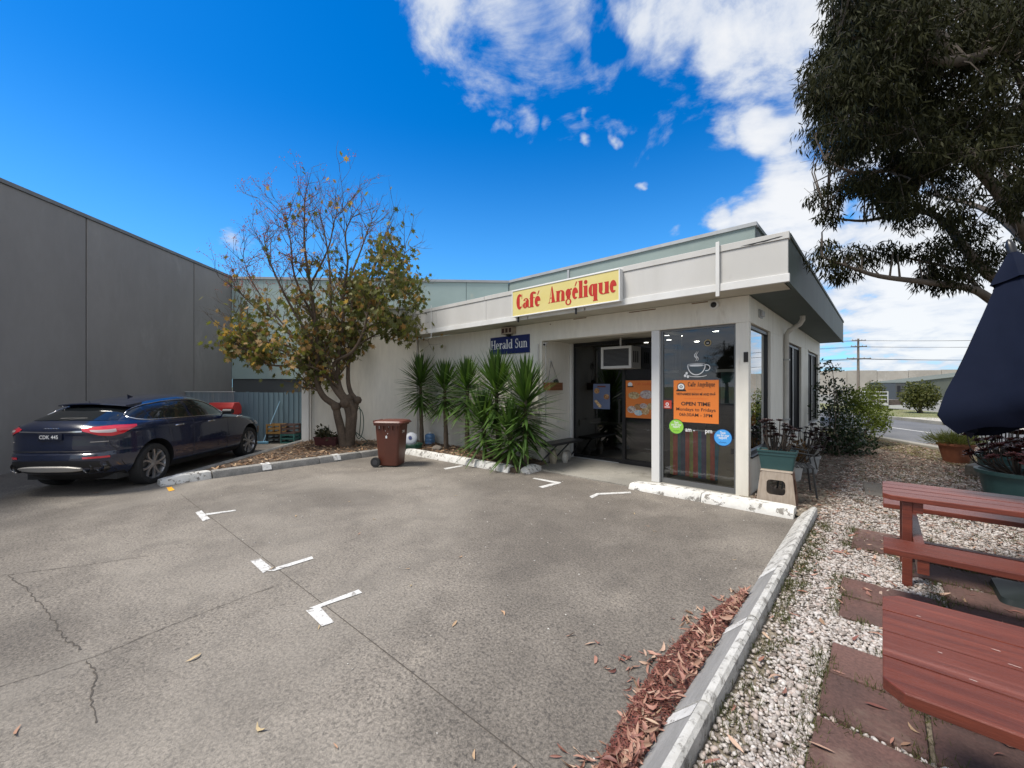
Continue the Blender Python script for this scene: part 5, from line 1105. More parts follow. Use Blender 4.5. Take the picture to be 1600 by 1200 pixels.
for i in range(190):       # the rest of the crown, out of the frame
    u = Vector(tuple(unit(1)[0])); e = fork + Vector((.9, .2, 3.6)) + Vector((u.x * 2.9, u.y * 3.1, abs(u.z) * 4.2 - .8)) * rg.uniform(.5, 1)
    v = e - Vector((0, 0, EYE)); zc = -.6754 * v.x + .7374 * v.y; xc = .7374 * v.x + .6754 * v.y
    if zc > .5 and CX + F * xc / zc < 1600 and HY - F * v.z / zc > -20: continue
    cl_.append((e, rg.uniform(.3, .5), 46))
lp = np.array([tuple(p) for p in limb_pts])
Pp, Dd = [], []
for c, r, m in cl_:
    i = int(np.argmin(((lp - np.array(tuple(c))) ** 2).sum(1))); s = Vector(lp[i]); midp = s.lerp(c, .55) + Vector((rg.gauss(0, .08), rg.gauss(0, .08), rg.gauss(.1, .06)))
    gb_.tube([s, midp, c], [.014, .009, .004], 4, cap=False)
    q = rng.normal(0, 1, (m, 3)); q /= np.linalg.norm(q, axis=1, keepdims=True); q *= (rng.uniform(0, 1, (m, 1)) ** .45) * r * np.array([[1, 1, .8]])
    Pp.append(np.array(tuple(c)) + q); dv = np.tile([[0, 0, -1.0]], (m, 1)) + rng.normal(0, .45, (m, 3)) + q / r * .35; Dd.append(dv)
    for _ in range(3):
        e = c + Vector((rg.gauss(0, r * .6), rg.gauss(0, r * .6), rg.gauss(0, r * .5))); gb_.tube([c, e], [.004, .002], 3, cap=False)
wpar(gb_.build('trunk', M_gbark, smooth=60), gt)
V, n, k = leaves(np.vstack(Pp), np.vstack(Dd), .098, GUM); o = npmesh('crown', V, quads(n, k), leafmat('gum_leaf', (.011, .013, .005), (.033, .034, .013), .6, .10, .08)); o['kind'] = 'stuff'; wpar(o, gt)
rt_ = dup(gt, (-12.0, -21.5, 0), R(200), 'dark leafy tree mirrored in the glass of the corner window'); rt_.scale = (.62, .62, .62)

# ------------------------------------------------------------------ yuccas
def yucca(name, label, base, stem_h, heads, group='yuccas along the cafe wall'):
    t = thing(name, label, 'yucca', base, group=group); b = Vector(base); sb = MB(); Vs, Fs = [], []; off = 0
    for (hx_, hy_, z0, z1, L, nl) in heads:
        top = Vector((hx_, hy_, z1 - L * .55)); pts = [Vector((0, 0, -.03)), Vector((hx_ * .3, hy_ * .3, z0 * .5)), Vector((hx_ * .8, hy_ * .8, z0)), top]
        sb.tube(smooth_pts(pts, 4), [.062] * 4 + [.052] * 5 + [.04] * 4, 9)
        for i in range(int(z0 / .05)): # old leaf scars
            z = .1 + i * .05; 
            if z < z0: sb.tube([Vector((hx_ * z / max(z1, .1), hy_ * z / max(z1, .1), z)), Vector((hx_ * z / max(z1, .1), hy_ * z / max(z1, .1), z)) + Vector((rr_.gauss(0, .05), rr_.gauss(0, .05), .02))], [.02, .004], 4)
        for i in range(nl):
            f = (i + rr_.random()) / nl; p = Vector((hx_ * .9, hy_ * .9, z0 + .02)).lerp(top, f ** .8); az = i * 2.39996 + rr_.uniform(-.3, .3)
            el = R(-30 + 114 * f ** 1.2 + rr_.uniform(-9, 9)); l = L * rr_.uniform(.82, 1.12) * (1 - .22 * max(0, f - .8) / .2); w = .031 * rr_.uniform(.85, 1.15)
            d = Vector((math.cos(az) * math.cos(el), math.sin(az) * math.cos(el), math.sin(el))); sd_ = Vector((-math.sin(az), math.cos(az), 0)); up = d.cross(sd_) * -1
            droop = (.14 if f < .6 else .03) * l * rr_.uniform(.4, 1.5); vs = []
            for s, ww in ((0, .55), (.3, 1.0), (.62, .85), (1.0, .03)):
                c = p + d * l * s - Vector((0, 0, droop * s * s)); vs += [c + sd_ * w * ww + up * w * .35 * ww, c, c - sd_ * w * ww + up * w * .35 * ww]
            Vs += [tuple(v) for v in vs]
            for a in range(3):
                for q in range(2): Fs.append((off + a * 3 + q, off + a * 3 + q + 1, off + a * 3 + q + 4, off + a * 3 + q + 3))
            off += 12
    sb.build('stem', mat('yucca_stem', (.16, .12, .085), .9, (.09, .065, .045), 8, .9, .6, 40), t, smooth=60)
    npmesh('leaves', np.array(Vs), np.array(Fs), leafmat('yucca_leaf', (.040, .085, .020), (.085, .145, .034), .36, .2), t, smooth=True, kind='stuff')
def onrow(px, y): d = ray(px, 600); return d.x / d.y * y
yucca('yucca', 'slim yucca beside the brown bin, leftmost of the row', (onrow(659, 6.45), 6.45, .095), 1, [(-.06, 0, 1.08, 2.36, .74, 175)])
yucca('yucca', 'slim yucca second from the brown bin, near blue bottle', (onrow(697, 6.45), 6.45, .095), 1, [(-.05, .0, 1.02, 2.16, .72, 160)])
yucca('yucca', 'slim yucca between the two trunks and the big clump', (onrow(730, 6.42), 6.42, .095), 1, [(0, 0, 1.00, 2.16, .72, 160)])
yucca('yucca', 'tallest bushy yucca below the navy newspaper sign', (onrow(780, 6.3), 6.3, .095), 1, [(-.08, 0, .80, 2.24, .86, 190), (-.22, -.28, .35, 1.40, .76, 110)])
yucca('yucca', 'broad yucca next to the entry recess, rightmost of the row', (onrow(822, 6.3), 6.3, .095), 1, [(0, -.02, .50, 2.06, .86, 200)])
yucca('yucca', 'low spreading yucca at the front spilling over white kerb', (onrow(797, 5.98), 5.98, .095), 1, [(0, 0, .22, 1.22, .66, 120)])

# ------------------------------------------------------------------ shrubs
def cloud_pts(blobs):
    P = []
    for (c, r, m) in blobs:
        q = unit(m) * (rng.uniform(0, 1, (m, 1)) ** .4) * np.array([r]); P.append(np.array(tuple(c)) + q)
    return np.vstack(P)
def shrub(name, label, base, blobs, size, shape, mm, up=.2, cat='shrub', group=None, stems=14, sr=.012):
    t = thing(name, label, cat, base, group=group); P = cloud_pts(blobs); Dv = unit(len(P)) + np.array([[0, 0, up]]); V, n, k = leaves(P, Dv, size, shape)
    o = npmesh('foliage', V, quads(n, k), mm); o['kind'] = 'stuff'; wpar(o, t); sb = MB(); b = Vector(base)
    for i in range(stems):
        c = Vector(blobs[i % len(blobs)][0]); e = c + Vector((rr_.gauss(0, .2), rr_.gauss(0, .2), rr_.gauss(0, .15))); m_ = b.lerp(e, .5) + Vector((rr_.gauss(0, .08), rr_.gauss(0, .08), .1)); sb.tube(smooth_pts([b + Vector((rr_.gauss(0, .06), rr_.gauss(0, .06), 0)), m_, e], 3), [sr * (1 - .1 * j) for j in range(7)], 5, cap=False)
    wpar(sb.build('stems', M_bark), t); return t
M_dk = leafmat('dark_leaf', (.016, .030, .014), (.035, .055, .024), .28, .12); M_lime = leafmat('lime_leaf', (.10, .135, .022), (.16, .19, .035), .5, .3)
def pb3(px, py, dep, r, m): return (at(px, py, dep), (r, r, r * .9), m)
shrub('dark_shrub', 'tall dark glossy-leaved shrub climbing the far cafe side wall', (*ground(1305, 712, .03)[:2], .03),
      [pb3(1292, 575, 10.6, .28, 90), pb3(1300, 605, 10.4, .33, 130), pb3(1288, 640, 10.3, .34, 130), pb3(1312, 640, 10.2, .36, 190), pb3(1300, 675, 10.0, .42, 280), pb3(1325, 670, 9.9, .40, 280), pb3(1345, 695, 9.8, .36, 300), pb3(1320, 700, 9.7, .42, 380), pb3(1290, 698, 9.8, .36, 220), pb3(1284, 610, 10.8, .25, 70), pb3(1318, 612, 10.5, .2, 60)], .085, OVAL, M_dk)
shrub('lime_shrub', 'lime green bushy shrub behind the dark glossy shrub', (*ground(1345, 700, .03)[:2], .03),
      [pb3(1330, 622, 11.6, .42, 800), pb3(1352, 628, 11.5, .48, 1000), pb3(1345, 660, 11.2, .55, 1200), pb3(1368, 650, 11.3, .38, 700), pb3(1318, 640, 11.8, .45, 500), pb3(1376, 664, 11.2, .24, 260)], .065, OVAL, M_lime)

# ------------------------------------------------------------------ picnic tables
M_tw = mat('stained_timber', (.176, .042, .024), .33, (.105, .025, .017), 5, .9, .25, 60, stretch=(.25, 5, 5), dirt=(.34, .14, .11), dscale=2.6, dlo=.56, dhi=.80, rand=.16, fine=.22, fscale=24)
def picnic_table(label, x0, yc, nplank, pw, gap, L, z0=.055, chamfer=.05, inset=.12):
    t = thing('picnic_table', label, 'picnic table', (x0 + L / 2, yc, z0), group='red picnic tables'); zt = .725; hw = (nplank * pw + (nplank - 1) * gap) / 2
    for i in range(nplank):
        y = -hw + i * (pw + gap); c0 = chamfer if i == 0 else 0; c1 = chamfer if i == nplank - 1 else 0
        poly = [(-L / 2 + c0, y), (L / 2 - c0, y), (L / 2, y + c0), (L / 2, y + pw - c1), (L / 2 - c1, y + pw), (-L / 2 + c1, y + pw), (-L / 2, y + pw - c1), (-L / 2, y + c0)]
        poly = [p for k, p in enumerate(poly) if k == 0 or p != poly[k - 1]]; MB().prism(poly, zt - .04, zt + random.uniform(0, .002)).build('plank', M_tw, t, bevel=.004)
    for s in (-1, 1):
        MB().box(-L / 2 + .005, s * (hw + .425) - .145, .40, L / 2 - .005, s * (hw + .425) + .145, .445).build('bench_plank', M_tw, t, bevel=.005)
    for x in (-L / 2 + inset, L / 2 - inset - .08):
        for s in (-1, 1): MB().box(x, s * (hw - .05) - .026, -.03, x + .062, s * (hw - .05) + .026, zt - .041).build('leg', M_tw, t, bevel=.004)
        MB().box(x + .063, -hw + .03, zt - .13, x + .125, hw - .03, zt - .041).build('top_bearer', M_tw, t, bevel=.003)
        MB().box(x + .063, -hw - .56, .30, x + .125, hw + .56, .399).build('seat_bearer', M_tw, t, bevel=.003)
    MB().box(-L / 2 + .21, -.03, .22, L / 2 - .21, .03, .29).build('stretcher', M_tw, t, bevel=.003)
    return t
picnic_table('farther red timber picnic table under the navy umbrella', 0.0, 4.98, 4, .158, .012, 1.8)
picnic_table('nearest red timber picnic table at the lower right corner', 0.0, 2.065, 4, .188, .003, 1.8, inset=.42)

nt_ = [o for o in bpy.data.objects if o.get('label', '').startswith('nearest red')][0]; M_scr = mat('scratch', (.62, .50, .44), .7)
for (x, y, l) in ((-.62, .10, .022), (-.595, .02, .03), (-.50, .16, .02), (-.44, -.04, .04), (-.80, .21, .012), (-.70, -.17, .018), (-.76, -.05, .012)):
    MB().add([(x, y, .7285), (x + l, y - l * .12, .7285), (x + l * .8, y - l * .12 + .003, .7285), (x, y + .002, .7285)], [(0, 1, 2, 3)]).build('scratch', M_scr, nt_)

# ------------------------------------------------------------------ navy umbrella, tilted and half open
um = thing('cafe_umbrella', 'navy blue canvas umbrella tilted over the farther picnic table', 'umbrella', (*cw(4.165, 3.06)[:2], .03))
M_nav = mat('navy_canvas', (.005, .008, .020), .85, (.0065, .010, .024), 3, .8, .15, 220, spec=.12)
fwd = Vector((EX[1], EY[1], 0)); UC = cw(4.165, 3.06); Mu = T(UC.x, UC.y, 1.54) @ Matrix.Rotation(R(-1.6), 4, fwd) @ Matrix.Rotation(R(-12.5), 4, Vector((EX[0], EY[0], 0)))
cr = Vector((EX[0], EY[0], 0)); nrib = 6; a0 = math.atan2(cr.y, cr.x)
def rib_dir(k): a = a0 + R(156) + k * 2 * math.pi / nrib; return Vector((math.cos(a), math.sin(a), 0))
RB, HC = .72, 1.23
for k in range(nrib):
    d0, d1 = rib_dir(k), rib_dir(k + 1); vs = []; nu, nv = 9, 14
    for j in range(nv + 1):
        f = j / nv; r = .05 + (RB - .05) * f ** 1.04; z = HC * (1 - f)
        for i in range(nu + 1):
            u = i / nu; d = (d0 * (1 - u) + d1 * u); sag = 1 - .16 * math.sin(math.pi * u) * f; sag = sag - .022 * math.sin(5 * u + 6 * f + k) * f * math.sin(math.pi * u) - .012 * math.sin(14 * u - 11 * f * f + 2 * k) * f; z2 = z + .035 * math.sin(math.pi * u) * f + .010 * math.sin(17 * u + 9 * f + k) * f
            vs.append(d * r * sag + Vector((0, 0, z2)))
    for jj, (dr, dz) in enumerate(((-.03, -.08), (-.10, -.17))):
        for i in range(nu + 1):
            u = i / nu; d = (d0 * (1 - u) + d1 * u); vs.append(d * (RB + dr) * (1 - .16 * math.sin(math.pi * u)) + Vector((0, 0, dz + .035 * math.sin(math.pi * u) + (.02 * math.sin(u * 9 + k) if jj else 0))))
    n1 = nu + 1; rows = nv + 2
    wpar(MB().add(vs, [(j * n1 + i, j * n1 + i + 1, (j + 1) * n1 + i + 1, (j + 1) * n1 + i) for j in range(rows) for i in range(nu)], Mu).build('canopy_panel', M_nav, smooth=50), um)
    vs = []
    for j in range(5):
        f = j / 4
        for i in range(7): u = i / 6; vs.append((d0 * (1 - u) + d1 * u) * (.02 + .17 * f) * (1 - .1 * math.sin(math.pi * u) * f) + Vector((0, 0, HC + .07 - .27 * f)))
    wpar(MB().add(vs, [(j * 7 + i, j * 7 + i + 1, (j + 1) * 7 + i + 1, (j + 1) * 7 + i) for j in range(4) for i in range(6)], Mu).build('vent_panel', M_nav, smooth=50), um)
    wpar(MB().tube([Mu @ (d0 * .03 + Vector((0, 0, HC - .09))), Mu @ (d0 * (RB - .06) + Vector((0, 0, -.02)))], .008, 6).build('rib', M_alu), um)
    wpar(MB().tube([Mu @ Vector((0, 0, .35)), Mu @ (d0 * RB * .42 + Vector((0, 0, HC * .45)))], .007, 5).build('strut', M_alu), um)
wpar(MB().tube([(UC.x, UC.y, .12), (UC.x, UC.y, 1.54), Mu @ Vector((0, 0, HC + .05))], .019, 12).build('pole', M_alu, smooth=40), um)
wpar(MB().lathe([(.03, HC + .05), (.03, HC + .12), (.012, HC + .17), (0, HC + .18)], 12, Mu).build('finial', M_black, smooth=40), um)
wpar(MB().loft([rring(.50, .50, .06, .06), rring(.48, .48, .10, .06), rring(.22, .22, .14, .05)], M=T(UC.x - .1, UC.y - .1, 0)).build('base', mat('base_green', (.012, .018, .018), .5), smooth=40), um)

# ------------------------------------------------------------------ pots, stool, chair
def rosette_plant(parent, base, n, h, spread, seed, leafcol, r=.075, stem=.010, lean=None):
    q = random.Random(seed); sb = MB(); Vs = []; b = Vector(base)
    for i in range(n):
        a = q.uniform(0, 2 * math.pi); rr = spread * q.uniform(.15, 1) ; e = b + Vector((math.cos(a) * rr, math.sin(a) * rr, h * q.uniform(.35, 1))) + (lean or Vector()) * q.uniform(.3, 1); m_ = b.lerp(e, .5) + Vector((math.cos(a) * rr * .35, math.sin(a) * rr * .35, -.03))
        sb.tube(smooth_pts([b + Vector((math.cos(a) * rr * .25, math.sin(a) * rr * .25, -.03)), m_, e], 4), [stem * (1.1 - .04 * j) for j in range(9)], 6, cap=False)
        R0 = r * q.uniform(.7, 1.2); ax = (e - m_).normalized(); x_ = ax.orthogonal().normalized(); y_ = ax.cross(x_)
        for k in range(22):
            t = k / 22; an = k * 2.39996; el = R(8 + 62 * t); L = R0 * (1.1 - .65 * t); d = (x_ * math.cos(an) + y_ * math.sin(an)) * math.cos(el) + ax * math.sin(el); s = (x_ * -math.sin(an) + y_ * math.cos(an)); w = L * .33; c = e
            Vs += [tuple(c), tuple(c + d * L * .6 + s * w), tuple(c + d * L), tuple(c + d * L * .6 - s * w)]
    wpar(sb.build('stems', mat('aeonium_stem', (.052, .040, .030), .9, (.03, .022, .018), 9, .9, .3, 50), smooth=60), parent)
    V = np.array(Vs); o = npmesh('rosettes', V, np.arange(len(V)).reshape(-1, 4), leafcol); o['kind'] = 'stuff'; wpar(o, parent)
M_aeo = leafmat('aeonium', (.022, .010, .012), (.050, .022, .022), .4, .08)
M_teal = mat('teal_plastic', (.020, .060, .062), .42, (.028, .075, .075), 3, .8, dirt=(.07, .11, .11), dscale=4, dlo=.62, dhi=.8)
def round_pot(name, label, cat, loc, r0, r1, h, m, soil=True, rim=.03, group=None):
    t = thing(name, label, cat, loc, group=group)
    MB().lathe([(r0, 0), (r1 * .97, h - rim * 1.6), (r1 * 1.06, h - rim * 1.6), (r1 * 1.08, h), (r1 * .96, h), (r1 * .93, h - rim * 2)], 32).build('pot', m, t, smooth=40)
    MB().lathe([(r1 * .94, h - rim * 2), (.0, h - rim)], 20).build('soil', M_soil, t); return t
# stool with planter beside the corner post
st = thing('plastic_stool', 'pale wood-look plastic step stool by the corner post', 'stool', (-1.10, 6.78, .03), R(4))
M_st = mat('stool_plastic', (.36, .30, .24), .5, (.28, .225, .175), 8, .9, .05, 60, stretch=(6, 6, .5)); M_st2 = mat('stool_brown_shade', (.16, .075, .04), .55, (.12, .055, .03), 6, .8)  # second tone: darker brown for the side panels, their shade put into the colour
for k in range(4):
    w0, w1, h = .235, .185, .47; Mk = RZ(R(90) * k); outer = []; inner = []
    for (u, v) in ((-1, 0), (1, 0), (1, 1), (-1, 1)): w = w0 + (w1 - w0) * v; outer.append((u * w, -w, v * h))
    ring = [(x, z) for x, z in rect_round(.22, .20, .05, 4)]; ring = ring[2:] + ring[:2]
    vs = []; n = len(ring)
    for i, (x, z) in enumerate(ring):
        a = math.atan2(z, x); zz = .26 + z; w = w0 + (w1 - w0) * zz / h; vs.append((x, -w, zz))
        m_ = max(abs(math.cos(a)), abs(math.sin(a))); ox, oz = math.cos(a) / m_, math.sin(a) / m_
        z2 = .235 + oz * .235; w2 = w0 + (w1 - w0) * z2 / h; vs.append((ox * w2, -w2, z2))
    mb = MB().add(vs, [(2 * i, 2 * i + 1, 2 * ((i + 1) % n) + 1, 2 * ((i + 1) % n)) for i in range(n)], Mk)
    o = mb.build('side_panel', M_st if k in (0, 2) else M_st2, st); sm = o.modifiers.new('s', 'SOLIDIFY'); sm.thickness = .014; sm.offset = -1
MB().box(-.19, -.19, .462, .19, .19, .485).build('seat', M_st, st, bevel=.012)
def trough(name, label, loc, rz, w, d, h, m, taper=.82):
    t = thing(name, label, 'planter', loc, rz); MB().loft([rring(w * taper, d * taper, 0, .02), rring(w * .95, d * .95, h * .72, .025), rring(w, d, h * .74, .025), rring(w, d, h * .9, .025), rring(w * 1.05, d * 1.08, h * .91, .025), rring(w * 1.05, d * 1.08, h, .025), rring(w * .95, d * .93, h, .02), rring(w * .92, d * .9, h * .9, .02)], cap=False).build('trough', m, t, smooth=35)
    MB().box(-w * .46, -d * .45, h * .85, w * .46, d * .45, h * .91).build('soil', M_soil, t); MB().box(-w * .4, -d * .4, 0.001, w * .4, d * .4, .02).build('trough_floor', m, t); return t
tg = trough('trough_planter', 'teal plastic trough of dark succulents standing on the stool', (-1.10, 6.78, .516), R(4), .46, .24, .27, M_teal)
rosette_plant(tg, (-1.15, 6.78, .76), 17, .44, .20, 4, M_aeo, .078, .0075); rosette_plant(tg, (-1.0, 6.80, .76), 10, .36, .22, 6, M_aeo, .072, .0075, Vector((.12, .05, 0)))
ch = thing('metal_chair', 'black metal outdoor chair standing behind the stool and planter', 'chair', (-1.0, 7.55, .03), R(15))
M_ch = mat('black_metal', (.020, .021, .022), .5)
for s in (-1, 1):
    for x in (-.2, .24): MB().tube([(x * .8, s * .22, .44), (x, s * .25, .0)], .013, 8).build('leg', M_ch, ch)
    MB().tube([(-.2, s * .23, .44), (-.25, s * .24, .66), (-.1, s * .25, .68), (.2, s * .25, .64), (.24, s * .24, .44)], .012, 8).build('armrest', M_ch, ch, smooth=60)
    MB().tube([(-.18, s * .22, .44), (-.28, s * .22, .80)], .013, 8).build('back_post', M_ch, ch)
for i in range(7): MB().box(-.2 + i * .062, -.22, .435, -.155 + i * .062, .22, .447).build('seat_slat', M_ch, ch)
for i in range(4): MB().box(-.225 - i * .02, -.22, .52 + i * .075, -.213 - i * .02, .22, .56 + i * .075).build('back_slat', M_ch, ch)
for i, (x, y, r, h, m, lb) in enumerate(((-1.18, 8.6, .17, .30, mat('pot_white', (.5, .49, .46), .6, (.4, .39, .36), 4, .8), 'whitish round pot of dark succulents behind the metal chair'), (-1.05, 9.5, .19, .34, mat('pot_grey', (.33, .33, .32), .7, (.25, .25, .24), 4, .8), 'grey pot of leggy dark succulents next to the downpipe'), (-1.15, 10.6, .2, .36, M_conc, 'concrete pot of dark succulents in front of the dark shrub'))):
    p_ = round_pot('succulent_pot', lb, 'plant pot', (x, y, .03), r * .75, r, h, m, group='succulent pots along the side wall'); rosette_plant(p_, (x, y, h), 15, .55, .32, 20 + i, M_aeo, .082, .009, Vector((.12, 0, 0)))
bt = shrub('brown_plant', 'dry brown bushy plant between the succulent pots at side wall', (-1.2, 9.05, .03), [((-1.2, 9.05, .45), (.22, .3, .25), 260)], .07, OVAL, leafmat('brown_leaf', (.10, .05, .02), (.16, .09, .03), .7, .2), cat='plant', stems=8)
# terracotta pot with a ferny plant, teal pots
M_terra = mat('terracotta', (.235, .078, .036), .75, (.18, .06, .03), 3, .9, .1, 60, dirt=(.30, .17, .11), dscale=4, dlo=.62, dhi=.8)
tp = round_pot('terracotta_pot', 'terracotta pot of feathery green plant near the road edge', 'plant pot', (1.17, 12.9, .03), .19, .285, .42, M_terra)
P = np.array([[1.17, 12.9, .45]]) + rng.normal(0, 1, (900, 3)) * np.array([[.14, .14, .02]]); Dv = (P - np.array([[1.17, 12.9, .40]])) * 2.2 + unit(900) * .25 + np.array([[0, 0, .35]])
V, n, k = leaves(P, Dv, .26, [(0, 0, 0), (.5, .02, .0), (1, 0, -.25), (.5, -.02, 0)]); o = npmesh('fronds', V, quads(n, k), leafmat('fern', (.09, .11, .03), (.17, .17, .06), .6, .3)); o['kind'] = 'stuff'; wpar(o, tp)
for i, (x, y, r, h, lb) in enumerate(((1.42, 9.0, .40, .46, 'large teal pot of maroon rosettes at the right edge'), (1.50, 10.6, .31, .5, 'smaller teal pot of maroon rosettes behind the large one'))):
    p_ = round_pot('teal_pot', lb, 'plant pot', (x, y, .03), r * .78, r, h, M_teal, group='teal pots'); rosette_plant(p_, (x, y, h), 46, .52, .50 if i == 0 else .42, 40 + i, leafmat('aeonium_red', (.040, .010, .012), (.075, .022, .020), .45, .1), .105, .009)
lg = thing('garden_edging', 'weathered grey timber sleeper edging behind the pots', 'edging', (1.5, 12.0, .03)); wpar(MB().box(-.08, -.9, 0, .08, .9, .2).build('sleeper', mat('sleeper', (.17, .155, .13), .9, (.1, .09, .075), 5, .9, .5, 30, stretch=(4, .4, 4)), bevel=.02), lg); lg.children[0].matrix_parent_inverse = Matrix.Identity(4); lg.rotation_euler = (0, 0, R(-20))

# ------------------------------------------------------------------ small things around the left bed
rb = thing('maroon_trough', 'maroon plastic trough with a low leafy plant beside tree trunk', 'planter', (*ground(511, 697, .095)[:2], .095), R(40))
M_mar = mat('maroon_plastic', (.085, .022, .022), .5, (.065, .018, .018), 4, .7)
MB().loft([rring(.54, .20, 0, .02), rring(.60, .25, .22, .02), rring(.63, .28, .225, .02), rring(.63, .28, .25, .02), rring(.57, .22, .25, .02), rring(.55, .20, .2, .02)], cap=False).build('trough', M_mar, rb, smooth=35); MB().box(-.28, -.10, .18, .28, .10, .21).build('soil', M_soil, rb)
b_ = rb.location; P = cloud_pts([((b_.x - .08, b_.y - .06, .45), (.22, .2, .16), 170), ((b_.x + .08, b_.y + .06, .36), (.2, .2, .1), 90)]); V, n, k = leaves(P, unit(len(P)), .10, OVAL); o = npmesh('foliage', V, quads(n, k), leafmat('dull_leaf', (.028, .036, .018), (.07, .06, .03), .5, .15)); o['kind'] = 'stuff'; wpar(o, rb)
ho = thing('garden_hose', 'green garden hose hanging in loops behind the tree trunk', 'hose', (*ground(566, 693, .095)[:2], .095))
h0 = at(557, 632, 11.0); pts = []
for i in range(70):
    t = i / 69 * 3.6 * math.pi; pts.append(h0 + cr * (.06 + .16 * math.sin(t) * (i / 69 + .15)) + Vector((0, 0, -.45 - .42 * math.cos(t) - .10 * i / 69)))
pts += [at(575, 690, 11.1), at(566, 696, 10.7), at(556, 698, 10.6)]
wpar(MB().tube(pts, .011, 7).build('loop', mat('hose_green', (.02, .075, .05), .45), smooth=60), ho)
hr = thing('hose_coil', 'coil of green hose with a white round lid behind bin', 'hose', (*ground(645, 701, .095)[:2], .095)); hb_ = hr.location
for k in range(4): wpar(MB().tube([(hb_.x + (.20 + .012 * k) * math.cos(a / 14 * math.pi), hb_.y + (.20 + .012 * k) * math.sin(a / 14 * math.pi), .125 + .03 * k) for a in range(29)], .014, 7).build('hose_loop', mat('hose_dark', (.015, .075, .045), .4), smooth=60), hr)
wpar(MB().lathe([(.0, .012), (.06, .012), (.065, .018), (.13, .008), (.17, -.02), (.175, -.04)], 28, T(hb_.x - .03, hb_.y - .05, .36) @ Matrix.Rotation(R(62), 4, Vector((EX[0], EY[0], 0)))).build('lid', mat('lid_white', (.42, .44, .48), .5), smooth=50), hr)
wpar(MB().lathe([(.022, .03), (.045, .031)], 16, T(hb_.x - .03, hb_.y - .05, .36) @ Matrix.Rotation(R(62), 4, Vector((EX[0], EY[0], 0)))).build('lid_mark', M_navy), hr)
wb = thing('water_bottle', 'blue translucent water cooler bottle between two yucca trunks', 'bottle', (onrow(672, 6.6), 6.6, .095)); M_wb = mat('bottle_blue', (.10, .22, .40), .15, (.08, .18, .34), 3, .6, coat=.6)
MB().lathe([(.10, 0), (.135, .015), (.14, .06), (.132, .075), (.14, .09), (.14, .15), (.132, .165), (.14, .18), (.138, .25), (.11, .285), (.05, .30), (.045, .30)], 24).build('body', M_wb, wb, smooth=40); MB().lathe([(.048, .30), (.048, .33), (.0, .332)], 16).build('cap', M_trim, wb)
rk_ = thing('garden_rock', 'grey-brown rock lying in the bed near the blue bottle', 'rock', (onrow(683, 6.15), 6.15, .09)); sp_r = bmesh.new(); bmesh.ops.create_icosphere(sp_r, subdivisions=2, radius=.13)
for v in sp_r.verts: v.co *= random.uniform(.85, 1.12); v.co.z *= .6; v.co.x *= 1.3
rm = bpy.data.meshes.new('stone'); sp_r.to_mesh(rm); sp_r.free(); link('stone', rm, mat('rock', (.22, .19, .16), .9, (.14, .12, .10), 6, .9, .5, 30), rk_, smooth=50, loc=(0, 0, .04))
# red hopper, crates, broom by the fence
rd = thing('red_hopper', 'bright red angular plastic hopper standing behind the car bonnet', 'hopper', (*cw(-8.35, 11.75)[:2], 0), math.atan2(CF.y, CF.x) + R(90))
M_rd = mat('red_plastic', (.70, .06, .05), .35, (.62, .05, .042), 4, .6)
hexp = [(-.20, .86), (-.22, 1.06), (-.12, 1.20), (.12, 1.20), (.22, 1.06), (.20, .86)]
MB().loft([[(x, y, z) for y, z in hexp] for x in (-.36, .36)]).build('bin_top', M_rd, rd, bevel=.02); MB().loft([rring(.40, .30, .02, .04), rring(.64, .36, .858, .04)]).build('bin_body', M_rd, rd, smooth=35)
MB().add([(.362, y * .75, 1.03 + (z - 1.03) * .75) for y, z in hexp], [tuple(range(6))]).build('opening', mat('dark_red', (.20, .012, .012), .6), rd)
def crate(label, loc, rz, col, group='milk crates by the fence'):
    t = thing('milk_crate', label, 'crate', loc, rz, group); m = mat('crate%s' % (label[:12]), col, .55, tuple(c * .7 for c in col), 6, .8); w, d, h = .38, .33, .28
    for s in (-1, 1):
        for a in (-1, 1): MB().box(s * w / 2 - .02, a * d / 2 - .02, 0, s * w / 2 + .02, a * d / 2 + .02, h).build('corner_post', m, t)
        for z in (0.0, .12, h - .05):
            MB().box(-w / 2 + .021, s * d / 2 - .012, z + .001, w / 2 - .021, s * d / 2 + .012, z + .045).build('slat', m, t); MB().box(s * w / 2 - .012, -d / 2 + .021, z + .001, s * w / 2 + .012, d / 2 - .021, z + .045).build('slat', m, t)
    MB().box(-w / 2 + .02, -d / 2 + .02, .002, w / 2 - .02, d / 2 - .02, .015).build('floor', m, t); return t
ca = math.atan2(EY[0], EX[0])
crate('black milk crate at the bottom left of the stack', cw(-6.95, 11.95, 0), ca, (.02, .022, .022)); crate('teal milk crate at the bottom right of the stack', cw(-6.54, 11.95, 0), ca, (.03, .12, .11))
crate('mustard yellow milk crate on top of the black one', cw(-6.95, 11.95, .285), ca, (.30, .17, .05)); crate('brown milk crate on top of the teal one', cw(-6.54, 11.95, .285), ca, (.10, .06, .05))
br = thing('broom', 'blue-handled broom leaning against the blue-grey fence', 'broom', cw(-7.18, 11.75, 0)); wpar(MB().tube([cw(-7.2, 11.7, .06), cw(-7.0, 12.2, 1.22)], .013, 8).build('handle', mat('broom_blue', (.25, .42, .55), .4)), br); wpar(MB().cbox((0, 0, 0), (.30, .06, .07), T(*cw(-7.2, 11.7, .045)) @ RZ(ca)).build('head', mat('broom_head', (.16, .36, .50), .6), bevel=.012), br)
rg_ = thing('white_rag', 'crumpled pale cloth on the ground by the fence', 'cloth', cw(-7.62, 11.8, 0)); sp_r = bmesh.new(); bmesh.ops.create_icosphere(sp_r, subdivisions=3, radius=.16)
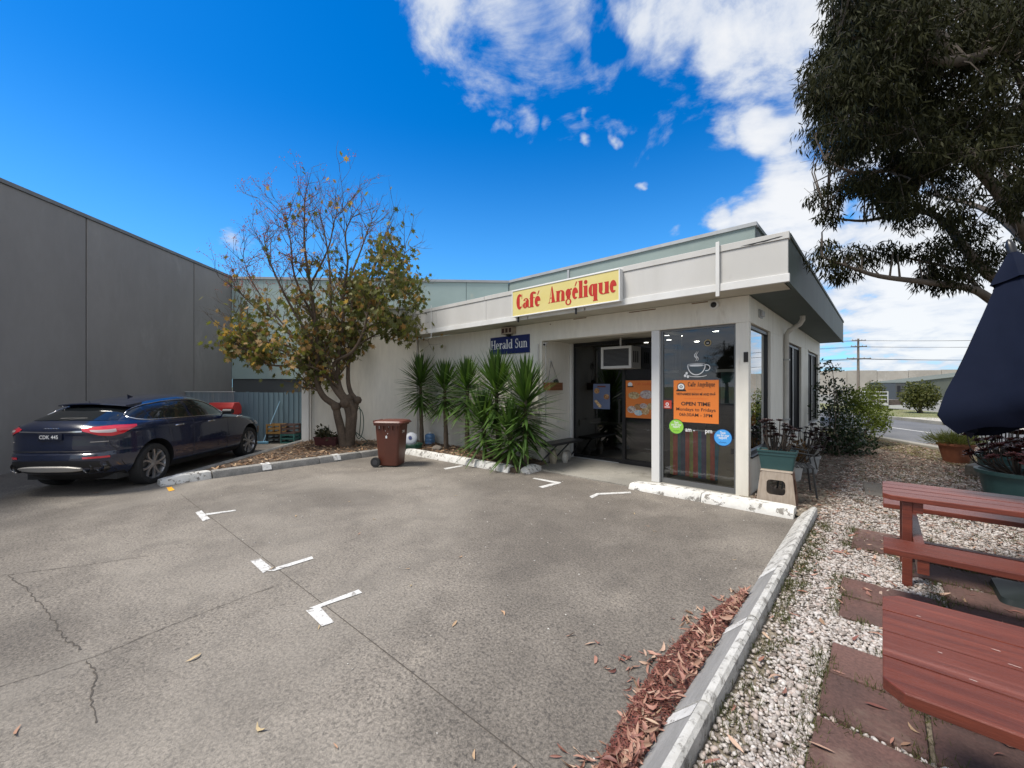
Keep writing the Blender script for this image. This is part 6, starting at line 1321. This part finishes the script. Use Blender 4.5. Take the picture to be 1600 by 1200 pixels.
for v in sp_r.verts: v.co.z *= .4; v.co.x *= 1.4; v.co *= 1 + .25 * math.sin(v.co.x * 31 + v.co.y * 23)
rm = bpy.data.meshes.new('cloth'); sp_r.to_mesh(rm); sp_r.free(); link('cloth', rm, mat('rag', (.5, .45, .38), .9), rg_, smooth=180, loc=(0, 0, .05))

# ------------------------------------------------------------------ across the road
pole = at(1341, 600, 62); pl_ = thing('power_pole', 'timber power pole with two crossarms beyond the road', 'pole', (pole.x, pole.y, .15))
M_pw = mat('pole_timber', (.22, .185, .15), .9, (.15, .125, .1), 3, .8)
MB().tube([(0, 0, 0), (0, 0, 8.7)], [.20, .13], 12).build('pole', M_pw, pl_, smooth=60); pa = math.atan2(EY[0], EX[0])
for z, L in ((8.35, 1.3), (7.45, 1.5), (5.6, 2.3)): MB().box(-L * .8, -.18, z, L * .8, -.05, z + .10, RZ(pa)).build('crossarm', M_pw, pl_)
for z, L in ((8.35, 1.3), (7.45, 1.5), (5.6, 2.3)):
    for s in (-.75, -.35, .35, .75): MB().lathe([(.05, 0), (.06, .06), (.03, .14)], 8, RZ(pa) @ T(s * L, -.11, z + .10)).build('insulator', mat('insulator', (.3, .28, .26), .4), pl_)
M_wire = mat('wire', (.03, .03, .032), .7)
for i, (z, s, wl_) in enumerate(((8.55, -1.0, 'left end of the top'), (8.55, 1.0, 'right end of the top'), (7.6, -1.1, 'left end of the middle'), (7.6, 1.1, 'right end of the middle'), (5.75, -1.6, 'left end of the lowest'), (5.75, .4, 'centre of the lowest'), (5.75, 1.7, 'right end of the lowest'))):
    p0 = Vector((pole.x, pole.y, 0)) + cr * s; span = [(-42, 6), (55, -6)][0], [(-42, 6), (55, -14)][1]; pts = []
    a, b = p0 + cr * -45 + fwd * 8, p0 + cr * 48 - fwd * 16
    for q in range(15): t = q / 14; c = a.lerp(p0, t); pts.append((c.x, c.y, z - 1.2 * 4 * t * (1 - t) * .5))
    for q in range(1, 15): t = q / 14; c = p0.lerp(b, t); pts.append((c.x, c.y, z - 1.2 * 4 * t * (1 - t) * .5))
    tag(MB().tube(pts, .022, 4).build('power_line', M_wire), 'overhead power line on the %s crossarm' % wl_, 'cable', 'overhead power lines')
fa, fb = at(1235, 600, 74), at(1640, 600, 62); fv = (fb - fa); fl_ = fv.length; fv.normalize(); fn = Vector((-fv.y, fv.x, 0))
fw_ = thing('factory', 'long pale concrete factory wall in the distance beyond the road', 'building', (fa.x, fa.y, .1), math.atan2(fv.y, fv.x))
M_fw = mat('far_concrete', (.42, .39, .34), .85, (.34, .315, .275), .35, .9, .1, 3, dirt=(.5, .48, .44), dscale=.25, dlo=.5, dhi=.7)
nP = 8
for i in range(nP): MB().box(i * fl_ / nP + .03, 0, 0, (i + 1) * fl_ / nP - .03, .3, 4.05 + .06 * ((i * 7) % 3)).build('wall_panel', M_fw, fw_)
MB().box(0, .31, 0, fl_, 18, 3.9).build('building_core', M_dark, fw_)
sa = at(1414, 600, 44); sh = thing('green_shed', 'low grey-green shed with sloping roof behind the round bush', 'shed', (sa.x, sa.y, .15), math.atan2(EY[0], EX[0]) - R(12))
MB().add([(0, 0, 0), (9, 0, 0), (9, 0, 3.0), (0, 0, 1.78), (0, 6, 0), (9, 6, 0), (9, 6, 3.0), (0, 6, 1.78)], [(0, 1, 2, 3), (5, 4, 7, 6), (0, 3, 7, 4), (1, 5, 6, 2), (3, 2, 6, 7)]).build('wall', mat('shed_green', (.12, .135, .11), .7, (.1, .11, .09), .6, .8), sh); MB().add([(-.1, -.1, 1.80), (9.1, -.1, 3.03), (9.1, 6.1, 3.03), (-.1, 6.1, 1.80), (-.1, -.1, 1.86), (9.1, -.1, 3.09), (9.1, 6.1, 3.09), (-.1, 6.1, 1.86)], [(0, 3, 2, 1), (4, 5, 6, 7), (0, 1, 5, 4), (1, 2, 6, 5), (2, 3, 7, 6), (3, 0, 4, 7)]).build('roof', MATS['shed_green'], sh)
MB().box(-.9, -.05, 0, -.02, 2, 1.75).build('door_bay', mat('bay_dark', (.07, .075, .075), .7), sh); MB().box(-.75, -.06, .4, -.45, -.051, 1.5).build('window', M_black, sh)
tl_ = thing('cage_trailer', 'white cage trailer parked on the verge across the road', 'trailer', (*at(1362, 600, 25.5)[:2], .16), math.atan2(EY[0], EX[0]))
M_tw2 = mat('trailer_white', (.72, .72, .71), .45)
for z in (.28, .62, .88, 1.10): MB().box(-.45, -.02, z, 1.0, .02, z + (.16 if z < .3 else .05)).build('rail', M_tw2, tl_)
for x in (-.45, .25, .97): MB().box(x, -.03, .25, x + .06, -.021, 1.16).build('upright', M_tw2, tl_)
for z in (.28, .62, .88, 1.10): MB().box(-.45, 1.3, z, 1.0, 1.34, z + .05).build('rail', M_tw2, tl_)
MB().box(-.5, -.03, .20, 1.05, 1.35, .26).build('deck', M_dark, tl_); MB().box(1.06, .1, .3, 2.1, 1.2, .62).build('load', mat('load_brown', (.08, .06, .05), .8, (.15, .12, .1), 5, .9), tl_)
MB().box(1.05, 0, .1, 2.2, 1.3, .28).build('draw_frame', M_tw2, tl_)
for y in (-.04, 1.2): MB().lathe([(.0, 0), (.2, 0), (.2, .14), (0, .14)], 18, T(.3, y + .14, .2) @ RX(R(90))).build('wheel', M_tyre, tl_)
M_fb = leafmat('far_bush', (.05, .062, .018), (.12, .12, .035), .6, .25)
def fbush(label, px, py, dep, r, h, m): c = at(px, 600, dep); shrub('round_bush', label, (c.x, c.y, .16), [((c.x, c.y, .16 + h * .6), (r, r, h * .42), m), ((c.x - cr.x * r * .4, c.y - cr.y * r * .4, .16 + h * .45), (r * .7, r * .7, h * .35), m // 2), ((c.x + cr.x * r * .4, c.y + cr.y * r * .4, .16 + h * .45), (r * .7, r * .7, h * .35), m // 2)], .14, OVAL, M_fb, group='clipped bushes across the road', stems=6, sr=.04)
fbush('round clipped bush on the verge left of the umbrella', 1437, 632, 22.5, .85, 1.75, 1300); fbush('small rounded bush just behind the white cage trailer', 1366, 616, 31, .75, 1.85, 700)
fc = thing('far_car', 'white car parked across the road at the right edge', 'car', (*at(1597, 600, 21)[:2], .17), math.atan2(EY[0], EX[0]) + R(20)); Mfc = mat('far_car_white', (.6, .61, .62), .3)
MB().loft([[(x, y, z) for x, y in rect_round(w, d, .25, 4)] for w, d, z in ((3.9, 1.6, .22), (4.1, 1.72, .45), (4.0, 1.7, .75), (3.8, 1.62, .85))]).build('body', Mfc, fc, smooth=40); MB().loft([[(x - .1, y, z) for x, y in rect_round(w, d, .25, 4)] for w, d, z in ((2.5, 1.55, .851), (2.1, 1.4, 1.2))]).build('window', M_cg, fc, smooth=40); MB().loft([[(x - .1, y, z) for x, y in rect_round(w, d, .25, 4)] for w, d, z in ((2.1, 1.4, 1.201), (1.9, 1.3, 1.3))]).build('roof', Mfc, fc, smooth=40)
for x in (-1.25, 1.25):
    for y in (-.8, .66): MB().lathe([(0, 0), (.31, 0), (.31, .16), (0, .16)], 20, T(x, y + .14, .31) @ RX(R(90))).build('wheel', M_tyre, fc)
ft = thing('box_trailer', 'dark steel box trailer parked beside the far white car', 'trailer', (*at(1560, 600, 19.5)[:2], .17), math.atan2(EY[0], EX[0]))
MB().box(-.6, -.5, .3, .9, .6, .38).build('deck', M_black, ft)
for x in (-.6, 0, .85): MB().box(x, -.52, .3, x + .05, -.47, .72).build('post', M_black, ft)
for z in (.5, .68): MB().box(-.6, -.545, z, .9, -.521, z + .05).build('rail', M_black, ft)
MB().lathe([(0, 0), (.22, 0), (.22, .14), (0, .14)], 18, T(.1, -.36, .22) @ RX(R(90))).build('wheel', M_tyre, ft)
ftx = at(1302, 600, 90); shrub('distant_tree', 'dark round tree top showing above the far factory wall', (ftx.x, ftx.y, 0), [((ftx.x, ftx.y, 3.6), (2.6, 2.6, 2.2), 1500)], .35, OVAL, M_dk, cat='tree', stems=6, sr=.1)

# ------------------------------------------------------------------ loose stuff: pebbles, leaf litter, grass tufts
ICO = None
def ico():
    b = bmesh.new(); bmesh.ops.create_icosphere(b, subdivisions=1, radius=1.0); V = np.array([v.co[:] for v in b.verts]); Fc = np.array([[v.index for v in f.verts] for f in b.faces]); b.free(); return V, Fc
IV, IF = ico()
def scatter(name, label, P, S, m, flat=.6, zj=0):
    n = len(P); q = rng.uniform(0, 2 * np.pi, n); sc = np.stack([S * rng.uniform(.75, 1.3, n), S * rng.uniform(.6, 1.0, n), S * flat * rng.uniform(.7, 1.2, n)], 1)
    L = IV[None] * sc[:, None, :] * (1 + rng.normal(0, .10, (n, len(IV), 1))); t1 = rng.normal(0, .3, n); c, s = np.cos(t1)[:, None], np.sin(t1)[:, None]
    x, z = L[..., 0] * c - L[..., 2] * s, L[..., 0] * s + L[..., 2] * c; y = L[..., 1]; c, s = np.cos(q)[:, None], np.sin(q)[:, None]
    V = np.stack([x * c - y * s, x * s + y * c, z], -1) + P[:, None, :]
    o = npmesh(name, V.reshape(-1, 3), (np.arange(n) * len(IV))[:, None, None].repeat(len(IF), 1).reshape(-1, 1) + np.tile(IF, (n, 1)), m, smooth=True); o['kind'] = 'stuff'; o['label'] = label; o['category'] = name.replace('_', ' '); return o
def not_on_slab(X, Y):
    ok = np.ones(len(X), bool)
    for (x, y, w, d) in slabs: ok &= ~((X > x - .005) & (X < x + w + .005) & (Y > y - .005) & (Y < y + d + .005))
    return ok
def in_view(X, Y, pad=60):
    zc = -.6754 * X + .7374 * Y; xc = .7374 * X + .6754 * Y; px = CX + F * xc / np.maximum(zc, .05); return (zc > .3) & (px < 1600 + pad)
n = 230000; X = rng.uniform(-.60, 2.6, n); Y = 1.25 + 11.0 * rng.uniform(0, 1, n) ** 1.25
pn = np.sin(X * 3.1 + 1) * np.sin(Y * 1.7) + np.sin(X * 7.3 + Y * 2.1) * .5
dens = .68 * np.clip(1.10 - .15 * np.maximum(Y - 4.6, 0), .05, 1.10) * (1 - .5 * np.clip(pn - .75, 0, 1)); edge = np.clip((X + .60) / .22, .35, 1)
ok = not_on_slab(X, Y) & in_view(X, Y) & (rng.uniform(0, 1, n) < dens * edge); X, Y = X[ok], Y[ok]
S = rng.gamma(9, .00112, len(X)) + .0025; Z = .034 + rng.uniform(0, .016, len(X))
scatter('white_pebbles', 'white and pinkish rounded pebbles covering the garden ground', np.stack([X, Y, Z], 1), S, multimat('pebble', [(.37, .33, .30), (.50, .46, .43), (.19, .155, .13), (.56, .53, .50), (.39, .31, .27), (.46, .42, .38), (.14, .11, .09), (.52, .49, .46)], .7))
X2, Y2 = rng.uniform(-.2, .4, 14), rng.uniform(2.2, 4.4, 14)
n = 260; a = rng.uniform(0, 1, n); Xs = rng.uniform(-8, -.95, n); Ys = rng.uniform(1.0, 6.0, n)
scatter('loose_grit', 'scattered pale grit and stones on the parking lot', np.stack([Xs, Ys, np.full(n, .004)], 1), rng.uniform(.003, .009, n), multimat('grit', [(.5, .47, .42), (.62, .6, .56), (.3, .27, .23)], .8))
# curled dry leaves
def litter(name, label, P, size, m, lift=.5, n_seg=4):
    n = len(P); az = rng.uniform(0, 2 * np.pi, n); el = rng.normal(0, .28 * lift, n); S = size * rng.uniform(.6, 1.25, n); W = S * rng.uniform(.075, .15, n); cur = rng.normal(.2, .6, n); roll = rng.normal(0, .6 * lift, n)
    A = np.stack([np.cos(az) * np.cos(el), np.sin(az) * np.cos(el), np.sin(el)], 1); B0 = np.stack([-np.sin(az), np.cos(az), np.zeros(n)], 1); U0 = np.cross(A, B0)
    B = B0 * np.cos(roll)[:, None] + U0 * np.sin(roll)[:, None]; U = np.cross(A, B); V = []
    for s, w in ((-.5, .12), (-.25, .8), (.0, 1.0), (.28, .7), (.5, .04)):
        bend = (cur * S * (s * s - .08))[:, None] * U * .8; side = (cur * S * s * s * .8)[:, None] * B
        for sd in (-1, 0, 1): V.append(P + A * (S * s)[:, None] + B * (W * w * sd)[:, None] + bend + side + (abs(sd) * .35 * W * w)[:, None] * U)
    V = np.stack(V, 1); fc = [(r * 3 + c, r * 3 + c + 1, r * 3 + c + 4, r * 3 + c + 3) for r in range(4) for c in range(2)]
    Fq = (np.arange(n) * 15)[:, None, None] + np.array(fc)[None]; V[..., 2] = np.maximum(V[..., 2], P[:, 2].min() * .5 + .003)
    o = npmesh(name, V.reshape(-1, 3), Fq.reshape(-1, 4), m, smooth=True); o['kind'] = 'stuff'; o['label'] = label; o['category'] = name.replace('_', ' '); return o
M_lit = multimat('gum_litter', [(.24, .09, .065), (.40, .23, .16), (.17, .055, .045), (.48, .33, .24), (.28, .12, .085), (.38, .21, .15), (.20, .07, .055), (.46, .33, .23), (.32, .16, .12), (.14, .05, .04), (.30, .20, .12)], .6)
M_pale = multimat('pale_leaf', [(.42, .24, .15), (.46, .36, .20), (.34, .18, .12)], .7)
n = 620; u = rng.uniform(0, 1, n); Y = 1.35 + 2.35 * u; wd = .04 + .17 * np.sin(np.pi * np.clip((3.75 - Y) / 2.6, 0, 1)) + .05 * np.sin(Y * 9); X = -.80 - np.abs(wd) * np.where(rng.uniform(0, 1, n) < .14, rng.uniform(.9, 2.0, n), rng.uniform(0, 1, n) ** 1.4 * 1.1) * (1 + .35 * np.sin(Y * 6.3) + .25 * np.sin(Y * 17))
hgt = np.clip(1 - (-.80 - X) / np.maximum(wd, .03), 0, 1) * .065; Z = .008 + hgt * rng.uniform(.15, 1, n)
litter('leaf_litter', 'drift of reddish-brown gum leaves against the right kerb', np.stack([X, Y, Z], 1), .074, M_lit, 1.4)
n = 9000; X = -.80 - np.abs(.05 + .16 * np.sin(np.pi * np.clip((3.75 - (Yq := 1.35 + 2.35 * rng.uniform(0, 1, n))) / 2.6, 0, 1))) * rng.uniform(0, 1, n)
litter('leaf_crumbs', 'fine reddish leaf crumbs under the gum leaf drift', np.stack([X, Yq, .004 + rng.uniform(0, .012, n)], 1), .026, multimat('crumb', [(.13, .035, .028), (.20, .065, .045), (.09, .028, .024), (.26, .12, .08)], .8), .5)
n = 620; X = rng.uniform(-.58, 2.2, n); Y = 1.4 + 12 * rng.uniform(0, 1, n) ** 1.1; ok = in_view(X, Y); X, Y = X[ok], Y[ok]
litter('fallen_gum_leaves', 'scattered tan and maroon gum leaves over the pebbles', np.stack([X, Y, np.full(len(X), .062)], 1), .085, M_lit, .35)
n = 16; Xs = rng.uniform(-6, -1.0, n); Ys = rng.uniform(.7, 5.5, n)
litter('stray_leaves', 'a few stray dry leaves lying on the parking lot', np.stack([Xs, Ys, np.full(n, .008)], 1), .06, M_pale, .3)
pb_ = [(498, 980), (305, 1028), (405, 1140), (24, 1143), (150, 770), (740, 1180), (525, 1165), (720, 870)]; P = np.array([tuple(ground(a, b, .008)) for a, b in pb_]); litter('dry_leaves', 'single dry leaves dotted beside the painted bay marks', P, .075, M_pale, .3)
# bark and leaves around the side of the cafe and towards the road
n = 26000; X = rng.uniform(-1.45, 2.6, n); Y = 4.2 + 12.3 * rng.uniform(0, 1, n); ok = in_view(X, Y) & (Y > np.where(X < -.62, 6.5, 0)) & ((X > -.6) | (Y > 6.5)) & (rng.uniform(0, 1, n) < np.clip((Y - 4.0) / 4.5, .06, 1) + (X < -.5) * .3); X, Y = X[ok], Y[ok]
litter('bark_litter', 'grey-brown bark chips and leaf litter towards the road', np.stack([X, Y, .04 + rng.uniform(0, .02, len(X))], 1), .075, multimat('barkbits', [(.22, .16, .12), (.10, .065, .045), (.36, .30, .24), (.07, .045, .035), (.28, .15, .10), (.42, .37, .31), (.16, .07, .05), (.12, .09, .07)], .85), .6)
# leaf litter of the tree bed
def in_bed(X, Y):
    a = (X < -9.12) & (Y > 1.5) & (Y < 6.7) & ((X + 9.12) * 1.0 + (Y - 1.55) * .98 > 0); b = (X >= -9.12) & (X < -5.4) & (Y > 5.84) & (Y < 6.82); return (a & (X > -12.3)) | b
n = 9000; X = rng.uniform(-12.3, -5.4, n); Y = rng.uniform(1.3, 6.8, n); ok = in_bed(X, Y) & (rng.uniform(0, 1, n) < .62); X, Y = X[ok], Y[ok]
litter('bed_litter', 'brown and tan fallen leaves covering the tree bed', np.stack([X, Y, .105 + rng.uniform(0, .04, len(X))], 1), .11, multimat('bed_leaf', [(.22, .11, .05), (.34, .21, .11), (.13, .07, .04), (.42, .29, .17), (.18, .10, .06), (.10, .06, .035)], .75), .9)
# grass tufts and weeds between pebbles and slabs
def tufts(name, label, C, per, h, m):
    P = np.repeat(C, per, axis=0) + rng.normal(0, 1, (len(C) * per, 3)) * np.array([[.035, .035, 0]]); D_ = rng.normal(0, .45, (len(P), 3)) + np.array([[0, 0, 1.0]]); V, n, k = leaves(P, D_, h, [(0, .035, 0), (.5, .025, .02), (1, 0, .12), (.5, -.025, .02), (0, -.035, 0)]); o = npmesh(name, V, quads(n, k), m); o['kind'] = 'stuff'; o['label'] = label; o['category'] = name.replace('_', ' ')
C = []
for (x, y, w, d) in slabs:
    for _ in range(7):
        C.append((x + rng.uniform(0, w), y + (-.02 if rng.uniform() < .5 else d + .02), .045)); C.append((x - .025, y + rng.uniform(0, d), .045))
C += [(rng.uniform(-.60, -.45), rng.uniform(1.5, 6), .045) for _ in range(110)] + [(rng.uniform(-.4, 1.6), rng.uniform(6, 11.5), .045) for _ in range(130)]
tufts('weeds', 'small green weeds between the pebbles and slabs', np.array(C), 20, .05, leafmat('weed', (.055, .075, .02), (.13, .125, .05), .6, .3))
C = np.array([(*rp(s, -w), .045) for s, w in zip(rng.uniform(-14, 22, 1500), rng.uniform(.3, 1.6, 1500))]); tufts('dry_grass', 'dry yellowish grass along the near road kerb', C, 7, .06, leafmat('dry_blade', (.20, .16, .06), (.13, .13, .045), .7, .3))
C = np.array([(*rp(s, w), .165) for s, w in zip(rng.uniform(-16, 22, 2600), rng.uniform(6.0, 10.5, 2600))]); tufts('verge_grass', 'mown green grass of the verge across the road', C, 6, .06, leafmat('green_blade', (.11, .14, .04), (.18, .18, .06), .7, .3))
